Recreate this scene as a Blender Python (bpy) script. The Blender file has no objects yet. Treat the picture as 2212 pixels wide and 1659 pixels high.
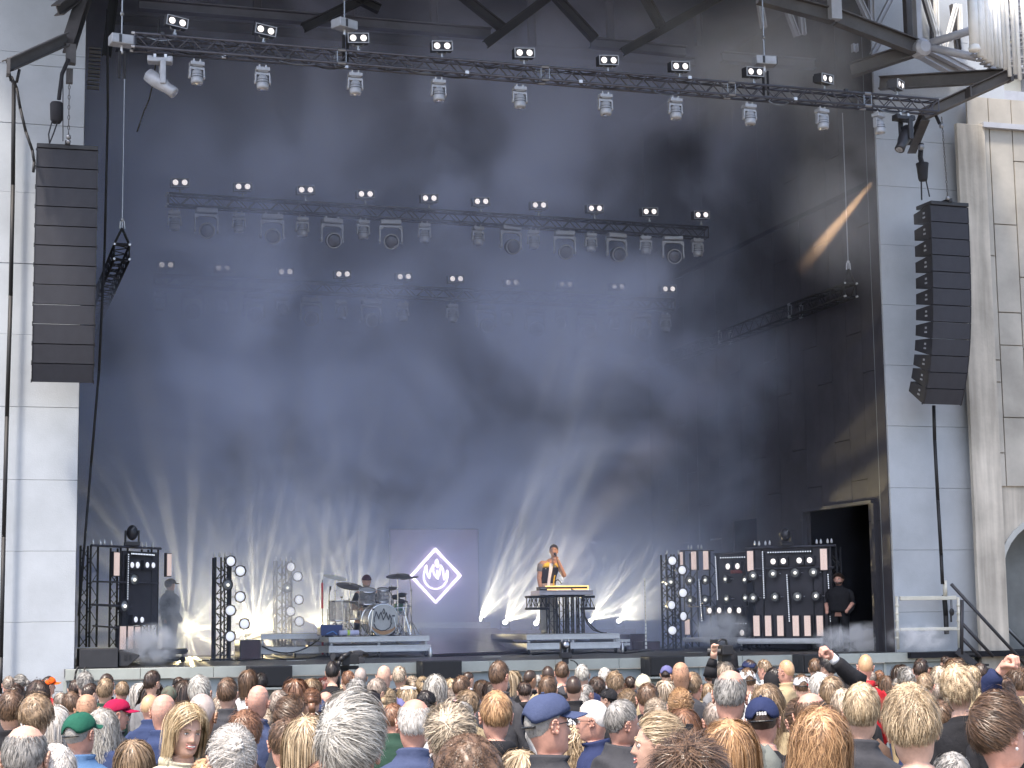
import bpy, math, random
import numpy as np
from mathutils import Vector, Matrix
random.seed(7)
RNG = np.random.default_rng(7)
SC = bpy.context.scene
COL = SC.collection
R = math.radians
# ------------------------------------------------------------------ camera
CAM = Vector((0.0, 0.0, 2.10)); YAW = R(17.1); PITCH = R(7.47); ROLL = R(0.75); FOC = 3854.0
_F = Vector((math.sin(YAW)*math.cos(PITCH), math.cos(YAW)*math.cos(PITCH), math.sin(PITCH)))
_R0 = Vector((math.cos(YAW), -math.sin(YAW), 0)); _U0 = _R0.cross(_F)
_RT = _R0*math.cos(ROLL) - _U0*math.sin(ROLL); _UP = _U0*math.cos(ROLL) + _R0*math.sin(ROLL)
cd = bpy.data.cameras.new('camera'); cam = bpy.data.objects.new('camera', cd); COL.objects.link(cam)
cd.sensor_width = 36; cd.lens = 36*FOC/2212; cd.clip_end = 400; cd.clip_start = 0.1
cam.matrix_world = Matrix(((_RT.x, _UP.x, -_F.x, CAM.x), (_RT.y, _UP.y, -_F.y, CAM.y), (_RT.z, _UP.z, -_F.z, CAM.z), (0, 0, 0, 1)))
SC.camera = cam
# ------------------------------------------------------------------ sky, sun, exposure
SUN_EL, SUN_AZ = R(62), R(226)      # azimuth clockwise from +Y (behind the crowd, to the left)
w = bpy.data.worlds.new('World'); SC.world = w; w.use_nodes = True
nt = w.node_tree; bg = nt.nodes['Background']
sky = nt.nodes.new('ShaderNodeTexSky'); sky.sky_type = 'NISHITA'; sky.sun_disc = False
sky.sun_elevation = SUN_EL; sky.sun_rotation = SUN_AZ; sky.dust_density = 3.0; sky.air_density = 1.0
nt.links.new(sky.outputs[0], bg.inputs['Color']); bg.inputs['Strength'].default_value = 0.15
ld = bpy.data.lights.new('sun', 'SUN'); ld.energy = 2.5; ld.angle = R(6); ld.color = (1.0, 0.91, 0.79)
sun = bpy.data.objects.new('sun', ld); COL.objects.link(sun)
_sd = Vector((math.sin(SUN_AZ)*math.cos(SUN_EL), math.cos(SUN_AZ)*math.cos(SUN_EL), math.sin(SUN_EL)))
sun.rotation_euler = _sd.to_track_quat('Z', 'Y').to_euler()
SC.view_settings.view_transform = 'Standard'; SC.view_settings.look = 'None'
SC.view_settings.gamma = 1; SC.view_settings.use_curve_mapping = False
SC.view_settings.exposure = 1.38
SC.render.engine = 'CYCLES'
SC.cycles.use_denoising = True
SC.cycles.max_bounces = 6; SC.cycles.diffuse_bounces = 3; SC.cycles.glossy_bounces = 2
SC.cycles.transparent_max_bounces = 12; SC.cycles.volume_bounces = 2; SC.cycles.transmission_bounces = 3
SC.cycles.volume_step_rate = 2.0; SC.cycles.volume_max_steps = 64
SC.cycles.sample_clamp_indirect = 4.0
# ------------------------------------------------------------------ picture point -> place
def ray(u, v): return (_F*FOC + _RT*(u-1106) + _UP*(829.5-v))
def PY(u, v, Y):
    d = ray(u, v); return CAM + d*((Y-CAM.y)/d.y)
def PZ(u, v, z):
    d = ray(u, v); return CAM + d*((z-CAM.z)/d.z)
def PX(u, v, X):
    d = ray(u, v); return CAM + d*((X-CAM.x)/d.x)
def PD(u, v, dist):
    return CAM + ray(u, v)*(dist/FOC)
def S(*a): return [x*0.8641 for x in a]
# ------------------------------------------------------------------ materials
def mat(name, col, rough=0.6, metal=0.0, var=0.12, scale=6.0, bump=0.0, bscale=None, spec=0.5, emit=None, estr=0.0, coat=0.0, alpha=1.0, obj=True, trans=0.0):
    m = bpy.data.materials.new(name); m.use_nodes = True
    nt = m.node_tree; b = nt.nodes['Principled BSDF']
    b.inputs['Roughness'].default_value = rough; b.inputs['Metallic'].default_value = metal
    b.inputs['Specular IOR Level'].default_value = spec
    if coat: b.inputs['Coat Weight'].default_value = coat
    if trans: b.inputs['Transmission Weight'].default_value = trans
    if alpha < 1: b.inputs['Alpha'].default_value = alpha
    c = (*col, 1)
    tc = nt.nodes.new('ShaderNodeTexCoord')
    n = nt.nodes.new('ShaderNodeTexNoise'); n.inputs['Scale'].default_value = scale; n.inputs['Detail'].default_value = 6; n.inputs['Roughness'].default_value = 0.6
    nt.links.new(tc.outputs['Object' if obj else 'Generated'], n.inputs['Vector'])
    if var > 0:
        r = nt.nodes.new('ShaderNodeMix'); r.data_type = 'RGBA'
        r.inputs[6].default_value = tuple(max(0, x*(1-var)) for x in col)+(1,)
        r.inputs[7].default_value = tuple(min(1, x*(1+var)) for x in col)+(1,)
        mr = nt.nodes.new('ShaderNodeMapRange'); mr.inputs[1].default_value = 0.3; mr.inputs[2].default_value = 0.7
        nt.links.new(n.outputs['Fac'], mr.inputs[0]); nt.links.new(mr.outputs[0], r.inputs[0])
        nt.links.new(r.outputs[2], b.inputs['Base Color'])
    else:
        b.inputs['Base Color'].default_value = c
    if bump > 0:
        n2 = nt.nodes.new('ShaderNodeTexNoise'); n2.inputs['Scale'].default_value = bscale or scale*4; n2.inputs['Detail'].default_value = 5
        nt.links.new(tc.outputs['Object'], n2.inputs['Vector'])
        bm = nt.nodes.new('ShaderNodeBump'); bm.inputs['Strength'].default_value = bump; bm.inputs['Distance'].default_value = 0.02
        nt.links.new(n2.outputs['Fac'], bm.inputs['Height']); nt.links.new(bm.outputs[0], b.inputs['Normal'])
    if emit:
        b.inputs['Emission Color'].default_value = (*emit, 1); b.inputs['Emission Strength'].default_value = estr
    return m
# ------------------------------------------------------------------ mesh builder
class MB:
    def __init__(s): s.v = []; s.f = []; s.n = 0
    def add(s, vs, fs):
        o = s.n
        vs = [tuple(x) for x in vs]
        s.v.extend(vs); s.n += len(vs)
        s.f.extend([tuple(i+o for i in f) for f in fs])
        return s
    def box(s, c, d, rot=None, taper=None):
        x, y, z = d[0]/2, d[1]/2, d[2]/2
        vs = [Vector(p) for p in ((-x,-y,-z),(x,-y,-z),(x,y,-z),(-x,y,-z),(-x,-y,z),(x,-y,z),(x,y,z),(-x,y,z))]
        if rot is not None: vs = [rot @ p for p in vs]
        return s.add([p+Vector(c) for p in vs], [(0,3,2,1),(4,5,6,7),(0,1,5,4),(1,2,6,5),(2,3,7,6),(3,0,4,7)])
    def tube(s, a, b, r, r2=None, n=8, caps=True):
        a = Vector(a); b = Vector(b); d = b-a
        if d.length < 1e-6: return s
        q = d.to_track_quat('Z', 'Y'); r2 = r if r2 is None else r2
        vs = []
        for i in range(n):
            t = 2*math.pi*i/n; p = q @ Vector((math.cos(t), math.sin(t), 0))
            vs.append(a+p*r)
        for i in range(n):
            t = 2*math.pi*i/n; p = q @ Vector((math.cos(t), math.sin(t), 0))
            vs.append(b+p*r2)
        fs = [(i, (i+1) % n, n+(i+1) % n, n+i) for i in range(n)]
        if caps: fs += [tuple(range(n-1, -1, -1)), tuple(range(n, 2*n))]
        return s.add(vs, fs)
    def path(s, pts, r, n=6):
        for i in range(len(pts)-1): s.tube(pts[i], pts[i+1], r if not hasattr(r, '__len__') else r[i], r if not hasattr(r, '__len__') else r[i+1], n=n)
        return s
    def lathe(s, c, prof, axis=(0, 0, 1), n=16, cap=True):
        q = Vector(axis).to_track_quat('Z', 'Y'); c = Vector(c); vs = []; fs = []
        for (r, h) in prof:
            for i in range(n):
                t = 2*math.pi*i/n; vs.append(c + q @ Vector((r*math.cos(t), r*math.sin(t), h)))
        for k in range(len(prof)-1):
            for i in range(n):
                j = (i+1) % n; fs.append((k*n+i, k*n+j, (k+1)*n+j, (k+1)*n+i))
        if cap:
            fs.append(tuple(range(n-1, -1, -1))); fs.append(tuple(range((len(prof)-1)*n, len(prof)*n)))
        return s.add(vs, fs)
    def sphere(s, c, r, seg=12, rings=8, rot=None):
        if not hasattr(r, '__len__'): r = (r, r, r)
        vs = [Vector((0, 0, r[2]))]; fs = []
        for k in range(1, rings):
            a = math.pi*k/rings
            for i in range(seg):
                t = 2*math.pi*i/seg; vs.append(Vector((r[0]*math.sin(a)*math.cos(t), r[1]*math.sin(a)*math.sin(t), r[2]*math.cos(a))))
        vs.append(Vector((0, 0, -r[2])))
        for i in range(seg): fs.append((0, 1+i, 1+(i+1) % seg))
        for k in range(rings-2):
            for i in range(seg):
                a = 1+k*seg+i; b = 1+k*seg+(i+1) % seg; fs.append((a, a+seg, b+seg, b))
        l = len(vs)-1; o = 1+(rings-2)*seg
        for i in range(seg): fs.append((o+i, l, o+(i+1) % seg))
        if rot is not None: vs = [rot @ p for p in vs]
        return s.add([p+Vector(c) for p in vs], fs)
    def rings(s, rs, caps=(True, True)):
        n = len(rs[0]); o = []; fs = []
        for r_ in rs: o.extend(r_)
        for k in range(len(rs)-1):
            for i in range(n):
                j = (i+1) % n; fs.append((k*n+i, k*n+j, (k+1)*n+j, (k+1)*n+i))
        if caps[0]: fs.append(tuple(range(n-1, -1, -1)))
        if caps[1]: fs.append(tuple(range((len(rs)-1)*n, len(rs)*n)))
        return s.add(o, fs)
    def prism(s, poly, a, b):
        """poly: list of Vectors (outline), extruded from offset a to offset b (Vectors)."""
        n = len(poly); vs = [Vector(p)+Vector(a) for p in poly]+[Vector(p)+Vector(b) for p in poly]
        fs = [(i, (i+1) % n, n+(i+1) % n, n+i) for i in range(n)]+[tuple(range(n-1, -1, -1)), tuple(range(n, 2*n))]
        return s.add(vs, fs)
    def mesh(s, name, smooth=False):
        me = bpy.data.meshes.new(name); me.from_pydata([tuple(p) for p in s.v], [], s.f); me.update()
        if smooth: me.shade_smooth()
        return me
def obj(name, me, m=None, parent=None, loc=None, rot=None, smooth=False, label=None, kind=None, bevel=0):
    if isinstance(me, MB): me = me.mesh(name, smooth)
    o = bpy.data.objects.new(name, me); COL.objects.link(o)
    if m is not None and me is not None and len(me.materials) == 0: me.materials.append(m)
    if parent is not None: o.parent = parent
    if loc is not None: o.location = loc
    if rot is not None: o.rotation_euler = rot
    if label: o['label'] = label
    if kind: o['kind'] = kind
    if bevel:
        md = o.modifiers.new('bevel', 'BEVEL'); md.width = bevel; md.segments = 2; md.limit_method = 'ANGLE'
    return o
def thing(name, label, cat, loc=(0, 0, 0), rot=None, group=None):
    o = bpy.data.objects.new(name, None); COL.objects.link(o); o.location = loc; o.empty_display_size = 0.2
    if rot is not None: o.rotation_euler = rot
    o['label'] = label; o['category'] = cat
    if group: o['group'] = group
    return o
def tag(o, label, cat, group=None):
    o['label'] = label; o['category'] = cat
    if group: o['group'] = group
    return o
def dup(root, loc, rot=None, label=None, group=None, scale=None):
    r = root.copy(); COL.objects.link(r); r.location = loc
    if rot is not None: r.rotation_euler = rot
    if scale is not None: r.scale = scale
    if label: r['label'] = label
    if group: r['group'] = group
    for ch in list(root.children):
        c = ch.copy(); COL.objects.link(c); c.parent = r
        for g in ch.children:
            d = g.copy(); COL.objects.link(d); d.parent = c
    return r
def catenary(a, b, sag, n=10):
    a = Vector(a); b = Vector(b)
    return [a.lerp(b, i/n) - Vector((0, 0, sag*4*(i/n)*(1-i/n))) for i in range(n+1)]
ORD = ['first', 'second', 'third', 'fourth', 'fifth', 'sixth', 'seventh', 'eighth', 'ninth', 'tenth', 'eleventh', 'twelfth', 'thirteenth', 'fourteenth', 'fifteenth', 'sixteenth']
# shared materials
M = {}
M['wall'] = mat('pale_wall_paint', (0.405, 0.435, 0.475), 0.75, var=0.13, scale=0.9, bump=0.15, bscale=60)
M['fascia'] = mat('stage_front_paint', (0.30, 0.34, 0.36), 0.7, var=0.12, scale=2, bump=0.1, bscale=50)
M['lip'] = mat('lip_trim', (0.36, 0.385, 0.36), 0.5, var=0.1, scale=3)
M['deck'] = mat('stage_deck', (0.035, 0.034, 0.034), 0.42, var=0.35, scale=1.6, bump=0.05, bscale=30)
M['inner'] = mat('charcoal_board', (0.045, 0.042, 0.050), 0.7, var=0.2, scale=2.2, bump=0.1, bscale=40)
M['innerdark'] = mat('black_drape', (0.006, 0.007, 0.012), 0.9, var=0.2, scale=2)
M['concrete'] = None
M['alu'] = mat('aluminium', (0.30, 0.31, 0.33), 0.38, 0.85, var=0.12, scale=8)
M['aluwhite'] = mat('bright_aluminium', (0.62, 0.63, 0.66), 0.35, 0.35, var=0.1, scale=5)
M['railcream'] = mat('cream_scaffold', (0.62, 0.60, 0.52), 0.5, 0.2, var=0.1, scale=5)
M['truss'] = mat('dull_truss', (0.10, 0.10, 0.12), 0.5, 0.6, var=0.2, scale=5)
M['blacktruss'] = mat('black_truss', (0.014, 0.014, 0.017), 0.5, 0.3, var=0.2, scale=5)
M['black'] = mat('black_plastic', (0.013, 0.013, 0.016), 0.5, var=0.2, scale=8)
M['grille'] = mat('speaker_grille', (0.036, 0.037, 0.048), 0.65, 0.1, var=0.12, scale=5, bump=0.4, bscale=260)
M['cab'] = mat('speaker_cabinet', (0.028, 0.028, 0.033), 0.55, var=0.15, scale=6)
M['steel'] = mat('painted_steel', (0.095, 0.088, 0.088), 0.55, 0.3, var=0.22, scale=3, bump=0.1)
M['palesteel'] = mat('pale_steel', (0.42, 0.43, 0.47), 0.5, 0.2, var=0.12, scale=3)
M['white'] = mat('white_pipe', (0.86, 0.85, 0.82), 0.5, var=0.08, scale=4)
M['fixgrey'] = mat('fixture_grey', (0.37, 0.38, 0.41), 0.45, 0.2, var=0.15, scale=10)
M['fixdark'] = mat('fixture_dark', (0.035, 0.035, 0.042), 0.45, 0.2, var=0.15, scale=10)
M['lens'] = mat('lit_blinder_lens', (0.9, 0.86, 0.82), 0.3, var=0.0, emit=(1.0, 0.90, 0.86), estr=0.42)
M['mirror'] = mat('lamp_mirror', (0.62, 0.62, 0.60), 0.25, 0.4, var=0.15, scale=30)
M['bulb'] = mat('glowing_unlit_bulb', (0.8, 0.8, 0.75), 0.3, var=0, emit=(1.0, 0.95, 0.82), estr=0.5)  # emission added to bulbs of unlit lamps so their centres look bright
M['washlens'] = mat('wash_lens', (0.10, 0.10, 0.12), 0.3, 0.2, var=0.3, scale=30)
M['lensgrey'] = mat('glass_lens', (0.5, 0.5, 0.52), 0.12, 0.6, var=0.1, scale=30, coat=0.5)
M['lenslit'] = mat('lit_round_lens', (0.8, 0.8, 0.85), 0.3, var=0, emit=(0.92, 0.93, 1.0), estr=0.25)
M['ledbar'] = mat('led_strip_pink', (0.5, 0.42, 0.38), 0.4, var=0.1, scale=40, emit=(1.0, 0.74, 0.66), estr=0.20)
M['leddot'] = mat('led_dot', (0.6, 0.6, 0.62), 0.3, var=0, emit=(0.8, 0.87, 1.0), estr=0.35)
M['hot'] = mat('beam_lens', (1, 1, 1), 0.3, var=0, emit=(1.0, 0.98, 0.9), estr=14)
M['rope'] = mat('webbing', (0.02, 0.02, 0.025), 0.8, var=0.2)
M['cable'] = mat('cable_black', (0.012, 0.012, 0.014), 0.6, var=0.1)
M['wire'] = mat('steel_wire', (0.45, 0.46, 0.5), 0.4, 0.8, var=0.1)
M['red'] = mat('red_tape', (0.62, 0.03, 0.04), 0.45, var=0.1, scale=20)
M['casep'] = mat('maroon_case', (0.06, 0.032, 0.042), 0.5, var=0.2, scale=4)
M['ground'] = mat('gravel_ground', (0.16, 0.14, 0.12), 0.9, var=0.3, scale=8, bump=0.4)
# =================================================================== setting
CZ = CAM.z; DK = 1.40                                   # deck height
YF = 29.0; XL, XR = 1.70, 16.10; YB = 41.0; ZR = 14.6
def concrete():
    m = mat('stained_concrete', (0.50, 0.46, 0.40), 0.8, var=0.22, scale=1.1, bump=0.25, bscale=18)
    nt = m.node_tree; b = nt.nodes['Principled BSDF']
    src = b.inputs['Base Color'].links[0].from_socket
    tc = nt.nodes.new('ShaderNodeTexCoord'); mp = nt.nodes.new('ShaderNodeMapping'); mp.inputs['Scale'].default_value = (5, 5, 0.35)
    n = nt.nodes.new('ShaderNodeTexNoise'); n.inputs['Scale'].default_value = 1.4; n.inputs['Detail'].default_value = 7
    nt.links.new(tc.outputs['Object'], mp.inputs[0]); nt.links.new(mp.outputs[0], n.inputs['Vector'])
    mr = nt.nodes.new('ShaderNodeMapRange'); mr.inputs[1].default_value = 0.35; mr.inputs[2].default_value = 0.7; mr.inputs[3].default_value = 0.72; mr.inputs[4].default_value = 1.12
    mx = nt.nodes.new('ShaderNodeMix'); mx.data_type = 'RGBA'; mx.blend_type = 'MULTIPLY'; mx.inputs[0].default_value = 1
    nt.links.new(n.outputs['Fac'], mr.inputs[0]); nt.links.new(src, mx.inputs[6]); nt.links.new(mr.outputs[0], mx.inputs[7])
    nt.links.new(mx.outputs[2], b.inputs['Base Color'])
    return m
M['concrete'] = concrete()
M['cladding'] = mat('grey_cladding', (0.42, 0.39, 0.345), 0.55, 0.25, var=0.25, scale=0.9, bump=0.1, bscale=8)
g = MB().add([(x, y, z) for (y, z) in ((-60, 0), (5, 0), (28, -0.483), (240, -0.483)) for x in (-150, 150)], [(0, 1, 3, 2), (2, 3, 5, 4), (4, 5, 7, 6)])
o = obj('ground', g, M['ground'], kind='structure')

# --- proscenium walls: panels butted with a 6 mm joint on a backing
def panel_wall(name, label, x0, x1, y, joints, mpan, thick=0.06, mback=None, vs=()):
    t = thing(name, label, 'wall', (0, 0, 0))
    zs = sorted(joints); xs = [x0]+list(vs)+[x1]
    obj('backing', MB().box(((x0+x1)/2, y+thick+0.20, (zs[0]+zs[-1])/2), (x1-x0, 0.30, zs[-1]-zs[0])), mback or M['inner'], t)
    for k in range(len(zs)-1):
        for j in range(len(xs)-1):
            a, b = xs[j]+0.002, xs[j+1]-0.002
            jit = random.uniform(-0.005, 0.005)
            obj('panel', MB().box(((a+b)/2, y+thick/2+0.01+jit, (zs[k]+zs[k+1])/2), (b-a, thick, zs[k+1]-zs[k]-0.005)), mpan, t, bevel=0.004)
    return t
zj = lambda u, v: PY(u, v, YF).z
zl = [-0.6]+[zj(100, v*0.8641) for v in (1730, 1555, 1378, 1200, 1018, 838, 661, 484, 312, 165, 135)]+[12.2, 13.3, ZR]
panel_wall('proscenium_wall', 'pale grey panelled wall left of the stage opening behind the speaker array', -6, XL, YF, zl, M['wall'], vs=(-2.6,), mback=M['fascia'])
zr = [-0.6]+[zj(1990, v*0.8641) for v in (1690, 1530, 1375, 1220, 1066, 915, 765, 616, 470, 354, 240, 120)]+[12.9, 13.8, ZR]
panel_wall('proscenium_wall', 'pale blue grey panelled wall right of the stage opening', XR, 18.15, YF, zr, M['wall'], mback=M['fascia'])
for xj, lb in ((XL-0.006, 'left'), (XR+0.006, 'right')):
    o = obj('jamb_liner', MB().box((xj, YF+0.225, (ZR+DK)/2), (0.03, 0.31, ZR-DK)), M['inner']); tag(o, 'dark liner board on the %s jamb of the stage opening' % lb, 'board')
# --- stained concrete wall to the right with an arch and a raised grey cladding field
ARX = PY(2320, 1200, YF).x
cw = thing('concrete_wall', 'stained beige concrete wall with arch at the right edge', 'wall', (0, 0, 0))
xc0 = 18.15; xw1 = 26.0
ax = PY(2285, 1300, YF-0.25).x; ar = ax-PY(2158, 1300, YF-0.25).x; az = PY(2160, 1240, YF-0.25).z
# wall outline with arch (front skin) as polygon strips
def arch_wall():
    mb = MB(); y0 = YF-0.25; n = 16; zt = 11.15
    arc = [(ax-ar*math.cos(math.pi*i/n), az+ar*0.9*math.sin(math.pi*i/n)) for i in range(n+1)]
    for yy, flip in ((y0, 0), (y0+0.5, 1)):
        pass
    vs = []; fs = []
    def quad(p):
        mb.prism([Vector((x, y0, z)) for x, z in p], (0, 0, 0), (0, 0.5, 0))
    quad([(xc0, -.6), (ax-ar, -.6), (ax-ar, az), (xc0, az)]); quad([(ax+ar, -.6), (xw1, -.6), (xw1, az), (ax+ar, az)])
    quad([(xc0, az), (ax-ar, az), (ax-ar, zt), (xc0, zt)]); quad([(ax+ar, az), (xw1, az), (xw1, zt), (ax+ar, zt)])
    for i in range(n):
        (xa, za), (xb, zb) = arc[i], arc[i+1]
        quad([(xa, za), (xb, zb), (xb, zt), (xa, zt)])
    return mb
obj('masonry', arch_wall(), M['concrete'], cw)
mb = MB(); n = 16
arc = [Vector((ax-ar, YF-0.25, 0))]+[Vector((ax-ar*math.cos(math.pi*i/n), YF-0.25, az+ar*0.9*math.sin(math.pi*i/n))) for i in range(n+1)]+[Vector((ax+ar, YF-0.25, 0))]
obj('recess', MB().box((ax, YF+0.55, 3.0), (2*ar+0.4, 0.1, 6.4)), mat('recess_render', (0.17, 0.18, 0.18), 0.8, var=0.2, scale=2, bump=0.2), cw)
for i in range(len(arc)-1):
    d = (arc[i+1]-arc[i])
mb = MB()
for i in range(len(arc)-1):
    a, b = arc[i], arc[i+1]; c = Vector((ax, YF-0.25, az))
    oa = Vector(((a.x-ax)*1.0, 0, (a.z-az if a.z > az else 0))).normalized()*0.10; ob = Vector(((b.x-ax), 0, (b.z-az if b.z > az else 0))).normalized()*0.10
    mb.prism([a-oa*0.0, b-ob*0.0, b-ob, a-oa], (0, -0.04, 0), (0, 0.7, 0))
obj('arch_lining', mb, mat('arch_lining', (0.42, 0.43, 0.42), 0.6, var=0.1), cw)
zt = PY(2150, 245*0.8641, YF-0.3).z; zb = PY(2150, 1216*0.8641, YF-0.3).z
colx = [PY(u*0.8641, 700, YF-0.3).x for u in (2442, 2497, 2555, 2615, 2680)]+[22.6, 23.4, 24.2]
hs = {0: (640, 900, 955, 1132), 1: (560, 780, 862, 1043), 2: (400, 690, 870), 3: (500, 1000), 4: (350, 800), 5: (500,), 6: (700,)}
for k in range(len(colx)-1):
    cuts = [zt]+[PY(2150, v*0.8641, YF-0.3).z for v in hs.get(k, (600,))]+[zb]
    for j in range(len(cuts)-1):
        a, b = cuts[j], cuts[j+1]
        obj('cladding_panel', MB().box(((colx[k]+colx[k+1])/2, YF-0.275+random.uniform(-0.004, 0.004), (a+b)/2), (colx[k+1]-colx[k]-0.02, 0.05, a-b-0.02)), M['cladding'], cw, bevel=0.003)
xr = PY(2416*0.8641, 900, YF-0.3).x
obj('pilaster', MB().box(((xc0+xr)/2+0.05, YF-0.30, 5.3), (xr-xc0, 0.10, 11.8)), M['concrete'], cw, bevel=0.01)
obj('cornice', MB().box(((xc0+xw1)/2, YF-0.05, 11.2), (xw1-xc0, 0.7, 0.10)), M['palesteel'], cw)
# --- upper building pale block behind the pipes
ub = thing('upper_storey_wall', 'pale hazy blue wall of upper storey behind the white pipes', 'wall', (0, 0, 0))
obj('wall', MB().box((18.55, YF+3.0, 14.3), (4.4, 0.3, 6.0)), M['wall'], ub)

bd = thing('building', 'sunlit cream building with grey floor slabs behind the white pipes', 'building', (0, 0, 0))
obj('wall', MB().box((27.5, 36.2, 9.5), (12.0, 0.4, 19.2)), mat('cream_render', (0.80, 0.75, 0.62), 0.8, var=0.06), bd)
for i in range(9):
    obj('floor_slab', MB().box((27.5, 35.85, 10.9+i*0.82), (12.0, 0.5, 0.22)), M['palesteel'], bd)
for i in range(10):
    obj('mullion', MB().box((21.8+i*1.1, 35.9, 14.5), (0.16, 0.2, 8.4)), M['palesteel'], bd)
# --- stage: deck, lip, front
st = bpy.data.objects.new('stage_platform', None); COL.objects.link(st); st['kind'] = 'structure'
XS0, XS1 = XL-0.15, 17.45
obj('stage_floor', MB().box(((XS0+XS1)/2, (YF-0.25+YB)/2, DK-0.06), (XS1-XS0, YB-YF+0.25, 0.12)), M['deck'], st)
YLIP = YF-0.30
L = XS1-XS0; npn = 14
for k in range(npn):
    a = XS0+L*k/npn
    obj('lip_board', MB().box((a+L/npn/2, YLIP-0.02, DK-0.085), (L/npn-0.006, 0.10, 0.17)), M['lip'], st, bevel=0.006)
for k in range(9):
    a = XS0+L*k/9
    obj('front_panel', MB().box((a+L/18, YLIP+0.05, (DK-0.18)/2-0.25), (L/9-0.012, 0.06, DK-0.18+0.5)), M['fascia'], st, bevel=0.004)
mb = MB()
for k in range(10): mb.box((XS0+L*k/9, YLIP+0.02, (DK-0.18)/2-0.25), (0.05, 0.05, DK-0.18+0.5))
obj('front_post', mb, M['lip'], st)
# --- inside walls
mR = thing('side_wall', 'dark charcoal boarded wall inside the stage on the right with openings', 'wall', (0, 0, 0))
dv = PX(1882, 1087, XR); dv2 = PX(1735, 1103, XR); d0, d1 = dv.y, dv2.y; dz = dv.z
e0 = PX(1617, 1121, XR).y; e1 = e0+1.2; ez = PX(1617, 1121, XR).z
def side_panels():
    ys = [YF+0.37]; 
    while ys[-1] < YB: ys.append(ys[-1]+0.62)
    for i in range(len(ys)-1):
        a, b = ys[i]+0.004, ys[i+1]-0.004
        segs = []
        off = (i % 3)*0.8
        cuts = [DK, DK+2.4+off, DK+5.2+off, DK+8.0+off, ZR]
        for j in range(len(cuts)-1):
            z0, z1 = cuts[j], cuts[j+1]
            yc = (a+b)/2
            if d0 < yc < d1: 
                if z1 <= dz: continue
                z0 = max(z0, dz)
            if e0 < yc < e1:
                if z1 <= ez: continue
                z0 = max(z0, ez)
            obj('board', MB().box((XR+0.09+random.uniform(-.003, .003), yc, (z0+z1)/2), (0.04, b-a, z1-z0-0.012)), M['inner'], mR)
side_panels()
obj('door_frame', MB().box((XR+0.06, d0-0.04, (DK+dz)/2), (0.14, 0.10, dz-DK)).box((XR+0.06, d1+0.04, (DK+dz)/2), (0.14, 0.08, dz-DK)).box((XR+0.06, (d0+d1)/2, dz+0.03), (0.14, d1-d0, 0.06)), mat('grey_frame', (0.04, 0.04, 0.05), 0.6), mR)
obj('wing_backing', MB().box((XR+1.95, (YF+YB)/2+.2, 5.6), (0.1, YB-YF-.6, 9.0)).box((XR+1.0, YF+0.6, 5.6), (1.8, 0.1, 9.0)).box((XR+1.0, (YF+YB)/2, 10.15), (1.9, YB-YF-1, 0.1)).box((XR+1.6, YF+6, DK-0.05), (3.2, 13, 0.1)), M['innerdark'], mR)
o = obj('side_wall', MB().box((XL-0.25, (YF+0.5+YB)/2, (DK+ZR)/2), (0.1, YB-YF-0.5, ZR-DK)), M['innerdark']); tag(o, 'black draped wall inside the stage on the left', 'wall')
o = obj('back_wall', MB().box(((XL+XR)/2, YB+0.1, (DK+ZR)/2), (XR-XL+8, 0.2, ZR-DK+1)), M['innerdark']); tag(o, 'black rear wall of the stage hidden by smoke', 'wall')
# --- roof
rf = thing('stage_roof', 'dark steel roof above the stage with beams and bracing', 'roof', (0, 0, 0))
obj('roof_deck', MB().box(((XL+XR)/2-1.15, (22.5+YB)/2, ZR+0.1), (XR-XL+3.3, YB-22.5, 0.2)), mat('roof_deck', (0.045, 0.052, 0.09), 0.8), rf)  # unseen overhang ahead of the opening, extended to keep sun off the deck
def ibeam(mb, a, b, h=0.3, w_=0.2, t=0.02, up=(0, 0, 1)):
    a = Vector(a); b = Vector(b); d = (b-a); Ln = d.length; x = d.normalized(); z = Vector(up); y = z.cross(x).normalized(); z = x.cross(y)
    Rm = Matrix((x, y, z)).transposed(); c = (a+b)/2
    mb.box(c, (Ln, t, h-2*t), Rm); mb.box(c+z*(h/2-t/2), (Ln, w_, t), Rm); mb.box(c-z*(h/2-t/2), (Ln, w_, t), Rm)
    return mb
M['roofsteel'] = mat('roof_steel', (0.13, 0.14, 0.19), 0.55, 0.2, var=0.2, scale=2)
M['roofdark'] = mat('roof_dark_steel', (0.022, 0.024, 0.032), 0.6, 0.2, var=0.2, scale=2)
Yb = 31.5
def beam(a, b, Ya, Yb_, h, w_, m, nm='beam'):
    mb = MB(); ibeam(mb, PY(a[0], a[1], Ya), PY(b[0], b[1], Yb_), h, w_); return obj(nm, mb, m, rf)
beam((300, 10), (1060, 73), Yb, Yb, 0.19, 0.2, M['roofsteel'])
beam((1275, 92), (1480, 112), Yb, Yb, 0.19, 0.2, M['roofsteel'])
beam((1560, 123), (1900, 152), Yb, Yb, 0.20, 0.2, M['roofsteel'])
for (a, b) in (((1050, 95), (1190, -10)), ((1345, 112), (1580, -20)), ((655, 60), (905, -60)), ((1180, -30), (1285, 85)), ((820, 20), (660, -60)), ((1085, 60), (960, -40)), ((230, 120), (250, -40)), ((1430, 60), (1380, -30))):
    beam(a, b, Yb-0.5, Yb-0.5, 0.16, 0.16, M['roofdark'], 'brace')
for u in (560, 760, 940, 1150, 1320, 1510, 1700):
    beam((u, 100), (u-6, -30), Yb+1.6, Yb+1.6, 0.14, 0.14, M['roofsteel'], 'post')
for v in (40, 100): beam((250, v), (1500, v+95), Yb+3.2, Yb+3.2, 0.18, 0.18, M['roofdark'])
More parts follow.
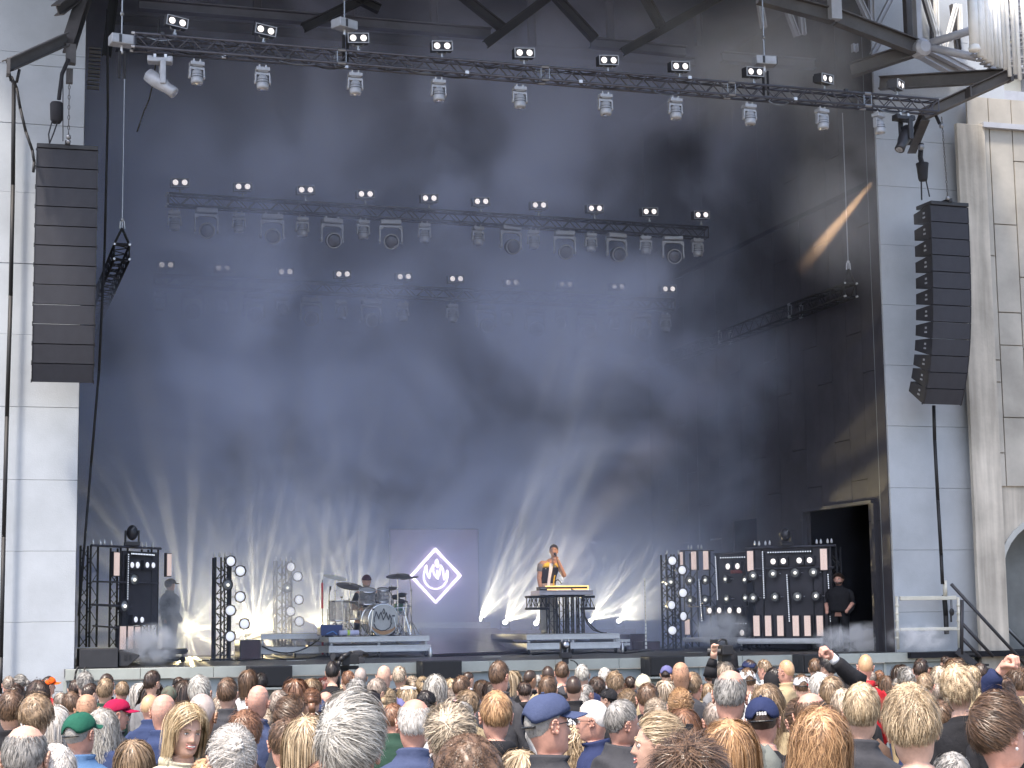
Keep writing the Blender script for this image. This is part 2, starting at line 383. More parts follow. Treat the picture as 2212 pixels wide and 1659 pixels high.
# roof edge truss on the right, outside
YR = 27.6
def sbeam(a, b, Ya, Yb_, h, w_, m, nm='beam', par=None):
    mb = MB(); ibeam(mb, PY(a[0], a[1], Ya), PY(b[0], b[1], Yb_), h, w_); return obj(nm, mb, m, par)
ct = thing('canopy_frame', 'steel canopy frame with beams and braces above the right proscenium wall', 'canopy frame', (0, 0, 0))
sbeam((1640, -8), (1800, 35), YR, YR, 0.26, 0.18, M['steel'], 'beam', ct)
sbeam((1808, 37), (1978, 102), YR, YR, 0.28, 0.18, M['steel'], 'beam', ct)
mb = MB().box(PY(1803, 18, YR-0.1), (0.20, 0.16, 0.42)); obj('gusset', mb, M['palesteel'], ct)
mb = MB().box(PY(1981, 45, YR), (0.10, 0.16, 0.86)); obj('post', mb, M['palesteel'], ct)
mb = MB().box(PY(1963, 30, YR+0.3), (0.16, 0.14, 1.0)); obj('post', mb, M['steel'], ct)
mb = MB(); p = PY(1990, 105, YR-0.05); mb.lathe(p-Vector((0, 0.15, 0.0)), [(0.10, 0), (0.16, 0.05), (0.16, 0.28), (0.1, 0.33)], (0, 1, 0)); obj('joint', mb, M['palesteel'], ct)
mb = MB().tube(PY(2010, 93, YR-.1), PY(2110, 62, YR-.6), 0.075, n=12); obj('strut', mb, M['palesteel'], ct, smooth=True)
mb = MB().tube(PY(2010, 103, YR-.1), PY(2108, 124, YR-.6), 0.075, n=12); obj('strut', mb, M['palesteel'], ct, smooth=True)
sbeam((1978, 106), (1838, 152), YR+.1, YR+.9, 0.26, 0.16, M['steel'], 'beam', ct)
sbeam((1975, 106), (2085, 168), YR+.2, YR+1.2, 0.20, 0.14, M['palesteel'], 'brace', ct)
sbeam((2005, 106), (2110, 160), YR+.3, YR+1.2, 0.12, 0.10, M['palesteel'], 'brace', ct)
for (a, b) in (((1852, -10), (1880, 50)), ((1896, 55), (1930, -12)), ((1884, 60), (1882, -8)), ((1905, 85), (1885, 118)), ((1846, 95), (1847, 112)), ((1730, 25), (1735, 75)), ((1700, 20), (1722, 78)), ((1640, 0), (1650, 60))):
    sbeam(a, b, YR+1.0, YR+1.0, 0.10, 0.10, M['palesteel'], 'brace', ct)
for (a, b) in (((2000, -8), (2032, 100)), ((2022, -8), (2024, 96)), ((2066, 10), (2040, 108)), ((2072, 10), (2074, 70))):
    sbeam(a, b, YR+1.0, YR+1.0, 0.07, 0.09, M['white'], 'brace', ct)
for (a, b) in (((1996, -8), (2028, 100)), ((2015, -8), (2016, 96)), ((2058, 10), (2070, 108))):
    sbeam(a, b, YR+1.2, YR+1.2, 0.10, 0.10, M['steel'], 'brace', ct)
# white pipes, top right
pf = thing('pipe_screen', 'screen of white vertical pipes at the top right corner', 'screen', (0, 0, 0))
def pipe(u, v0, v1, Y, r, cap=False, m=None):
    a = PY(u, v0, Y); b = PY(u+3, v1, Y); b = Vector((a.x, a.y, b.z))
    obj('pipe', MB().tube(b, a, r, n=14), m or M['white'], pf, smooth=True)
    if cap: obj('pipe_cap', MB().lathe(b-Vector((0, 0, 0.10)), [(r*1.15, 0), (r*1.25, 0.04), (r*0.9, 0.13)], n=16), M['white'], pf, smooth=True)
pipe(2099, -20, 98, 26.2, 0.085, True)
for i, (u, v1) in enumerate(((2112, 122), (2119, 128), (2127, 134), (2135, 140), (2143, 146), (2152, 150))): pipe(u, -20, v1, 26.5+0.15*i, 0.045 if i % 2 else 0.06)
for i, u in enumerate((2163, 2172, 2184, 2193, 2207, 2221, 2235)): pipe(u, -20, 160+4*i if i % 2 else 150+4*i, 26.6-0.1*i, 0.035)
mb = MB()
for i, (u, v) in enumerate(((2106, 118), (2112, 122), (2118, 130), (2126, 137), (2135, 142), (2142, 148))): mb.box(PY(u, v, 26.6+.1*i), (0.12, 0.12, 0.03))
obj('bracket_step', mb, M['palesteel'], pf)
mb = MB()
for i in range(9):
    p = PY(2168, 8+i*19, 29.6); p2 = PY(2250, -6+i*19, 28.0); ibeam(mb, p, p2, 0.10 if i % 3 else 0.2, 0.10)
obj('slat', mb, M['palesteel'], pf, kind='stuff')
mb = MB()
for i in range(4): mb.tube(PY(2170+i*22, -20, 29.4), PY(2172+i*22, 170, 29.4), 0.05)
obj('stile', mb, M['steel'], pf)
# --- stage haze, heterogeneous smoke inside the opening
def smoke(name, c, d, dens, col, nscale, lo, hi, label=None, cat=None, ellip=False, aniso=0.1, seed=0.0, detail=3, soft=True, stuff=False, emitless=True, grad=False):
    if ellip: mb = MB().sphere((0, 0, 0), (d[0]/2, d[1]/2, d[2]/2), 24, 14)
    else: mb = MB().box((0, 0, 0), d)
    m = bpy.data.materials.new(name+'_volume'); m.use_nodes = True; nt = m.node_tree
    for n in list(nt.nodes):
        if n.type == 'BSDF_PRINCIPLED': nt.nodes.remove(n)
    out = [n for n in nt.nodes if n.type == 'OUTPUT_MATERIAL'][0]
    v = nt.nodes.new('ShaderNodeVolumePrincipled'); v.inputs['Color'].default_value = (*col, 1); v.inputs['Anisotropy'].default_value = aniso
    nt.links.new(v.outputs[0], out.inputs['Volume'])
    tc = nt.nodes.new('ShaderNodeTexCoord'); mp = nt.nodes.new('ShaderNodeMapping'); mp.inputs['Location'].default_value = (seed, seed*0.7, -seed)
    n = nt.nodes.new('ShaderNodeTexNoise'); n.inputs['Scale'].default_value = nscale; n.inputs['Detail'].default_value = detail; n.inputs['Roughness'].default_value = 0.58; n.inputs['Distortion'].default_value = 0.45
    nt.links.new(tc.outputs['Object'], mp.inputs[0]); nt.links.new(mp.outputs[0], n.inputs['Vector'])
    mr = nt.nodes.new('ShaderNodeMapRange'); mr.interpolation_type = 'SMOOTHSTEP'; mr.inputs[1].default_value = lo; mr.inputs[2].default_value = hi; mr.inputs[3].default_value = 0; mr.inputs[4].default_value = dens
    nt.links.new(n.outputs['Fac'], mr.inputs[0]); val = mr.outputs[0]
    if ellip:
        vm = nt.nodes.new('ShaderNodeVectorMath'); vm.operation = 'DIVIDE'; vm.inputs[1].default_value = (d[0]/2, d[1]/2, d[2]/2)
        ln = nt.nodes.new('ShaderNodeVectorMath'); ln.operation = 'LENGTH'
        nt.links.new(tc.outputs['Object'], vm.inputs[0]); nt.links.new(vm.outputs[0], ln.inputs[0])
        m2 = nt.nodes.new('ShaderNodeMapRange'); m2.interpolation_type = 'SMOOTHSTEP'; m2.inputs[1].default_value = 0.25; m2.inputs[2].default_value = 0.98; m2.inputs[3].default_value = 1; m2.inputs[4].default_value = 0
        nt.links.new(ln.outputs['Value'], m2.inputs[0])
        mu = nt.nodes.new('ShaderNodeMath'); mu.operation = 'MULTIPLY'; nt.links.new(val, mu.inputs[0]); nt.links.new(m2.outputs[0], mu.inputs[1]); val = mu.outputs[0]
    nt.links.new(val, v.inputs['Density'])
    ad = nt.nodes.new('ShaderNodeMath')
    o = obj(name, mb, m, loc=c)
    o['kind'] = 'stuff'
    if label: o['label'] = label
    if cat: o['category'] = cat
    return o, nt, v, val, tc
# =================================================================== rigging
def truss(name, label, A, B, size, bay, m, mb_=None, detailed=True, group=None, r=0.022, rb=0.010, joints=()):
    """box truss from A to B (centre line of the FRONT TOP chord), hanging down and back by size."""
    A = Vector(A); B = Vector(B); d = (B-A); Ln = d.length; x = d.normalized()
    back = Vector((0, 1, 0)) if abs(x.y) < 0.7 else Vector((1, 0, 0)); z = Vector((0, 0, 1))
    t = thing(name, label, 'truss', A, group=group)
    off = [Vector((0, 0, 0)), back*size, -z*size, back*size-z*size]
    for o_ in off: obj('chord', MB().tube(o_, o_+d, r, n=8), m, t, smooth=True)
    n = int(round(Ln/bay)); step = Ln/n
    faces = [(off[0], off[2]), (off[1], off[3]), (off[0], off[1]), (off[2], off[3])]
    if detailed:
        for (p, q) in faces[:4]:
            up = q-p
            m1 = MB().tube((0, 0, 0), x*(step/2)+up, rb, n=6).mesh('brace_mesh'); m2 = MB().tube(up, x*(step/2), rb, n=6).mesh('brace_mesh')
            m1.materials.append(m); m2.materials.append(m)
            for i in range(n):
                obj('brace', m1, None, t, loc=p+x*(i*step)); obj('brace', m2, None, t, loc=p+x*(i*step+step/2))
            if (p, q) == faces[3]: break
    else:
        mb = MB()
        for (p, q) in faces:
            up = q-p
            for i in range(n):
                mb.tube(p+x*(i*step), p+up+x*(i*step+step/2), rb, n=4, caps=False); mb.tube(p+up+x*(i*step+step/2), p+x*((i+1)*step), rb, n=4, caps=False)
        obj('bracing', mb, m, t, kind='stuff')
    mb = MB()
    for e in (0, Ln):
        for k in ((0, 2), (0, 1), (1, 3), (2, 3)): mb.tube(off[k[0]]+x*e, off[k[1]]+x*e, rb*1.3, n=6)
    obj('end_frame', mb, m, t)
    for j in joints:
        mj = MB()
        for e in (-0.07, 0.07):
            mj.tube(off[0]+x*(Ln*j+e), off[2]+x*(Ln*j+e), rb, n=6); mj.tube(off[1]+x*(Ln*j+e), off[3]+x*(Ln*j+e), rb, n=6)
        for o_ in off: mj.tube(o_+x*(Ln*j-0.06), o_+x*(Ln*j+0.06), r*1.35, n=8)
        obj('joint', mj, M['alu'], t)
    ml = MB()
    for o_ in off: ml.tube(o_-x*0.05, o_+x*0.0, r*0.95, n=8)
    obj('spigot', ml, M['aluwhite'], t)
    return t
YT = 26.5
ft0 = PY(291, 71, YT); ft1 = PY(2027, 215, YT)
FT = truss('lighting_truss', 'long grey front truss across the top of the stage opening carrying lamps', ft0, ft1, 0.212, 0.415, M['truss'], joints=(0.232, 0.476, 0.715, 0.90))
Y2, Y3 = 33.2, 35.4
truss('lighting_truss', 'middle truss in the smoke with the upper of two faint lamp rows', PY(365, 417, Y2), PY(1530, 491, Y2), 0.212, 0.42, M['truss'], detailed=False)
truss('lighting_truss', 'rear truss deepest in the smoke with the lower faint lamp row', PY(335, 592, Y3), PY(1458, 647, Y3), 0.212, 0.42, M['truss'], detailed=False)
sl = PY(247, 528, 29.9); truss('lighting_truss', 'black side truss receding into the stage on the left, hung from a wire', sl, Vector((sl.x, 40.5, sl.z)), 0.25, 0.5, M['blacktruss'], detailed=False, joints=(0.3, 0.6))
sr = PY(1823, 612, 29.9); truss('lighting_truss', 'black side truss receding into the stage on the right, hung from a wire', sr, Vector((sr.x, 40.5, sr.z)), 0.25, 0.5, M['blacktruss'], detailed=False, joints=(0.22, 0.55))
def hanger(u, v0, v1, Y, lab, top_only=False):
    a = PY(u, v1, Y); b = Vector((a.x, a.y, PY(u, v0, Y).z))
    t = thing('hoist_wire', lab, 'hoist wire', a)
    b = b-a
    obj('wire', MB().tube((0, 0, 0.30), b, 0.011, n=6), M['wire'], t)
    obj('sling', MB().tube((0, 0, 0.30), (-0.125, 0, 0.02), 0.022, n=6).tube((0, 0, 0.30), (0.125, 0, 0.02), 0.022, n=6).tube((-.125, 0, .02), (.125, 0, .02), 0.03, n=6), M['rope'], t)
    obj('shackle', MB().tube((-0.03, 0, 0.42), (-0.04, 0, 0.29), 0.013).tube((0.03, 0, 0.42), (0.04, 0, 0.29), 0.013).sphere((0, 0, 0.44), 0.03, 8, 6), M['aluwhite'], t)
hanger(263, 165, 531, 29.88, 'thin bright wire hoisting the left side truss')
hanger(1834, 245, 615, 29.88, 'thin bright wire hoisting the right side truss')
def hoist(u, v, Y, lab, rz):
    p = PY(u, v, Y); t = thing('chain_hoist', lab, 'hoist', p, rot=(0, 0, rz))
    obj('housing', MB().box((0, 0, 0), (0.36, 0.24, 0.15)), M['fixgrey'], t, bevel=0.015)
    obj('end_plate', MB().box((0.186, 0, 0), (0.012, 0.22, 0.13)).box((-0.05, -0.123, 0), (0.04, 0.008, 0.12)), M['fixdark'], t)
    obj('chain', MB().tube((0, 0, 0.07), (0, 0, 1.2), 0.012).sphere((0, 0, 0.42), 0.035, 8, 6), M['alu'], t)
    obj('hook', MB().tube((0, 0, -0.07), (0, 0, -0.2), 0.02).sphere((0, 0, -0.18), 0.03, 8, 6), M['aluwhite'], t)
    obj('strap', MB().box((-0.035, -0.02, -0.38), (0.035, 0.03, 0.42)).box((0.045, -0.02, -0.38), (0.03, 0.03, 0.42)), M['rope'], t)
hoist(744, 54, YT+0.1, 'pale grey chain hoist above the front truss, near its left third', R(28))
hoist(1651, 133, YT+0.1, 'grey chain hoist above the front truss, towards its right end', R(-5))
hoist(263, 88, YT+0.1, 'chain hoist at the left tip of the front truss', R(10))
# cable looms clipped along the front truss
_d = ft1-ft0
for i in range(26):
    a = 0.01+i*0.038; lo = random.choice((0, -0.212)); yb = random.uniform(0.05, 0.2)
    obj('cable', MB().path(catenary(_d*a+Vector((0, yb, lo)), _d*(a+0.038*random.uniform(.7, 1.2))+Vector((0, yb, lo)), random.uniform(.02, .07), 6), random.uniform(.006, .012), n=5), M['cable'] if i % 4 else M['alu'], FT)
for i in range(14):
    a = 0.03+i*0.07; obj('clamp', MB().box(_d*a+Vector((0, random.choice((0, .2)), random.choice((0.02, -0.2)))), (.06, .06, .05)), M['aluwhite'] if i % 2 else M['fixdark'], FT)
# ---- lamps
def blinder(w_=0.335, h=0.158, lit='lens'):
    t = thing('blinder_lamp', 'x', 'blinder lamp', (0, 0, 0))
    d = 0.16
    obj('housing', MB().box((0, d/2, 0), (w_, d, h)).box((0, d+0.02, 0), (w_*0.8, 0.05, h*0.7)), M['fixdark'], t, bevel=0.006)
    fr = MB(); b = 0.012
    fr.box((0, -0.008, h/2-b/2), (w_, 0.02, b)).box((0, -0.008, -h/2+b/2), (w_, 0.02, b)).box((-w_/2+b/2, -0.008, 0), (b, 0.02, h-2*b)).box((w_/2-b/2, -0.008, 0), (b, 0.02, h-2*b))
    obj('bezel', fr, M['fixgrey'], t)
    for s in (-1, 1):
        obj('lens', MB().lathe((s*w_*0.245, -0.004, 0), [(0.052, 0), (0.050, 0.006), (0.036, 0.016), (0.012, 0.012), (0.002, 0.010)], (0, -1, 0), 20), M[lit], t, smooth=True)
        obj('lens_ring', MB().lathe((s*w_*0.245, -0.002, 0), [(0.060, 0), (0.060, 0.012), (0.053, 0.012), (0.053, 0)], (0, -1, 0), 20, cap=False), M['black'], t)
    yk = MB(); yk.path([(-0.085, 0.06, -0.08), (-0.06, 0.06, -0.115), (0.06, 0.06, -0.115), (0.085, 0.06, -0.08)], 0.009)
    yk.tube((0, 0.06, -0.11), (0, 0.06, -0.19), 0.016).box((0, 0.06, -0.18), (0.05, 0.05, 0.03))
    obj('yoke', yk, M['alu'], t)
    return t
def spot():
    t = thing('moving_head', 'x', 'moving head lamp', (0, 0, 0))
    obj('base', MB().box((0, 0, -0.035), (0.215, 0.15, 0.062)).box((0, 0, -0.072), (0.16, 0.12, 0.02)), M['fixgrey'], t, bevel=0.012)
    cl = MB()
    for s in (-1, 1): cl.box((s*0.05, 0, 0.012), (0.026, 0.05, 0.034)).sphere((s*0.05, -0.02, 0.03), 0.016, 8, 6)
    obj('clamp', cl, M['aluwhite'], t)
    yk = MB(); yk.box((0, 0, -0.105), (0.235, 0.07, 0.045))
    for s in (-1, 1): yk.box((s*0.108, 0, -0.18), (0.026, 0.075, 0.14)); yk.lathe((s*0.095, 0, -0.235), [(0.04, 0), (0.04, 0.03), (0.025, 0.035)], (s, 0, 0), 12)
    obj('yoke', yk, M['fixgrey'], t, bevel=0.008)
    hd_ = thing_child = obj('head', MB().lathe((0, -0.01, -0.125), [(0.045, 0), (0.075, -0.03), (0.084, -0.07), (0.090, -0.09), (0.090, -0.12), (0.094, -0.125), (0.094, -0.20), (0.088, -0.225), (0.07, -0.23)], (0, 0.06, 1), 20), M['fixgrey'], t, smooth=True)
    obj('lens', MB().lathe((0, -0.024, -0.352), [(0.068, 0), (0.05, -0.012), (0.01, -0.016)], (0, 0.06, 1), 16), M['lensgrey'], hd_)
    obj('rib', MB().lathe((0, -0.018, -0.25), [(0.098, 0), (0.098, -0.008)], (0, 0.06, 1), 20).lathe((0, -0.016, -0.21), [(0.093, 0), (0.093, -0.006)], (0, 0.06, 1), 20), M['fixdark'], hd_)
    return t
def wash():
    t = thing('wash_light', 'x', 'wash light', (0, 0, 0))
    obj('base', MB().box((0, 0, -0.04), (0.36, 0.18, 0.08)), M['fixgrey'], t, bevel=0.015)
    obj('clamp', MB().box((-0.11, 0, 0.02), (0.03, 0.05, 0.04)).box((0.11, 0, 0.02), (0.03, 0.05, 0.04)), M['aluwhite'], t)
    yk = MB(); yk.box((0, 0, -0.115), (0.40, 0.06, 0.04))
    for s in (-1, 1):
        yk.box((s*0.19, 0, -0.24), (0.03, 0.07, 0.25)); yk.box((s*0.155, 0, -0.145), (0.06, 0.06, 0.03), Matrix.Rotation(s*0.7, 3, 'Y')); yk.lathe((s*0.175, 0, -0.375), [(0.045, 0), (0.045, 0.035)], (s, 0, 0), 12)
    obj('yoke', yk, M['fixgrey'], t, bevel=0.006)
    h_ = obj('head', MB().lathe((0.0, -0.10, -0.40), [(0.135, 0), (0.14, 0.06), (0.13, 0.13), (0.09, 0.20)], (0.12, 1, 0.25), 22), M['fixdark'], t, smooth=True)
    obj('lens', MB().lathe((0.0, -0.104, -0.40), [(0.115, 0), (0.09, -0.012), (0.03, -0.03), (0.005, -0.032)], (0.12, 1, 0.25), 20), M['washlens'], h_, smooth=True)
    obj('lens_ring', MB().lathe((0.0, -0.106, -0.40), [(0.135, 0), (0.135, -0.02), (0.118, -0.02)], (0.12, 1, 0.25), 20, cap=False), M['fixgrey'], h_)
    return t
B0, S0, W0 = blinder(), spot(), wash(); used = {}
def put(proto, key, loc, rot, label, group, scale=1.0):
    if key not in used:
        used[key] = 1; proto.location = loc; proto.rotation_euler = rot; proto['label'] = label; proto['group'] = group; proto.scale = (scale,)*3; return proto
    return dup(proto, loc, rot, label, group, (scale,)*3)
FB = [(383, 47, 12), (574, 65, 8), (774, 82, -4), (955, 99, -4), (1133, 114, -2), (1315, 130, 0), (1470, 143, 2), (1631, 155, 6), (1787, 170, 28), (1945, 183, 42)]
for i, (u, v, rz) in enumerate(FB):
    put(B0, 'b', PY(u, v, YT-0.02), (R(4), R(-3 if i > 1 else 6), R(-rz*-1)), 'blinder lamp on top of the front truss, %s from the left' % ORD[i], 'blinder lamps on the front truss', 1.0)
FS = [(425, 134), (567, 146), (767, 158), (947, 173), (1122, 188), (1307, 204), (1458, 213), (1618, 226), (1775, 236), (1897, 246)]
for i, (u, v) in enumerate(FS):
    put(S0, 's', PY(u, v, YT+0.1), (0, 0, R([8, 2, 0, 0, 0, 0, 2, 4, 14, 30][i])), 'grey moving head hanging under the front truss, %s from the left' % ORD[i], 'moving heads under the front truss')
LB2 = [(389, 394), (525, 403), (661, 410), (790, 419), (928, 428), (1040, 435), (1165, 443), (1286, 450), (1404, 457), (1516, 464)]
LB3 = [(359, 572), (482, 579), (617, 587), (741, 592), (873, 597.5), (986, 602), (1106, 610), (1222, 614), (1335, 619), (1445, 624)]
for row, (L_, Y, nm) in enumerate(((LB2, Y2, 'upper faint lamp row in the smoke'), (LB3, Y3, 'lower faint lamp row in the smoke'))):
    for i, (u, v) in enumerate(L_):
        put(B0, 'b', PY(u, v, Y-0.02), (R(4), R(-3), 0), 'paired lenses, %s from left, %s' % (ORD[i], nm), 'blinder lamps of the '+nm, 1.04)
SP2 = [(377, 456), (516, 461), (653, 470), (784, 476), (917, 483), (1032, 490), (1152, 498), (1276, 504), (1394, 510), (1506, 516)]
WA2 = [(446, 451), (588, 464), (717, 473), (844, 476), (1103, 488), (1219, 500), (1331, 505), (1453, 510)]
SP3 = [(346, 630), (481, 636), (610, 642), (737, 650), (870, 655), (977, 658), (1096, 664), (1211, 670), (1326, 674), (1436, 680)]
WA3 = [(416, 628), (549, 636), (672, 644), (802, 648), (1049, 660), (1156, 667), (1268, 672), (1384, 678)]
for (L_, Y, proto, key, kd, nm) in ((SP2, Y2, S0, 's', 'small moving head', 'upper'), (SP3, Y3, S0, 's', 'small moving head', 'lower'), (WA2, Y2, W0, 'w', 'large wash light', 'upper'), (WA3, Y3, W0, 'w', 'large wash light', 'lower')):
    for i, (u, v) in enumerate(L_):
        p = PY(u, v, Y+0.1)
        put(proto, key, p, (0, 0, R(random.uniform(-9, 9))), '%s under the %s faint truss, %s from the left' % (kd, nm, ORD[i]), '%ss under the %s faint truss' % (kd.split(' with')[0], nm), 1.12 if key == 'w' else 1.05)
# two long profile spots, left and right of the front truss
def profile(u, v, rz, ang, m, lab):
    p = PY(u, v, YT+0.08); t = thing('profile_spotlight', lab, 'spotlight', p, rot=(0, 0, R(rz)))
    obj('base', MB().box((0, 0, 0), (0.36, 0.20, 0.07)).box((-0.15, 0, 0.02), (0.08, 0.16, 0.09)).box((0.15, 0, 0.02), (0.08, 0.16, 0.09)), m, t, bevel=0.012)
    obj('arm', MB().box((0.05, -0.12, -0.20), (0.09, 0.05, 0.38)).box((0.02, 0.12, -0.20), (0.09, 0.05, 0.38)), m, t, bevel=0.02)
    a = R(ang); dr = Vector((math.cos(a), -0.25, -math.sin(a))).normalized()
    c = Vector((0.0, 0, -0.34))
    h_ = obj('barrel', MB().lathe(c-dr*0.26, [(0.05, 0), (0.105, 0.03), (0.115, 0.2), (0.10, 0.34), (0.082, 0.42), (0.088, 0.55), (0.075, 0.56)], dr, 20), m, t, smooth=True)
    obj('front_lens', MB().lathe(c+dr*0.296, [(0.07, 0), (0.04, 0.01), (0.01, 0.012)], dr, 16), M['lensgrey'], h_)
    obj('clamp', MB().box((-0.08, 0, 0.07), (0.04, 0.06, 0.07)).box((0.08, 0, 0.07), (0.04, 0.06, 0.07)), M['aluwhite'], t)
    return c+p, dr
profile(346, 132, -8, 38, M['fixgrey'], 'long pale grey spotlight tilted down under the left end of the front truss')
pc, pd = profile(1952, 257, 6, 125, M['fixdark'], 'long black spotlight throwing an orange beam under the right end of the truss')
# ---- line arrays
def line_array(label, u, v, Y, splay, rz, wd=0.90, h=0.305, dp=0.52, n=12):
    top = PY(u, v, Y)
    t = thing('line_array_speaker', label, 'speaker array', top, rot=(0, 0, R(rz)))
    obj('flying_frame', MB().box((0, 0.22, -0.03), (wd, dp*0.9, 0.07)).box((0, 0.22, 0.03), (0.08, dp*1.0, 0.07)), M['cab'], t, bevel=0.008)
    a = 0.0; p = Vector((0, 0, -0.07)); b_ = h*0.62
    prof = [Vector((0, 0, 0)), Vector((0, 0, -h)), Vector((0, dp, -h+(h-b_)/2)), Vector((0, dp, -(h-b_)/2))]
    body = MB(); body.prism([Vector((0, 0.03, -0.006)), Vector((0, 0.03, -h+0.006)), Vector((0, 0.12, -h+0.006)), Vector((0, dp, -h+(h-b_)/2)), Vector((0, dp, -(h-b_)/2)), Vector((0, 0.12, -0.006))], (-wd/2, 0, 0), (wd/2, 0, 0))
    bm_ = body.mesh('cabinet_mesh'); bm_.materials.append(M['cab'])
    gr = MB().box((0, 0.012, -h/2), (wd-0.03, 0.035, h-0.016)); gm = gr.mesh('grille_mesh'); gm.materials.append(M['grille'])
    ed = MB()
    for s in (-1, 1): ed.box((s*(wd/2-0.004), 0.02, -h/2), (0.014, 0.06, h-0.01)); ed.box((s*(wd/2+0.006), 0.04, -h+0.01), (0.012, 0.03, 0.05)); ed.box((s*(wd/2+.004), 0.02, -0.02), (0.016, 0.025, 0.03))
    em = ed.mesh('link_mesh'); em.materials.append(M['fixdark'])
    hn = MB(); 
    for s in (-1, 1): hn.box((s*(wd/2+0.004), 0.22, -h*0.36), (0.008, 0.05, 0.035)); hn.box((s*(wd/2+0.004), 0.22, -h*0.62), (0.008, 0.07, 0.03))
    hm = hn.mesh('handle_mesh'); hm.materials.append(M['fixgrey'])
    for k in range(n):
        a += R(splay[k])
        c = obj('cabinet', bm_, None, t, loc=p, rot=(a, 0, 0))
        obj('grille', gm, None, c); obj('link_bar', em, None, c); obj('handle', hm, None, c)
        p = p + Matrix.Rotation(a, 3, 'X') @ Vector((0, 0, -h))
    return t, p
SPL = [0.3, 0.3, 0.4, 0.5, 0.7, 1.0, 1.2, 1.6, 2.2, 3.2, 4.5, 6.0]
ta, _ = line_array('tall black speaker array hanging in front of the left wall', 146, 313, 27.6, SPL, -2, wd=0.92, h=0.302)
tb, _ = line_array('curved black speaker array hanging in front of the right wall', 2050, 437, 27.6, [0.2, 0.3, 0.4, 0.6, 1, 1.4, 1.8, 2.4, 3.2, 4.2, 5.2, 5.5], 2, wd=0.78, h=0.300, dp=0.56)
# brackets
bl = thing('speaker_bracket', 'dark steel bracket arm on the left wall holding the speaker array', 'bracket', (0, 0, 0))
sbeam((17, 142), (146, 84), 26.9, 27.6, 0.19, 0.17, M['steel'], 'arm', bl)
sbeam((147, 104), (184, -12), 27.6, 28.6, 0.18, 0.20, M['steel'], 'arm', bl)
sbeam((124, 22), (170, -14), 27.9, 28.4, 0.18, 0.17, M['steel'], 'arm', bl)
obj('end_plate', MB().box(PY(18, 146, 26.9), (0.05, 0.2, 0.24)), M['steel'], bl)
obj('knee_plate', MB().box(PY(153, 118, 27.6), (0.15, 0.16, 0.3)).box(PY(150, 165, 27.7), (0.10, 0.12, 0.22)), M['steel'], bl)
br = thing('speaker_bracket', 'dark steel bracket arm above the right wall holding the speaker array', 'bracket', (0, 0, 0))
sbeam((1900, 180), (2170, 164), 28.6, 27.0, 0.24, 0.16, M['steel'], 'arm', br)
sbeam((2178, 163), (1995, 247), 26.9, 27.6, 0.20, 0.17, M['steel'], 'arm', br)
sbeam((1998, 250), (1968, 322), 27.6, 28.6, 0.20, 0.16, M['steel'], 'arm', br)
obj('stiffener', MB().box(PY(2092, 200, 27.15), (0.03, 0.18, 0.2)).box(PY(2180, 163, 26.9), (0.06, 0.2, 0.24)), M['steel'], br)
def chain(u0, v0, u1, v1, Y, par, r=0.011, wob=1):
    a = PY(u0, v0, Y); b = PY(u1, v1, Y); n = int((a-b).length/0.075); mb = MB()
    for i in range(n):
        p = a.lerp(b, i/n); q = a.lerp(b, (i+1)/n); e = Vector((0.014, 0, 0)) if i % 2 else Vector((0, 0.014, 0))
        mb.path([p, p.lerp(q, .3)+e, p.lerp(q, .7)+e, q, p.lerp(q, .7)-e, p.lerp(q, .3)-e, p], 0.006, n=4)
    obj('chain', mb, M['steel'], par, kind='stuff')
ch = thing('chain_motor', 'black chain motor bag and chains above the left speaker array', 'chain motor', (0, 0, 0))
chain(150, 150, 148, 303, 27.45, ch)
mb = MB(); c = PY(122, 243, 27.5); mb.lathe(c+Vector((0, 0, -0.17)), [(0.06, 0), (0.09, 0.05), (0.095, 0.15), (0.10, 0.30), (0.085, 0.33)], n=14); obj('chain_bag', mb, M['rope'], ch, smooth=True)
obj('strap', MB().path([PY(148, 128, 27.5), PY(134, 160, 27.5), PY(127, 215, 27.5)], 0.035).path([PY(113, 260, 27.45), PY(105, 290, 27.45), PY(107, 310, 27.45)], 0.012).path([PY(125, 262, 27.45), PY(115, 290, 27.45), PY(107, 310, 27.45)], 0.012), M['rope'], ch)
obj('wire', MB().tube(PY(136, 170, 27.5), PY(136, 305, 27.5), 0.008), M['steel'], ch); obj('shackle', MB().sphere(PY(148, 296, 27.4), 0.04, 8, 6).sphere(PY(148, 306, 27.4), 0.035, 8, 6), M['alu'], ch)
ch = thing('chain_motor', 'black chain motor bag and chains above the right speaker array', 'chain motor', (0, 0, 0))
chain(2034, 252, 2047, 425, 27.5, ch)
mb = MB(); c = PY(1993, 372, 27.6); mb.lathe(c+Vector((0, 0, -0.16)), [(0.07, 0), (0.085, 0.05), (0.10, 0.22), (0.115, 0.32), (0.1, 0.33)], n=14); obj('chain_bag', mb, M['rope'], ch, smooth=True)
obj('strap', MB().path([PY(1990, 310, 27.6), PY(1988, 340, 27.6), PY(1992, 355, 27.6)], 0.045).path([PY(1990, 390, 27.6), PY(1991, 432, 27.6)], 0.014).path([PY(2000, 388, 27.6), PY(2008, 425, 27.6)], 0.012).path([PY(2020, 246, 27.6), PY(2030, 268, 27.6)], 0.03), M['rope'], ch)
obj('link', MB().sphere(PY(1990, 318, 27.5), 0.06, 8, 6).sphere(PY(2034, 272, 27.5), 0.05, 8, 6).sphere(PY(2047, 428, 27.5), 0.04, 8, 6), M['alu'], ch)
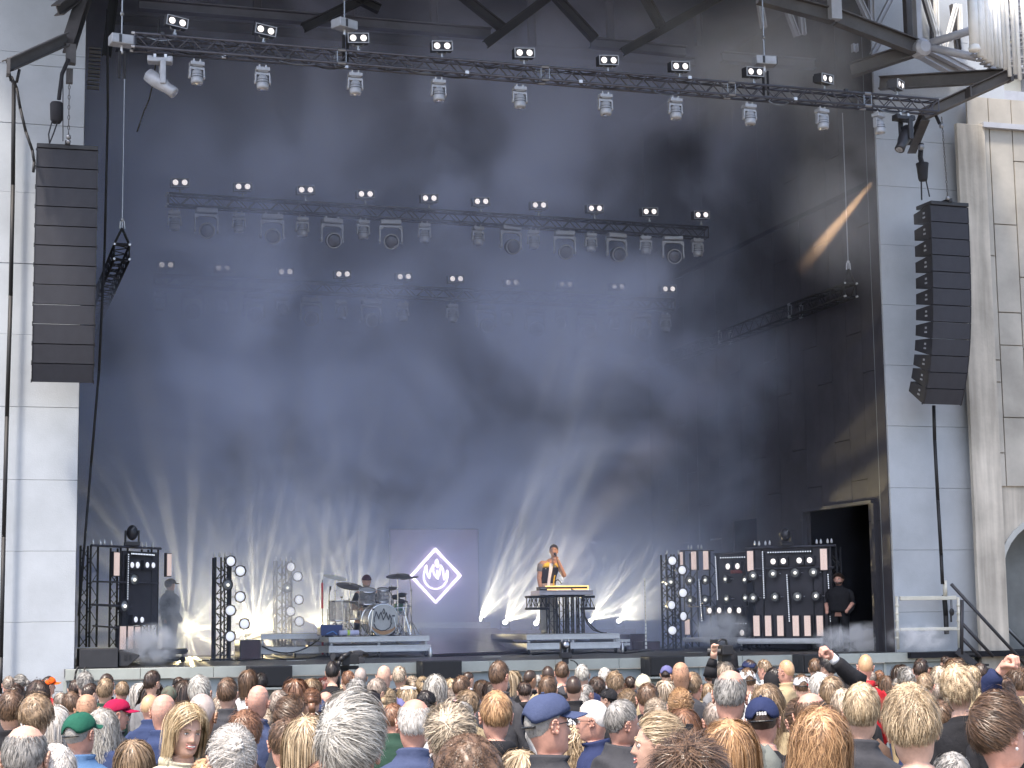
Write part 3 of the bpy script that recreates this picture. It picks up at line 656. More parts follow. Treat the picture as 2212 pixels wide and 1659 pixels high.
# hanging cables on the walls
def cableo(name, lab, pts, r, Y, m=None, cat='cable'):
    o = obj(name, MB().path([PY(u, v, y if (y := (q[0] if q else Y)) else Y) for (u, v, *q) in pts], r, n=8), m or M['cable'], smooth=True); tag(o, lab, cat); return o
cableo('hanging_cable', 'thick black cable down the left wall, left of the speaker array', [(30, 175), (28, 400), (23, 640), (15, 900), (8, 1160), (2, 1420), (0, 1500)], 0.033, 28.8)
cableo('hanging_cable', 'short black cable swinging from bracket tip to the top of left array', [(24, 165), (36, 190), (44, 235), (56, 285), (70, 325), (74, 350), (72, 372)], 0.022, 27.4)
cableo('hanging_cable', 'black strap loop under the tip of the left bracket', [(18, 150), (24, 175), (36, 178), (42, 150)], 0.022, 26.95)
cableo('hanging_cable', 'black cable down the right wall below the curved speaker array', [(2017, 876), (2019, 950), (2026, 1080), (2033, 1200), (2036, 1262)], 0.033, 28.7)
cableo('hanging_cable', 'black cable end beside the aluminium guard frame on the right', [(2040, 1285), (2043, 1330), (2045, 1370)], 0.045, 28.85)
obj_ = cableo('hanging_cable', 'dark rope looping down behind the left end of the front truss', [(344, 40), (341, 90), (333, 170), (322, 215), (310, 243), (296, 285)], 0.012, 27.2, M['rope'])
for (u, v0, v1, lab) in ((232, 20, 1330, 'long dark cable at the left edge inside the stage opening'),):
    cableo('hanging_cable', lab, [(u, v0), (u+1, 240), (u-6, 540), (u-18, 800), (u-35, 1000), (u-62, v1)], 0.02, 29.45, M['rope'])
o = thing('ladder_rack', 'grey rungs behind the left edge of the stage opening, up high', 'rack', (0, 0, 0))
for i in range(11):
    obj('rung', MB().box(PY(206-i*0.5, 105+i*8.5, 30.2), (0.20, 0.05, 0.03 if i not in (1, 6, 10) else 0.05)), M['steel'], o)
# =================================================================== things on the stage
def z1(x, y): return (138.3+x*.20832, 1106+y*.20832)      # picture helpers: enlarged crops -> picture points
def z2(x, y): return (518.5+x*.20832, 1106+y*.20832)
def z3(x, y): return (812.3+x*.20832, 1106+y*.20832)
def z4(x, y): return (1088.8+x*.20832, 1106+y*.20832)
def z5(x, y): return (1417.1+x*.20832, 1106+y*.20832)
def z6(x, y): return (1797.3+x*.20832, 1106+y*.20832)
def plane_pt(u, v, p0, p1):
    d = ray(u, v); n = Vector((p1.y-p0.y, -(p1.x-p0.x), 0)).normalized()
    return CAM + d*((p0-CAM).dot(n)/d.dot(n))
# ---- light fixtures used on the racks
def par_mesh():
    b = MB().lathe((0, 0, 0), [(0.03, 0.16), (0.07, 0.12), (0.092, 0.04), (0.097, 0.0), (0.104, 0.0), (0.104, -0.02), (0.090, -0.02), (0.088, 0.0)], (0, 1, 0), 20, cap=False)
    b.lathe((0, -0.012, 0), [(0.098, 0), (0.104, -0.01), (0.110, 0)], (0, 1, 0), 20, cap=False)
    for k in range(4):
        a = math.pi/4+k*math.pi/2; b.box((0.108*math.cos(a), -0.005, 0.108*math.sin(a)), (0.02, 0.03, 0.02))
    return b
def par_thing(loc, rz, lit, label, group, tilt=0, s=1.0, yaw2=0):
    t = thing('round_lamp', label, 'round lamp', loc, rot=(R(tilt), 0, rz+R(yaw2)), group=group)
    t.scale = (s, s, s)
    if 'par' not in used:
        used['par'] = par_mesh().mesh('lamp_body'); used['par'].materials.append(M['fixdark']); used['par'].shade_smooth()
        used['parL'] = MB().lathe((0, 0, 0), [(0.088, 0), (0.07, 0.016), (0.03, 0.026), (0.003, 0.028)], (0, -1, 0), 20).mesh('lit_glass'); used['parL'].materials.append(M['lenslit']); used['parL'].shade_smooth()
        used['parD'] = MB().lathe((0, 0.0, 0), [(0.086, 0), (0.075, -0.02), (0.045, -0.05), (0.035, -0.05), (0.030, -0.01), (0.012, 0.0), (0.002, 0)], (0, -1, 0), 20).mesh('mirror'); used['parD'].materials.append(M['mirror']); used['parD'].shade_smooth()
        used['parB'] = MB().path([(-0.12, 0.05, 0), (-0.12, 0.14, 0), (0.12, 0.14, 0), (0.12, 0.05, 0)], 0.009).mesh('bracket_mesh'); used['parB'].materials.append(M['fixgrey'])
    obj('body', used['par'], None, t); obj('lens', used['parL'] if lit else used['parD'], None, t); obj('yoke', used['parB'], None, t)
    if not lit: obj('bulb', MB().sphere((0.008, -0.008, -0.004), 0.030, 10, 7), M['bulb'], t, smooth=True)
    return t
def bulb_tips(t, pts):
    for p in pts: obj('spigot', MB().lathe(p, [(0.014, 0), (0.024, 0.02), (0.018, 0.06), (0.006, 0.09)], n=10), M['aluwhite'], t, smooth=True)
def rack(name, label, p0, p1, rz, zf, posts, rails, bars, dots, discs, pars, tips, panel, top_head=None, rail=None, side='right', thinbars=()):
    """rack standing in the vertical plane through p0,p1; everything given as picture points."""
    base = Vector((min(p0.x, p1.x), min(p0.y, p1.y), DK)); t = thing(name, label, 'light rack', base)
    Rz = Matrix.Rotation(rz, 3, 'Z')
    def P(x, y): return plane_pt(*zf(x, y), p0, p1)-base
    nrm = Rz @ Vector((0, -1, 0))
    for (x, y0, y1) in posts:
        a = P(x, y0); b = P(x, y1); a.x, a.y = b.x, b.y
        mb = MB()
        for o_ in ((0, 0), (0.20, 0), (0, 0.20), (0.20, 0.20)):
            oo = Rz @ Vector((o_[0]-0.1, o_[1]+0.06, 0)); mb.tube(b+oo, a+oo, 0.018, n=6)
        k = 0; h = b.z
        while h < a.z-0.2:
            for (q, r_) in (((-.1, .06), (.1, .06)), ((-.1, .26), (.1, .26)), ((-.1, .06), (-.1, .26))):
                qa = Rz @ Vector((q[0], q[1], 0)); ra = Rz @ Vector((r_[0], r_[1], 0)); zc = Vector((b.x, b.y, h))
                mb.tube(zc+(qa if k % 2 else ra), zc+(ra if k % 2 else qa)+Vector((0, 0, 0.2)), 0.008, n=4)
            h += 0.2; k += 1
        obj('post', mb, M['blacktruss'], t)
    for (xa, ya, xb, yb, r_) in rails: obj('rail', MB().tube(P(xa, ya)+nrm*0.0, P(xb, yb), r_, n=8), M['truss'], t)
    for (x0_, y0, x1_, y1) in panel:
        a = P(x0_, y0); b = P(x1_, y1); c = (a+b)/2-nrm*0.07; wd = (Vector((b.x, b.y, 0))-Vector((a.x, a.y, 0))).length
        obj('backboard', MB().box(c, (wd, 0.03, abs(a.z-b.z)), Rz), M['inner'], t)
    for (x, y0, y1, wd) in bars:
        a = P(x, y0); b = P(x, y1); h = (a.z-b.z); c = (a+b)/2
        bb = obj('light_bar', MB().box(c-nrm*0.02, (wd+0.03, 0.05, h+0.03), Rz), M['fixdark'], t)
        for s in (-1, 1): obj('tube', MB().box(c+nrm*0.012+Rz @ Vector((s*wd*0.25, 0, 0)), (wd*0.46, 0.012, h), Rz), M['ledbar'], bb)
    for (xa, ya, xb, yb, n, r_) in dots:
        mb = MB(); mc = MB()
        for i in range(n):
            p = P(xa+(xb-xa)*i/(n-1), ya+(yb-ya)*i/(n-1)); mb.sphere(p+nrm*0.02, r_, 8, 5)
        a = P(xa, ya); b = P(xb, yb); mc.tube(a-nrm*0.01, b-nrm*0.01, 0.028, n=6)
        s_ = obj('dot_strip', mc, M['black'], t); obj('led_dots', mb, M['leddot'], s_, kind='stuff')
    for (x, y, r_) in discs:
        p = P(x, y); h_ = obj('blinder_cell', MB().box(p, (r_*3.4, 0.07, r_*3.2), Rz), M['fixdark'], t, bevel=0.004)
        obj('lens', MB().lathe(p+nrm*0.036, [(r_, 0), (r_*0.85, 0.012), (0.002, 0.02)], nrm, 18), M['lenslit'] if side == 'left' else M['lens'], h_, smooth=True)
    bulb_tips(t, [P(x, y) for (x, y) in tips])
    if rail:
        (xa, ya, xb, yb) = rail; a = P(xa, ya); b = P(xb, yb); c = (a+b)/2; wd = (b-a).length
        pl = obj('platform', MB().box(c-nrm*0.4, (wd, 0.9, 0.10), Rz).box(c+nrm*0.06, (wd, 0.03, 0.05), Rz), M['aluwhite'] if side == 'right' else M['steel'], t, bevel=0.005)
        for q in (a, b):
            q2 = Vector((q.x, q.y, 0)).lerp(Vector((c.x, c.y, 0)), 0.06)
            obj('wheel', MB().lathe(Vector((q2.x, q2.y, 0.055)), [(0.05, -0.02), (0.055, 0), (0.05, 0.02)], Rz @ Vector((1, 0, 0)), 14), M['black'], pl); obj('leg', MB().tube(Vector((q2.x, q2.y, 0.06)), Vector((q2.x, q2.y, c.z)), 0.02), M['alu'], pl)
    # round lamps: things of their own
    for i, (x, y, lit, lb) in enumerate(pars): par_thing(P(x, y)+base+nrm*0.05, rz, lit, lb, 'round lamps of the '+('right' if side == 'right' else 'left')+' light racks', 0, 1.0, random.uniform(-12, 12))
    if top_head:
        p = P(*top_head)+base
        tt = thing('moving_head', 'dark moving head standing on top of the %s light rack' % side, 'moving head lamp', p)
        obj('base', MB().box((0, 0, 0.03), (0.26, 0.2, 0.07)), M['fixdark'], tt, bevel=0.01)
        obj('yoke', MB().box((-0.11, 0, 0.16), (0.03, 0.08, 0.2)).box((0.11, 0, 0.16), (0.03, 0.08, 0.2)), M['fixdark'], tt, bevel=0.01)
        obj('head', MB().sphere((0, 0, 0.22), (0.095, 0.11, 0.13), 16, 10), M['fixdark'], tt, smooth=True)
        obj('lens', MB().lathe((-0.01, -0.06, 0.30), [(0.05, 0), (0.02, 0.012)], (-0.3, -0.6, 0.8), 14), M['lensgrey'], tt)
    return t
# right front rack
rp0 = Vector((14.7, 32.15, 0)); rp1 = Vector((15.9, 30.7, 0)); rzr = math.atan2(rp1.y-rp0.y, rp1.x-rp0.x)
nm = lambda a: 'clear round lamp on the right front rack, '+a
pr = [(1015, 660, 0, nm('upper row, first from the left')), (1220, 640, 0, nm('upper row, second from the left')), (1450, 630, 0, nm('upper row, third from the left')), (1640, 625, 0, nm('upper row, at its right end')),
      (1015, 890, 0, nm('lower row, first from the left')), (1240, 880, 0, nm('lower row, second from the left')), (1475, 875, 0, nm('lower row, third from the left')), (1665, 870, 0, nm('lower row, at its right end'))]
rack('light_rack', 'black rack with pink light bars and lamps at the right side of the stage', rp0, rp1, rzr, z5, [(1070, 375, 1400), (1690, 365, 1400), (1840, 360, 1420)],
     [(925, 378, 1860, 345, 0.02), (990, 590, 1840, 570, 0.014), (1000, 1310, 1850, 1310, 0.02)],
     [(980, 405, 612, 0.13), (1741, 382, 600, 0.14)]+[(x, 1075, 1285, 0.13) for x in (1045, 1166, 1292, 1452, 1573, 1702)],
     [(1108, 415, 1125, 888, 22, 0.013), (1360, 655, 1387, 1130, 22, 0.013), (1787, 650, 1815, 1130, 22, 0.013), (1167, 420, 1605, 408, 18, 0.014)],
     [(1222, 514, 0.055), (1328, 510, 0.055), (1492, 503, 0.055), (1600, 500, 0.055)], pr,
     [(1025, 345), (1070, 348), (1135, 345), (1180, 342), (1667, 330), (1710, 328), (1780, 324), (1820, 322)], [(1000, 385, 1830, 1310)], (1345, 352), (860, 1338, 1745, 1338))
# right rear rack
rq0 = PY(1478, 1300, 35.6); rq1 = PY(1611, 1300, 33.9); rq0.z = rq1.z = 0; rzq = math.atan2(rq1.y-rq0.y, rq1.x-rq0.x)
nm = lambda a: 'clear round lamp on the right rear rack, '+a
pr = [(365, 710, 0, nm('upper row, far left')), (527, 705, 0, nm('upper row, second from the left')), (735, 695, 0, nm('upper row, third from the left')), (935, 700, 0, nm('upper row, at its right end')),
      (370, 915, 0, nm('lower row, far left')), (527, 910, 0, nm('lower row, second from the left')), (745, 900, 0, nm('lower row, third from the left')), (940, 890, 0, nm('lower row, at its right end'))]
rack('light_rack', 'hazy rack with pink light bars behind the right front rack', rq0, rq1, rzq, z5, [(320, 430, 1400), (590, 430, 1400)],
     [(250, 400, 600, 400, 0.012), (598, 435, 930, 415, 0.014), (330, 980, 960, 975, 0.012)],
     [(265, 415, 555, 0.10), (395, 410, 598, 0.15), (520, 405, 597, 0.15), (330, 1115, 1270, 0.14)],
     [(453, 705, 482, 1125, 20, 0.013), (622, 468, 644, 903, 22, 0.014), (678, 475, 925, 468, 11, 0.015), (785, 1157, 938, 1156, 7, 0.014)],
     [(757, 565, 0.062), (857, 562, 0.062), (568, 1022, 0.060), (668, 1020, 0.060), (775, 1020, 0.060), (873, 1020, 0.060), (905, 1252, 0.060)], pr,
     [(335, 388), (366, 388), (436, 384), (470, 384)], [(605, 430, 930, 1300)], None, (300, 1325, 990, 1325))
o = obj('red_box', MB().box(plane_pt(*z5(835, 620), rq0, rq1)+Vector((-.05, -.1, 0)), (0.22, 0.12, 0.07)), mat('dull_red', (0.22, 0.05, 0.045), 0.6), bevel=0.01); tag(o, 'small dull red box fixed on the right rear rack', 'box')
# left rack
lp0 = Vector((2.0, 29.9, 0)); lp1 = Vector((3.47, 31.7, 0)); rzl = math.atan2(lp1.y-lp0.y, lp1.x-lp0.x)
nm = lambda a: 'dark round lamp on the left rack, '+a
pr = [(600, 975, 0, nm('lower of the two')), (700, 700, 0, nm('upper of the two'))]
rack('light_rack', 'black rack with narrow light bars at the left side of the stage', lp0, lp1, rzl, z1, [(330, 345, 1400), (640, 370, 1400), (960, 385, 1400)],
     [(285, 345, 1005, 380, 0.02), (300, 720, 980, 740, 0.014), (290, 960, 700, 980, 0.02), (300, 1180, 560, 1200, 0.014)],
     [(541, 420, 660, 0.15), (1086, 435, 663, 0.13), (605, 1185, 1425, 0.17), (685, 1185, 1415, 0.15), (757, 1190, 1410, 0.15)],
     [(693, 432, 922, 446, 15, 0.013), (660, 440, 650, 900, 20, 0.010)],
     [(688, 550, 0.05), (745, 550, 0.055), (845, 550, 0.05), (907, 553, 0.05), (725, 1115, 0.05), (790, 1118, 0.05)], pr,
     [(300, 340), (375, 345), (418, 340), (490, 350), (808, 368), (850, 368), (920, 370)], [(640, 400, 1000, 1170)], (705, 350), (600, 1448, 1250, 1462), side='left')
# ---- lamp towers
def tower(label, zf, Y, xs, y0, y1, discs, tips, gcol, glab):
    a = PY(*zf(xs[0], y1), Y); b = PY(*zf(xs[1], y1), Y); c = Vector(((a.x+b.x)/2, Y, DK)); h = PY(*zf(xs[0], y0), Y).z-DK; wd = abs(b.x-a.x)
    t = thing('lamp_tower', label, 'lamp tower', c)
    k = 0
    for sx in (-1, 1):
        for sy in (0, 1): obj('leg', MB().tube((sx*wd/2, sy*wd, 0), (sx*wd/2, sy*wd, h), 0.024, n=8), gcol, t)
        obj('leg', MB().tube((sx*wd*0.12, 0, 0), (sx*wd*0.12, 0, h), 0.016, n=8), gcol, t)
    mb = MB(); z = 0.05
    while z < h-0.15:
        q = 0.14
        for (p, r_) in (((-.5, 0), (-.12, 0)), ((.12, 0), (.5, 0)), ((-.5, 1), (.5, 1)), ((-.12, 0), (.12, 0)), ((-.5, 0), (-.5, 1)), ((.5, 0), (.5, 1))):
            aa = Vector((p[0]*wd, p[1]*wd, z)); bb = Vector((r_[0]*wd, r_[1]*wd, z+q)); 
            if k % 2: aa.z, bb.z = bb.z, aa.z
            mb.tube(aa, bb, 0.009, n=4)
        z += q; k += 1
    obj('lattice', mb, gcol, t, kind='stuff')
    obj('base_plate', MB().box((0, wd/2, 0.02), (wd+0.1, wd+0.1, 0.03)), gcol, t)
    bulb_tips(t, [PY(*zf(x, y), Y)-c for (x, y) in tips])
    for i, (x, y, lit) in enumerate(discs):
        p = PY(*zf(x, y), Y-0.14)
        par_thing(p, R(random.uniform(-10, 14)), lit, ('glowing' if lit else 'unlit chrome')+' round lamp on the %s, %s from the top' % (glab, ORD[i]), 'round lamps on the '+glab, 0, 0.98)
tower('black lattice tower with glowing round lamps left of the drums', z1, 33.0, (1560, 1718), 470, 1530, [(1728, 510, 1), (1828, 612, 1), (1695, 755, 0), (1825, 880, 1), (1725, 1020, 1), (1870, 1160, 1), (1722, 1290, 1)], [(1560, 470), (1612, 466), (1673, 468), (1728, 470)], M['blacktruss'], 'black left tower')
tower('hazy rear lamp tower between the black tower and the drums', z2, 36.6, (375, 530), 505, 1330, [(525, 570, 1), (597, 668, 1), (487, 785, 0), (610, 910, 1), (523, 1030, 1), (615, 1135, 1)], [(372, 510), (420, 510), (478, 510), (526, 510)], M['blacktruss'], 'hazy rear tower')
tower('hazy lattice tower with glowing lamps left of the right racks', z5, 34.3, (128, 262), 440, 1425, [(168, 505, 1), (270, 603, 1), (150, 725, 0), (278, 838, 1), (160, 965, 1), (282, 1080, 1), (168, 1228, 1)], [(115, 440), (232, 440)], M['blacktruss'], 'hazy right tower')
# ---- rolling risers
def riser(label, u0, v0, u1, Y, dep, v_low, topm=None, posts=(0.03, 0.5, 0.97), h_b=0.10, name='stage_riser', bot=None, hb2=0.12):
    a = PY(u0, v0, Y); b = PY(u1, v0, Y); zt = (a.z+b.z)/2; zl = PY((u0+u1)/2, v_low, Y).z; wd = b.x-a.x; c = Vector(((a.x+b.x)/2, Y, DK))
    t = thing(name, label, 'riser', c); H = zt-DK; Hl = zl-DK
    obj('top_board', MB().box((0, dep/2, H-0.02), (wd-0.03, dep-0.03, 0.04)), M['deck'], t)
    fr = MB()
    for (zz, hb) in ((H-h_b/2, h_b), (Hl-hb2/2, hb2)):
        m_ = M['aluwhite']
        sb = MB()
        sb.box((0, -0.0, zz), (wd, 0.04, hb)); sb.box((0, -0.024, zz+hb*0.38), (wd, 0.016, hb*0.2)); sb.box((0, -0.024, zz-hb*0.38), (wd, 0.016, hb*0.2))
        obj('front_beam', sb, m_, t)
        for s in (-1, 1): obj('side_beam', MB().box((s*(wd/2-0.02), dep/2, zz), (0.04, dep-0.05, hb)), M['alu'], t)
        obj('rear_beam', MB().box((0, dep-0.0, zz), (wd, 0.04, hb)), M['alu'], t)
    for f in posts:
        for yy in (0.03, dep-0.03): obj('post', MB().tube((wd*(f-0.5), yy, Hl), (wd*(f-0.5), yy, H-h_b), 0.028), M['aluwhite'], t, smooth=True)
        cst = obj('castor', MB().tube((wd*(f-0.5), 0.08, Hl-hb2), (wd*(f-0.5), 0.08, 0.09), 0.02).box((wd*(f-0.5), 0.08, 0.09), (0.05, 0.07, 0.05)), M['alu'], t)
        obj('wheel', MB().lathe((wd*(f-0.5), 0.06, 0.055), [(0.045, -0.018), (0.055, -0.01), (0.055, 0.01), (0.045, 0.018)], (1, 0, 0), 14), M['black'], cst)
    return t, c, H, wd
rsL, *_ = riser('low aluminium riser to the left, behind the drum riser', 563, 1369, 712, 34.1, 2.0, 1397.5)
rsD, cD, HD, wD = riser('aluminium rolling riser carrying the drum kit', 710, 1374.5, 927, 33.1, 2.4, 1394)
rsK, cK, HK, wK = riser('aluminium rolling riser carrying the keyboard desk', 1137, 1369.5, 1338, 32.9, 2.4, 1388, posts=(0.03, 0.42, 0.5, 0.97))
rsB, *_ = riser('short aluminium riser end behind the keyboard riser', 1325, 1381, 1360, 33.9, 1.4, 1389, posts=(0.2, 0.8), h_b=0.05, hb2=0.05)
rsU, cU, HU, wU = riser('long low platform at the back under the emblem screen', 893, 1344, 1059, 36.6, 1.8, 1354, h_b=0.10, hb2=0.04, posts=(0.1, 0.9))
# pedestals / far platform where the beam lights stand
o = thing('low_platform', 'low platform at the back right where the beam lights stand', 'platform', (0, 0, 0))
a = PY(1040, 1352, 37.4); b = PY(1370, 1352, 37.4)
obj('board', MB().box(((a.x+b.x)/2, 37.9, (DK+a.z)/2-0.05), (b.x-a.x, 1.2, a.z-DK-0.12)), M['casep'], o)
a2 = PY(395, 1366, 37.4); b2 = PY(790, 1366, 37.4)
o = thing('low_platform', 'low platform at the back left where the beam lights stand', 'platform', (0, 0, 0))
obj('board', MB().box(((a2.x+b2.x)/2, 37.9, (DK+a2.z)/2-0.05), (b2.x-a2.x, 1.2, a2.z-DK-0.12)), M['casep'], o)
# ramp
rm = MB(); pa = PY(905, 1356, 36.5); pb = PY(1074, 1357, 36.5); pc_ = PZ(932, 1417.5, DK+0.02); pd_ = PZ(1142, 1410, DK+0.02)
vs = [pa, pb, pd_, pc_]; vs += [Vector((p.x, p.y, DK+0.004)) for p in vs]
rm.add(vs, [(0, 3, 2, 1), (4, 5, 6, 7), (0, 1, 5, 4), (1, 2, 6, 5), (2, 3, 7, 6), (3, 0, 4, 7)])
o = obj('ramp', rm, mat('ramp_lino', (0.05, 0.034, 0.05), 0.28, var=0.5, scale=2.5, bump=0.05)); tag(o, 'glossy dark purple ramp sloping down from the emblem screen', 'ramp')
o = obj('ramp_edge', MB().box((pc_+pd_)/2+Vector((0, 0.15, 0.03)), ((pd_-pc_).length-0.1, 0.25, 0.012), Matrix.Rotation(math.atan2((pd_-pc_).y, (pd_-pc_).x), 3, 'Z')), M['casep'])
tag(o, 'flat threshold board at the foot of the ramp', 'board')
# ---- emblem screen
YP = 36.9
pa = PY(843, 1144, YP); pb = PY(1034, 1343.5, YP); cen = Vector(((pa.x+pb.x)/2, YP, (pa.z+pb.z)/2))
sc_ = thing('emblem_screen', 'purple grey square screen with a glowing flame emblem in a diamond', 'screen', cen)
W_ = pb.x-pa.x; H_ = pa.z-pb.z
obj('panel', MB().box((0, 0.06, 0), (W_, 0.10, H_)), mat('screen_cloth', (0.36, 0.29, 0.37), 0.75, var=0.12, scale=1.5, bump=0.1, bscale=150), sc_)
obj('frame', MB().box((0, 0.02, H_/2+0.012), (W_, 0.06, 0.02)).box((-W_/2-0.01, 0.02, 0), (0.02, 0.06, H_)).box((W_/2+0.01, 0.02, 0), (0.02, 0.06, H_)), M['steel'], sc_)
M['neon'] = mat('emblem_light', (1, 1, 1), 0.4, var=0, emit=(1.0, 0.86, 1.0), estr=3.2)
def ribbon(mb, pts, wd, y=-0.03, th=0.03, closed=False):
    pts = [Vector((p[0], 0, p[1])) for p in pts]
    n = len(pts)
    for i in range(n if closed else n-1):
        a = pts[i]; b = pts[(i+1) % n]; d = (b-a); L_ = d.length
        if L_ < 1e-5: continue
        x = d.normalized(); z = Vector((-x.z, 0, x.x)); Rm = Matrix((x, Vector((0, 1, 0)), z)).transposed()
        mb.box((a+b)/2+Vector((0, y, 0)), (L_+wd*0.55, th*(1+0.02*(i % 2)), wd), Rm)
def epts(l): return [(lambda p: (p.x, p.z))(PY(*z3(x, y), YP)-cen) for (x, y) in l]
mb = MB(); ribbon(mb, epts([(610, 388), (868, 658), (615, 938), (362, 665)]), 0.046, closed=True); obj('diamond', mb, M['neon'], sc_)
FL1 = [(516, 560), (503, 600), (492, 640), (492, 690), (508, 735), (540, 772), (580, 792), (615, 798), (655, 790), (695, 765), (724, 728), (738, 685), (740, 640), (736, 612)]
FL2 = [(516, 560), (522, 620), (547, 685), (560, 615), (592, 552), (587, 600), (603, 650), (634, 690)]
FL3 = [(634, 690), (652, 650), (662, 600), (668, 552), (690, 600), (702, 698), (718, 660), (736, 612)]
FL4 = [(634, 690), (628, 640), (633, 610)]
FL5 = [(626, 495), (614, 525), (618, 548), (632, 572), (644, 545), (638, 520)]
mb = MB()
for f in (FL1, FL2, FL3, FL4): ribbon(mb, epts(f), 0.026)
ribbon(mb, epts(FL5), 0.022, closed=True); obj('flame', mb, M['neon'], sc_)
# ---- beam lights at the back: lit lamps with patterned spots
def gobo_spot(loc, aim, energy, cone, seed=0.0, col=(1.0, 0.97, 0.86), blend=0.35, rays=0, arc=None):
    """spot lamp; with rays>0 its glass splits the light into radial blades round the lamp's own axis"""
    l = bpy.data.lights.new('beam', 'SPOT'); l.energy = energy; l.spot_size = R(cone); l.spot_blend = blend; l.shadow_soft_size = 0.02; l.color = col
    o = bpy.data.objects.new('beam_lamp', l); COL.objects.link(o); o.location = loc
    z = -Vector(aim).normalized(); y = (Vector((0, 0, 1))-z*z.z).normalized(); x = y.cross(z)
    o.rotation_euler = Matrix((x, y, z)).transposed().to_euler()
    if not rays: return o
    l.use_nodes = True; nt = l.node_tree; em = nt.nodes['Emission']
    g_ = nt.nodes.new('ShaderNodeTexCoord'); sp = nt.nodes.new('ShaderNodeSeparateXYZ'); at = nt.nodes.new('ShaderNodeMath'); at.operation = 'ARCTAN2'
    nt.links.new(g_.outputs['Normal'], sp.inputs[0]); nt.links.new(sp.outputs[1], at.inputs[0]); ng = nt.nodes.new('ShaderNodeMath'); ng.operation = 'MULTIPLY'; ng.inputs[1].default_value = -1; nt.links.new(sp.outputs[0], ng.inputs[0]); nt.links.new(ng.outputs[0], at.inputs[1])
    ml = nt.nodes.new('ShaderNodeMath'); ml.operation = 'MULTIPLY_ADD'; ml.inputs[1].default_value = rays; ml.inputs[2].default_value = seed; nt.links.new(at.outputs[0], ml.inputs[0])
    n = nt.nodes.new('ShaderNodeTexNoise'); n.noise_dimensions = '1D'; n.inputs['Scale'].default_value = 1.0; n.inputs['Detail'].default_value = 1.0
    nt.links.new(ml.outputs[0], n.inputs['W'])
    mr = nt.nodes.new('ShaderNodeMapRange'); mr.interpolation_type = 'SMOOTHSTEP'; mr.inputs[1].default_value = 0.48; mr.inputs[2].default_value = 0.64; mr.inputs[3].default_value = 0.02; mr.inputs[4].default_value = 1.0
    nt.links.new(n.outputs['Fac'], mr.inputs[0]); cur = mr.outputs[0]
    if arc:
        for (p, q, lo, hi) in ((arc[0]-.18, arc[0], 0, 1), (arc[1], arc[1]+.18, 1, 0)):
            m2 = nt.nodes.new('ShaderNodeMapRange'); m2.interpolation_type = 'SMOOTHSTEP'
            for i, vv in enumerate((p, q, lo, hi)): m2.inputs[i+1].default_value = vv
            nt.links.new(at.outputs[0], m2.inputs[0]); mu = nt.nodes.new('ShaderNodeMath'); mu.operation = 'MULTIPLY'; nt.links.new(cur, mu.inputs[0]); nt.links.new(m2.outputs[0], mu.inputs[1]); cur = mu.outputs[0]
    nt.links.new(cur, em.inputs['Strength']); return o
def beam_fixture(loc, aim, lab):
    t = thing('beam_light', lab, 'beam light', loc)
    aim = Vector(aim).normalized()
    obj('head', MB().lathe(-aim*0.22, [(0.06, 0), (0.09, 0.05), (0.09, 0.18), (0.075, 0.21)], aim, 16), M['fixdark'], t, smooth=True)
    obj('lens', MB().lathe(-aim*0.005, [(0.05, 0), (0.03, 0.012), (0.004, 0.014)], aim, 14), M['hot'], t)
    obj('base', MB().box((-aim.x*0.15, -aim.y*0.15, -0.17), (0.2, 0.2, 0.08)).box((-aim.x*0.15-0.1, -aim.y*0.15, -0.06), (0.02, 0.06, 0.2)).box((-aim.x*0.15+0.1, -aim.y*0.15, -0.06), (0.02, 0.06, 0.2)), M['fixdark'], t)
BEAMS = [((405, 1358), 150, 1.1, 'left', None), ((549, 1356), 150, 1.1, 'left', None), ((688, 1350), 120, .6, 'left', (-.3, 3.0)), ((770, 1345), 120, .6, 'left', (-.2, 3.0)),
         ((1036, 1337), 104, 1.1, 'right', (0.25, 1.3)), ((1091, 1344), 110, .9, 'right', (0.15, 1.35)), ((1158, 1346), 110, .9, 'right', (0.15, 1.4)), ((1275, 1341), 98, 1.3, 'right', (0.05, 1.15)), ((1337, 1341), 96, 1.3, 'right', (0.0, 1.1))]
EB = 1500
for i, (uv, cone, e, sd, arc) in enumerate(BEAMS):
    p = PY(uv[0], uv[1], 37.5); k = i if sd == 'left' else i-4
    aim = (CAM-p).normalized(); aim = Vector((aim.x, aim.y, aim.z+0.10)).normalized()
    beam_fixture(p, aim, 'glaring white beam light low at the back %s, %s from the left' % (sd, ORD[k]))
    gobo_spot(p+aim*0.03, aim, EB*e*(1.0 if sd == 'left' else 1.6), cone, 1.3+i*7.1, (1.0, 0.80, 0.42) if sd == 'left' else (1.0, 0.83, 0.48), rays=8.0, arc=arc)
# orange beam of the black spotlight
_tg = PY(1207, 1215, 34.0); gobo_spot(pc+pd*0.34, _tg-(pc+pd*0.34), 4200, 7.5, 0.4, (1.0, 0.60, 0.30), 1.0)
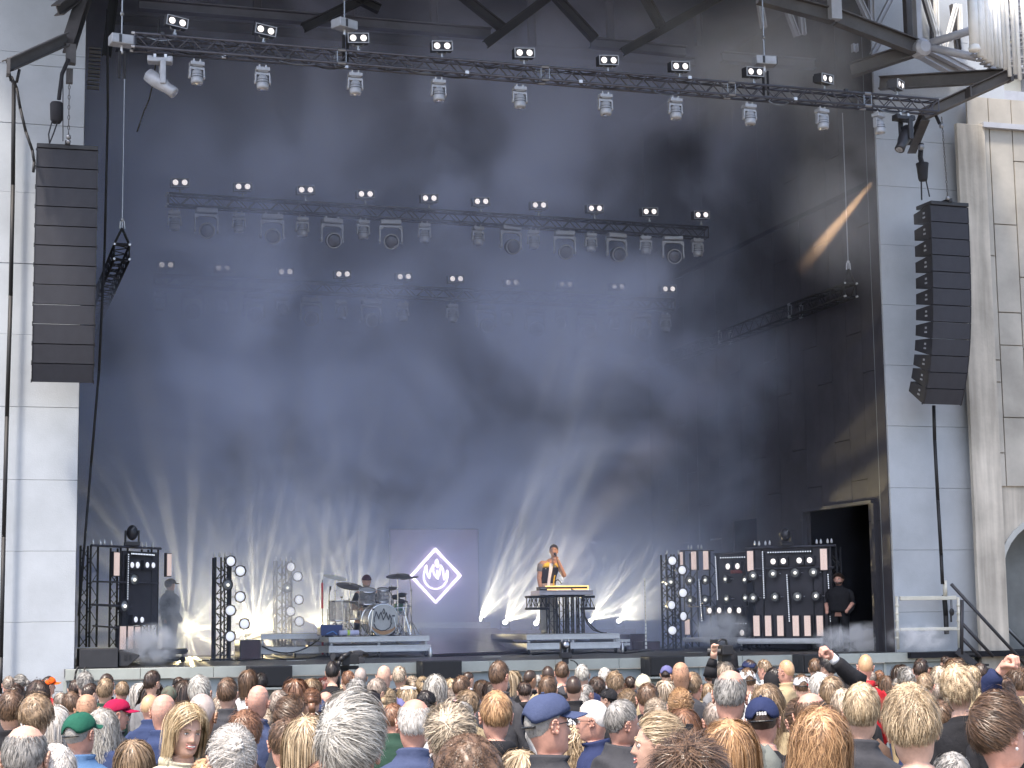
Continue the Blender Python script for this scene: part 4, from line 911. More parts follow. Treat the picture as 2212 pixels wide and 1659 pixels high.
# ---- monitors on the stage edge
def wedge(label, u, v, Y, wd, h, dp, rz, name='stage_monitor'):
    p = PZ(u, v, DK); t = thing(name, label, 'stage monitor', p, rot=(0, 0, rz))
    poly = [Vector((0, 0, 0.01)), Vector((0, dp*0.75, 0.01)), Vector((0, dp, h*0.35)), Vector((0, dp*0.96, h*0.5)), Vector((0, dp*0.25, h)), Vector((0, 0, h))]
    obj('cabinet', MB().prism(poly, (-wd/2, 0, 0), (wd/2, 0, 0)), M['cab'], t, bevel=0.01)
    for s in (-1, 1): obj('handle', MB().box((s*(wd/2+0.001), dp*0.35, h*0.5), (0.006, 0.07, 0.10)).box((s*(wd/2+0.001), dp*0.52, h*0.45), (0.006, 0.05, 0.09)), M['black'], t)
    obj('grille', MB().box((0, dp*0.6, h*0.70), (wd-0.06, dp*0.72, 0.012), Matrix.Rotation(-math.atan2(h*0.5, dp*0.7), 3, 'X')), M['grille'], t)
    return t
def z7(x, y): return (x*0.1719, 1382.6+y*0.1719)
t = thing('stage_monitor', 'large dark wedge monitor at the left corner of the stage', 'stage monitor', PZ(213, 1443.5, DK), rot=(0, 0, R(2)))
h = 0.31
obj('cabinet', MB().box((0, 0.2, h/2), (0.60, 0.40, h)), M['cab'], t, bevel=0.012)
obj('horn_side', MB().prism([Vector((0.32, 0, 0.02)), Vector((0.46, 0, 0.02)), Vector((0.64, 0, 0.17)), Vector((0.64, 0, 0.20)), Vector((0.32, 0, h-0.04))], (0, 0.05, 0), (0, 0.7, 0)), M['cab'], t, bevel=0.01)
obj('handle', MB().box((0.42, 0.045, 0.16), (0.05, 0.008, 0.08)).box((0.49, 0.045, 0.16), (0.035, 0.008, 0.07)), M['black'], t)
t = thing('stage_monitor', 'dark wedge monitor on the stage beside the guard frame, right', 'stage monitor', PZ(1985, 1407, DK), rot=(0, 0, R(3)))
obj('cabinet', MB().prism([Vector((-0.30, 0, 0.13)), Vector((-0.30, 0, 0.20)), Vector((-0.02, 0, 0.30)), Vector((0.14, 0, 0.31)), Vector((0.14, 0, 0.01)), Vector((0.0, 0, 0.01)), Vector((-0.26, 0, 0.10))], (0, 0.0, 0), (0, 0.5, 0)), M['cab'], t, bevel=0.01)
obj('baffle', MB().prism([Vector((0.14, 0, 0.31)), Vector((0.235, 0.03, 0.30)), Vector((0.245, 0.03, 0.15)), Vector((0.235, 0.03, 0.02)), Vector((0.14, 0, 0.01))], (0, 0.01, 0), (0, 0.5, 0)), M['grille'], t)
obj('handle', MB().box((-0.13, -0.003, 0.18), (0.05, 0.008, 0.09)).box((-0.04, -0.003, 0.18), (0.05, 0.008, 0.10)), M['black'], t)
obj('lead', MB().path([(-0.30, 0, 0.16), (-0.40, 0, 0.14), (-0.44, -.02, 0.07), (-0.40, -.05, 0.02), (-0.30, -.05, 0.012)], 0.009), M['cable'], t, smooth=True)
obj('foot', MB().tube((-0.17, 0.02, 0.08), (-0.17, 0.02, 0.0), 0.01), M['black'], t)
# front fill speakers under the lip
FFS = [((541, 633), (1440, 1482), 'under the stage lip, farthest to the left'), ((914, 1000), (1428.5, 1469.5), 'under the stage lip, in the middle below the ramp'), ((1405, 1482), (1418.5, 1458.5), 'under the stage lip, below the white taped stand'), ((1737, 1816), (1414, 1452), 'under the stage lip, farthest to the right')]
for (us, vs_, lb) in FFS:
    Yf_ = 28.15; a = PY(us[0], vs_[0], Yf_); b = PY(us[1], vs_[1], Yf_); wd = b.x-a.x; h = a.z-b.z
    t = thing('front_fill_speaker', 'black box speaker '+lb, 'speaker', (a.x+wd/2, Yf_, b.z))
    obj('cabinet', MB().box((0, 0.26, h/2), (wd, 0.42, h)), M['cab'], t, bevel=0.01)
    obj('grille', MB().box((0, 0.03, h/2), (wd-0.03, 0.035, h-0.03)), M['black'], t)
    obj('handle', MB().box((-wd/2-0.002, 0.25, h*0.55), (0.006, 0.06, 0.12)), M['fixdark'], t)
    obj('shelf', MB().box((0, 0.25, -0.03), (wd+0.1, 0.5, 0.03)), M['lip'], t)
# shelf ledge running along the stage front low down
o = obj('kick_ledge', MB().box((PY(1560, 1478, 28.45).x, 28.45, PY(1560, 1472, 28.45).z), (4.6, 0.16, 0.05)), M['lip']); tag(o, 'pale ledge low on the stage front, right of centre', 'ledge')
# small moving head on stage front
p = PY(1221, 1421, 28.25); t = thing('moving_head', 'small black moving head standing in front of the keyboard riser', 'moving head lamp', p)
obj('base', MB().box((0, 0, 0.04), (0.17, 0.16, 0.09)).box((0, 0, -0.05), (0.10, 0.08, 0.10)), M['fixdark'], t, bevel=0.01)
obj('yoke', MB().box((-0.075, 0, 0.17), (0.02, 0.07, 0.2)).box((0.075, 0, 0.17), (0.02, 0.07, 0.2)), M['fixdark'], t, bevel=0.01)
h_ = obj('head', MB().lathe((0, 0.08, 0.18), [(0.04, 0), (0.062, 0.04), (0.066, 0.12), (0.058, 0.16)], (0, -1, 0.25), 16), M['fixdark'], t, smooth=True)
obj('lens', MB().lathe((0, -0.078, 0.22), [(0.046, 0), (0.02, 0.01)], (0, -1, 0.25), 14), M['lensgrey'], h_)
obj('clip', MB().box((-0.06, -0.02, 0.29), (0.015, 0.02, 0.04)).box((0.06, -0.02, 0.29), (0.015, 0.02, 0.04)), M['aluwhite'], t)
# ---- stands
p = PZ(1396, 1407, DK); t = thing('microphone_stand', 'thin stand wrapped in white tape on the right of the stage', 'stand', p)
obj('base', MB().lathe((0, 0, 0), [(0.17, 0), (0.17, 0.015), (0.12, 0.03), (0.03, 0.045)], n=20), M['black'], t)
tp = PY(1391, 1249, p.y).z-DK
obj('pole', MB().tube((0, 0, 0.03), (0, 0, tp), 0.012), M['fixdark'], t)
mb = MB(); z = 0.05
while z < tp-0.05: mb.lathe((0, 0, z), [(0.019, 0), (0.023, 0.03), (0.018, 0.06)], n=8, cap=False); z += 0.075
obj('tape', mb, M['white'], t, kind='stuff')
p = PZ(697, 1419.5, DK); t = thing('microphone_stand', 'thin stand wrapped in bright red tape in front of the drum riser', 'stand', p)
obj('base', MB().lathe((0, 0, 0), [(0.15, 0), (0.15, 0.015), (0.1, 0.03), (0.03, 0.045)], n=20), M['black'], t)
zt_ = PY(695, 1259, p.y).z-DK; zm = PY(696, 1314, p.y).z-DK; zn = PY(696, 1361, p.y).z-DK
obj('pole', MB().tube((0, 0, 0.03), (-0.01, 0, zt_+0.06), 0.009), M['fixdark'], t)
obj('tape', MB().tube((-0.008, 0, zm), (-0.01, 0, zt_), 0.021), M['red'], t); obj('tape', MB().tube((0, 0, 0.05), (-0.005, 0, zn), 0.021), M['red'], t)
# ---- cases
def case(label, u0, v0, u1, v1, Y, dp, m, nm='flight_case'):
    a = PY(u0, v0, Y); b = PY(u1, v1, Y); bz = DK+0.004
    t = thing(nm, label, 'case', ((a.x+b.x)/2, Y+dp/2, bz)); wd = b.x-a.x; h = max(0.12, a.z-DK)
    obj('body', MB().box((0, 0, h/2), (wd, dp, h)), m, t, bevel=0.008)
    ed = MB()
    for s in (-1, 1): ed.box((s*wd/2, -dp/2, h/2), (0.02, 0.02, h)); 
    ed.box((0, -dp/2, h), (wd, 0.02, 0.02)); obj('edging', ed, M['fixdark'], t)
    return t
case('dull maroon case beside the black lamp tower', 519, 1384.5, 562, 1420, 33.2, 0.7, M['casep'])
case('dark maroon case behind the keyboard riser, right', 1360, 1371, 1396, 1404, 35.2, 0.6, M['casep'])
case('long low maroon case left of the white taped stand', 1390, 1387, 1425, 1404, 34.6, 0.6, M['casep'])
case('dark box on the floor near the right doorway', 2120*0.8641, 1372, 2150*0.8641, 1400, 31.0, 0.5, M['black'])
p = PZ(1853, 1402, DK); t = thing('smoke_machine', 'small grey smoke machine on the deck at the right', 'smoke machine', p, rot=(0, 0, R(5)))
obj('body', MB().box((0, 0.1, 0.06), (0.17, 0.3, 0.10)), M['fixdark'], t, bevel=0.01); obj('handle', MB().path([(-.08, 0, .0), (-.08, 0, .13), (.08, 0, .13), (.08, 0, 0)], 0.01), M['aluwhite'], t)
# blue crate and white roll at the drum kit
p = PY(716, 1374, 33.35); t = thing('crate', 'dark blue crate at the left front of the drum riser', 'crate', p)
obj('body', MB().box((0, 0.15, 0.11), (0.42, 0.35, 0.20)), mat('blue_crate', (0.03, 0.05, 0.16), 0.5, var=0.2), t, bevel=0.01); obj('clip', MB().path([(-.1, -.04, .04), (0.02, -.04, .09), (.1, -.04, .03)], 0.012), mat('blue_rope', (0.10, 0.25, 0.6), 0.6), t)
p = PY(754, 1372, 33.15); t = thing('towel_roll', 'white rolled towel with yellow stripe at the front of the drum riser', 'towel', p)
obj('roll', MB().lathe((-0.19, 0, 0.045), [(0.03, 0), (0.048, 0.01), (0.05, 0.19), (0.048, 0.37), (0.03, 0.38)], (1, 0, 0), 14), mat('towel', (0.55, 0.55, 0.75), 0.9), t, smooth=True); obj('stripe', MB().lathe((-0.04, 0, 0.045), [(0.051, 0), (0.052, 0.05)], (1, 0, 0), 14), mat('stripe', (0.5, 0.7, 0.12), 0.8), t)
# cables on the deck
def cab(label, pts, r=0.012):
    o = obj('stage_cable', MB().path(pts, r), M['cable'], smooth=True); tag(o, label, 'cable')
cab('black cable hanging over the stage corner, left of its twin', [PY(171, 1441, 28.62), PY(167, 1443, 28.5), PY(163, 1455, 28.5), PY(161, 1475, 28.5), PY(160, 1500, 28.5)], 0.018)
cab('black cable hanging over the stage corner, right of its twin', [PY(187, 1441, 28.62), PY(183, 1444, 28.5), PY(181, 1460, 28.5), PY(180, 1500, 28.5)], 0.015)
cab('black cable drooping from the low riser left of the drums', catenary(PY(566, 1396, 34.0), PY(700, 1372, 34.0), 0.22), 0.014)
cab('black cable trailing from the keyboard desk to the riser edge', catenary(PY(1262, 1330, 33.2), PY(1310, 1367, 33.4), 0.10), 0.014)
cab('thin black cable at the small front moving head', [PY(1232, 1426, 28.2), PY(1240, 1428, 28.2), PY(1247, 1434, 28.2), PY(1248, 1442, 28.2)], 0.01)
cab('thin grey cable snaking along the stage edge left of the drums', [PZ(u, v, DK+.01) for (u, v) in ((430, 1428), (470, 1424), (520, 1427), (570, 1422), (620, 1425), (680, 1421))], 0.010)
cab('thin black cable snaking over the deck in front of the keyboard riser', [PZ(u, v, DK+.01) for (u, v) in ((1150, 1414), (1200, 1410), (1240, 1413), (1290, 1408), (1350, 1411), (1396, 1407))], 0.010)
for (u, v, m_, lb) in ((640, 1427, M['white'], 'strip of white tape on the deck left of the red taped stand'), (1062, 1419, M['white'], 'strip of white tape on the deck before the ramp'), (1500, 1409, M['railcream'], 'strip of pale tape on the deck near the right racks')):
    p = PZ(u, v, DK+.006); o = obj('tape_mark', MB().box((0, 0, 0), (.34, .05, .004)), m_, loc=p); tag(o, lb, 'tape')
for (u, v, lb) in ((930, 1420, 'small water bottle on the deck beside the drum riser'), (1345, 1410, 'small water bottle on the deck beside the keyboard riser')):
    p = PZ(u, v, DK); t = thing('water_bottle', lb, 'bottle', p); obj('bottle', MB().lathe((0, 0, 0), [(.032, 0), (.034, .02), (.034, .15), (.014, .19), (.013, .21)], n=12), M['lensgrey'], t, smooth=True); obj('bottle_cap', MB().lathe((0, 0, .21), [(.015, 0), (.015, .02)], n=10), M['white'], t)
# ---- guard frame and stairs, right
t = thing('guard_frame', 'cream tube guard frame at the right end of the stage', 'guard frame', (0, 0, 0)); Yg = 28.75
def tb(par, nmx, a, b, r, m, Y=Yg): return obj(nmx, MB().tube(PY(*a, Y), PY(*b, Y), r, n=10), m, par, smooth=True)
tb(t, 'post', (1937, 1288), (1940, 1403), 0.028, M['railcream']); tb(t, 'post', (2070, 1290), (2072, 1400), 0.028, M['railcream'])
obj('top_beam', MB().box((PY(1944, 1292, Yg)+PY(2065, 1292, Yg))/2, ((PY(2065, 1292, Yg)-PY(1944, 1292, Yg)).length, 0.05, 0.075)), M['railcream'], t, bevel=0.01)
obj('mid_beam', MB().box((PY(1944, 1360, Yg)+PY(2067, 1358, Yg))/2, ((PY(2067, 1360, Yg)-PY(1944, 1360, Yg)).length, 0.04, 0.06)), M['railcream'], t, bevel=0.01)
for (u, vs_) in ((1937.5, (1308, 1325, 1341, 1360, 1378)), (2070.5, (1308, 1325, 1341, 1360))):
    for v in vs_: obj('collar', MB().lathe(PY(u, v, Yg), [(0.035, -0.02), (0.04, 0), (0.035, 0.02)], n=10), M['railcream'], t)
tb(t, 'upright', (2041, 1254), (2042, 1287), 0.04, M['railcream'])
o = thing('hanging_pulley', 'small black pulley hanging from the guard frame', 'pulley', PY(2056, 1322, Yg-.05)); obj('block', MB().sphere((0, 0, 0), (0.05, 0.03, 0.07), 10, 8), M['black'], o); obj('cord', MB().tube((0.01, 0, 0), (0.01, 0, 0.22), 0.006).tube((-0.015, 0, 0), (-0.015, 0, 0.22), 0.006).tube((-.02, 0, 0), (-.02, 0, -.18), 0.018), M['black'], o)
t = thing('stage_stairs', 'black steps with two long handrails going down from the stage at right', 'stairs', (0, 0, 0)); Ys = 28.3
RS = [((2055, 1262), (2245, 1468), Ys, M['fixdark']), ((2085, 1264), (2262, 1446), Ys+0.9, M['alu']), ((2078, 1346), (2145, 1418), Ys, M['fixdark']), ((2092, 1302), (2230, 1452), Ys+0.9, M['alu']), ((2078, 1378), (2118, 1420), Ys, M['fixdark']), ((2110, 1345), (2165, 1400), Ys+0.9, M['alu'])]
for i, (a, b, Y, m) in enumerate(RS): obj('handrail', MB().tube(PY(*a, Y), PY(*b, Y), 0.030, n=10), m, t, smooth=True)
for (u, v0, v1, Y, m) in ((2077, 1296, 1413, Ys, M['fixdark']), (2101, 1298, 1410, Ys+0.9, M['alu']), (2190, 1415, 1500, Ys, M['fixdark'])):
    obj('post', MB().tube(PY(u, v1, Y), PY(u+1, v0, Y), 0.034, n=10), m, t, smooth=True)
a = PY(2062, 1411, Ys)
for k in range(6):
    obj('tread', MB().box((a.x+0.28+k*0.27, Ys+0.42, a.z-0.02-k*0.2), (0.26, 0.86, 0.04)), M['black'], t)
for yy in (Ys, Ys+0.88):
    b_ = MB(); b_.box((a.x+0.9, yy, a.z-0.58), (2.1, 0.04, 0.12), Matrix.Rotation(R(36.5), 3, 'Y')); obj('stringer', b_, M['fixdark'], t)
# =================================================================== people
def gz(Y): return -0.021*max(0.0, min(Y, 28.0)-5.0)
def skin_mat(name, c):
    m = mat(name, c, 0.5, var=0.20, scale=17, bump=0.08, bscale=120, spec=0.35)
    b = m.node_tree.nodes['Principled BSDF']; b.inputs['Subsurface Weight'].default_value = 0.0
    return m
SK = {'a': skin_mat('skin_fair', (0.56, 0.345, 0.26)), 'b': skin_mat('skin_pink', (0.55, 0.295, 0.225)), 'c': skin_mat('skin_tan', (0.42, 0.235, 0.15)), 'd': skin_mat('skin_light', (0.62, 0.40, 0.31))}
def hair_mat(name, dark, light, rough=0.38):
    m = bpy.data.materials.new(name); m.use_nodes = True; nt = m.node_tree; b = nt.nodes['Principled BSDF']
    g_ = nt.nodes.new('ShaderNodeNewGeometry'); tc = nt.nodes.new('ShaderNodeTexCoord'); n = nt.nodes.new('ShaderNodeTexNoise'); n.inputs['Scale'].default_value = 22; n.inputs['Detail'].default_value = 4
    nt.links.new(tc.outputs['Object'], n.inputs['Vector'])
    a = nt.nodes.new('ShaderNodeMath'); a.operation = 'ADD'; nt.links.new(g_.outputs['Random Per Island'], a.inputs[0]); nt.links.new(n.outputs['Fac'], a.inputs[1])
    mr = nt.nodes.new('ShaderNodeMapRange'); mr.inputs[1].default_value = 0.62; mr.inputs[2].default_value = 1.42; nt.links.new(a.outputs[0], mr.inputs[0])  # wide random tone range puts shade between strands into the colour
    mx = nt.nodes.new('ShaderNodeMix'); mx.data_type = 'RGBA'; mx.inputs[6].default_value = (*dark, 1); mx.inputs[7].default_value = (*light, 1)
    nt.links.new(mr.outputs[0], mx.inputs[0]); nt.links.new(mx.outputs[2], b.inputs['Base Color'])
    b.inputs['Roughness'].default_value = rough; b.inputs['Specular IOR Level'].default_value = 0.5
    return m
HC = {'brown': ((0.04, 0.023, 0.014), (0.17, 0.10, 0.06)), 'dark': ((0.012, 0.008, 0.007), (0.07, 0.042, 0.03)), 'black': ((0.006, 0.005, 0.006), (0.03, 0.022, 0.02)), 'light': ((0.09, 0.055, 0.03), (0.34, 0.235, 0.145)),
      'blonde': ((0.14, 0.09, 0.045), (0.60, 0.46, 0.30)), 'yellow': ((0.22, 0.14, 0.065), (0.68, 0.53, 0.33)), 'orange': ((0.16, 0.08, 0.035), (0.55, 0.33, 0.17)), 'auburn': ((0.08, 0.035, 0.02), (0.27, 0.135, 0.075)), 'red': ((0.06, 0.012, 0.012), (0.16, 0.04, 0.03)),
      'grey': ((0.07, 0.065, 0.06), (0.36, 0.34, 0.32)), 'silver': ((0.14, 0.125, 0.11), (0.60, 0.57, 0.52)), 'white': ((0.30, 0.27, 0.24), (0.74, 0.70, 0.66)), 'mix': ((0.05, 0.035, 0.022), (0.60, 0.49, 0.36)), 'greybrown': ((0.10, 0.075, 0.06), (0.36, 0.29, 0.24)),
      'ash': ((0.16, 0.12, 0.09), (0.62, 0.50, 0.38)), 'buzzf': ((0.30, 0.17, 0.09), (0.55, 0.35, 0.2)), 'buzzg': ((0.24, 0.19, 0.17), (0.46, 0.38, 0.34))}
HM = {k: hair_mat('hair_'+k, *v) for k, v in HC.items()}
def cloth(name, c, rough=0.85): return mat('cloth_'+name, c, rough, var=0.14, scale=7, bump=0.5, bscale=16, spec=0.25)
CM = {k: cloth(k, v) for k, v in {'black': (0.013, 0.013, 0.016), 'charcoal': (0.045, 0.045, 0.052), 'navy': (0.018, 0.026, 0.075), 'blue': (0.03, 0.045, 0.11), 'denim': (0.07, 0.14, 0.27), 'lightblue': (0.25, 0.36, 0.55), 'green': (0.02, 0.05, 0.035), 'olive': (0.10, 0.11, 0.085),
      'grey': (0.18, 0.18, 0.19), 'white': (0.72, 0.72, 0.74), 'cream': (0.55, 0.50, 0.38), 'beige': (0.36, 0.28, 0.17), 'red': (0.38, 0.012, 0.02), 'crimson': (0.30, 0.005, 0.045), 'teal': (0.02, 0.13, 0.12), 'capgreen': (0.012, 0.085, 0.055), 'brown': (0.09, 0.055, 0.04), 'orange': (0.80, 0.11, 0.01), 'pink': (0.5, 0.25, 0.3), 'slate': (0.05, 0.065, 0.13), 'camo': (0.10, 0.12, 0.06), 'lilac': (0.12, 0.12, 0.26), 'khakigrey': (0.14, 0.15, 0.14)}.items()}
TZ = np.array([0, .004, .015, .04, .07, .10, .125, .145, .165, .185, .205, .222, .235, .244, .258, .275, .292, .312, .330, .348, .375, .43, .55, .75, .95])
TW = np.array([.001, .022, .045, .065, .074, .0765, .0755, .073, .070, .066, .061, .052, .042, .060, .062, .066, .078, .108, .140, .166, .182, .182, .165, .145, .160])
TF = np.array([.001, .022, .045, .068, .082, .090, .090, .088, .086, .085, .084, .080, .068, .042, .043, .046, .052, .06, .065, .075, .09, .11, .115, .11, .11])
TB = np.array([.001, .026, .052, .078, .093, .099, .097, .090, .080, .070, .062, .058, .058, .062, .067, .072, .082, .09, .10, .105, .11, .11, .10, .09, .11])
HT = 1.75
def body_mesh(lod, smile=False):
    nz, ns = (64, 44) if lod else (34, 20)
    zz = np.unique(np.concatenate([np.linspace(0, .25, int(nz*0.68)), np.linspace(.25, .45, int(nz*.22)), np.array([.5, .6, .75, .95]), TZ[:4]]))
    th = np.linspace(0, 2*np.pi, ns, endpoint=False)
    wx = np.interp(zz, TZ, TW); yf = np.interp(zz, TZ, TF); yb = np.interp(zz, TZ, TB)
    V = np.zeros((len(zz), ns, 3))
    for i, z in enumerate(zz):
        e = 1.0 if z < .3 else 0.85
        s, c = np.sin(th), np.cos(th)
        x = wx[i]*np.sign(s)*np.abs(s)**e; y = np.where(c >= 0, yf[i], yb[i])*np.sign(c)*np.abs(c)**e
        a = np.minimum(th, 2*np.pi-th)                   # angle from the front
        f = np.zeros(ns)
        if z < .245:
            na = 0.024*np.interp(z, [.108, .125, .154, .160, .168], [0, .35, 1.0, .85, 0.0])
            f += na*np.exp(-(a/0.17)**2) + 0.004*np.interp(z, [.148, .157, .166], [0, 1, 0])*np.exp(-((a-.18)/0.1)**2)
            f += -0.010*np.exp(-((a-.40)/.19)**2)*np.exp(-((z-.119)/.013)**2)
            f += 0.004*np.exp(-(a/.6)**2)*np.exp(-((z-.104)/.008)**2)
            f += 0.006*np.exp(-(a/.27)**2)*(np.exp(-((z-.178)/.004)**2)+np.exp(-((z-.188)/.004)**2))-0.004*np.exp(-(a/.3)**2)*np.exp(-((z-.197)/.006)**2)
            f += (0.008 if smile else 0.003)*np.exp(-((a-.65)/.25)**2)*np.exp(-((z-.158)/.02)**2)
            f += 0.006*np.exp(-(a/.35)**2)*np.exp(-((z-.220)/.010)**2)
        V[i, :, 0] = x + f*np.sin(th)*0.5; V[i, :, 1] = y + f*np.cos(th); V[i, :, 2] = HT - z
    vs = V.reshape(-1, 3)
    mb = MB(); n = len(zz)
    fs = []
    for k in range(n-1):
        for i in range(ns):
            j = (i+1) % ns; fs.append((k*ns+i, (k+1)*ns+i, (k+1)*ns+j, k*ns+j))
    fs.append(tuple(range(ns))); fs.append(tuple(range(n*ns-1, (n-1)*ns-1, -1)))
    mb.add([tuple(v) for v in vs], fs)
    for s in (-1, 1):      # ears
        c = Vector((s*0.0775, -0.004, HT-0.128)); E = []
        for k in range(9):
            t_ = R(-60+k*38); E.append(c+Vector((s*(0.010+0.006*math.sin(t_)), -0.017*math.cos(t_)*0.9, 0.030*math.sin(t_))))
        mb.path(E, 0.0045, n=6)
        mb.sphere(c+Vector((s*0.003, 0, 0)), (0.006, 0.016, 0.027), 10, 8); mb.sphere(c+Vector((s*0.006, 0.009, -0.02)), (0.007, 0.009, 0.012), 8, 6); mb.sphere(c+Vector((s*0.008, 0.012, 0.0)), (0.004, 0.006, 0.010), 8, 6)
    me = mb.mesh('body', True); return me
BODY = [body_mesh(0), body_mesh(1), body_mesh(1, True)]
for b in BODY: b.materials.append(SK['a'])
def mslot(o, m):
    o.material_slots[0].link = 'OBJECT'; o.material_slots[0].material = m
def garment_mesh(kind, seed, lod):
    """jacket / shirt with sleeves; rings around the torso plus two sleeves, hands in pockets"""
    rg = np.random.default_rng(seed); n = 40 if lod else 24
    neck = {'collar': 0.238, 'hood': 0.255, 'crew': 0.280, 'puffer': 0.236}[kind]
    lift = {'collar': .016, 'hood': .022, 'crew': .007, 'puffer': .030}[kind]
    zz = [neck, neck+.012, neck+.026, .298, .312, .328, .345, .362, .39, .43, .50, .56, .62, .68, .74, .80, .86]
    zz = sorted(set([z for z in zz if z >= neck]))
    th = np.linspace(0, 2*np.pi, n, endpoint=False); s, c = np.sin(th), np.cos(th); Rr = []
    ph = rg.uniform(0, 6, 8)
    for k, z in enumerate(zz):
        w_ = np.interp(z, TZ, TW); f_ = np.interp(z, TZ, TF); b_ = np.interp(z, TZ, TB)
        l = lift + (0.012 if z > .4 else 0) + (0.010 if k < 2 and kind in ('collar', 'hood') else 0)
        if z > .30: w_ += 0.022
        if z > .45: w_ = max(w_, .165); f_ = .11; b_ = max(b_, .105)
        e = 0.92 if z < .34 else 0.82
        fold = 0.004*np.sin(3*th+ph[0]+z*30)+0.003*np.sin(7*th+ph[1]-z*22)
        if kind == 'puffer': fold = fold*0.3 + 0.010*np.abs(np.sin(z*62))
        if z < .30: fold *= 0.4
        x = (w_+l+fold)*np.sign(s)*np.abs(s)**e; y = (np.where(c >= 0, f_, b_)+l+fold)*np.sign(c)*np.abs(c)**e
        zo = 0.0 if k > 2 else 0.0
        Rr.append([Vector((x[i], y[i], HT-z + (0.012*math.cos(2*th[i]) if z > .31 and z < .38 else 0) + (-0.012*c[i] if k < 2 else 0))) for i in range(n)])
    inner = [p*1 for p in Rr[0]]
    inn = []
    for p in inner: q = Vector((p.x*0.84, p.y*0.84, p.z-0.02)); inn.append(q)
    mb = MB(); mb.rings([inn]+Rr, (False, True))
    for sgn in (-1, 1):   # sleeves
        P = [Vector((sgn*.155, -.01, HT-.375)), Vector((sgn*.205, -.015, HT-.425)), Vector((sgn*.222, -.03, HT-.54)), Vector((sgn*.242, -.04, HT-.68)), Vector((sgn*.235, .02, HT-.78)), Vector((sgn*.185, .11, HT-.87)), Vector((sgn*.15, .125, HT-.90))]
        rr = [.062, .066, .062, .056, .055, .048, .042]
        if kind == 'puffer': rr = [r_+.012 for r_ in rr]
        m = 14; rs = []
        for k, p in enumerate(P):
            d = (P[min(k+1, len(P)-1)]-P[max(k-1, 0)]).normalized(); q = d.to_track_quat('Z', 'Y')
            rs.append([p + q @ Vector((math.cos(2*math.pi*i/m), math.sin(2*math.pi*i/m), 0))*(rr[k]+0.003*math.sin(5*i+k*2+ph[2])) for i in range(m)])
        mb.rings(rs)
    if kind == 'hood':
        m = 12
        rs = []
        for k in range(11):
            a = R(35+k*29); a = math.pi*(-.62+1.24*k/10)+math.pi
            cx, cy = math.sin(a)*.088, math.cos(a)*.105
            r_ = 0.020+0.026*math.exp(-((a-math.pi)/1.0)**2)
            ctr = Vector((cx, cy-0.004, HT-.285-0.03*math.exp(-((a-math.pi)/.8)**2)+0.015))
            out = Vector((math.sin(a), math.cos(a), 0))
            rs.append([ctr+out*(r_*math.cos(t_))+Vector((0, 0, 1))*(r_*1.15*math.sin(t_)) for t_ in [2*math.pi*i/m for i in range(m)]])
        mb.rings(rs)
    me = mb.mesh('garment', True); return me
GM = {}
def garment(kind, lod, var):
    k = (kind, lod, var)
    if k not in GM:
        GM[k] = garment_mesh(kind, 11*var+lod, lod); GM[k].materials.append(CM['black'])
    return GM[k]
def trouser_mesh():
    mb = MB(); m = 14
    for s in (-1, 1):
        P = [(s*.07, 0, .98, .11), (s*.085, 0, .86, .10), (s*.095, .005, .62, .075), (s*.10, 0, .48, .068), (s*.105, -.01, .25, .062), (s*.11, -.01, .07, .060)]
        mb.rings([[Vector((x+r_*math.cos(2*math.pi*i/m), y+r_*1.1*math.sin(2*math.pi*i/m), z)) for i in range(m)] for (x, y, z, r_) in P])
    return mb.mesh('trousers', True)
def shoe_mesh():
    mb = MB()
    for s in (-1, 1): mb.sphere((s*.115, .05, .045), (.045, .135, .05), 10, 6)
    return mb.mesh('shoes', True)
TR = trouser_mesh(); TR.materials.append(CM['slate']); SHM = shoe_mesh(); SHM.materials.append(M['black'])
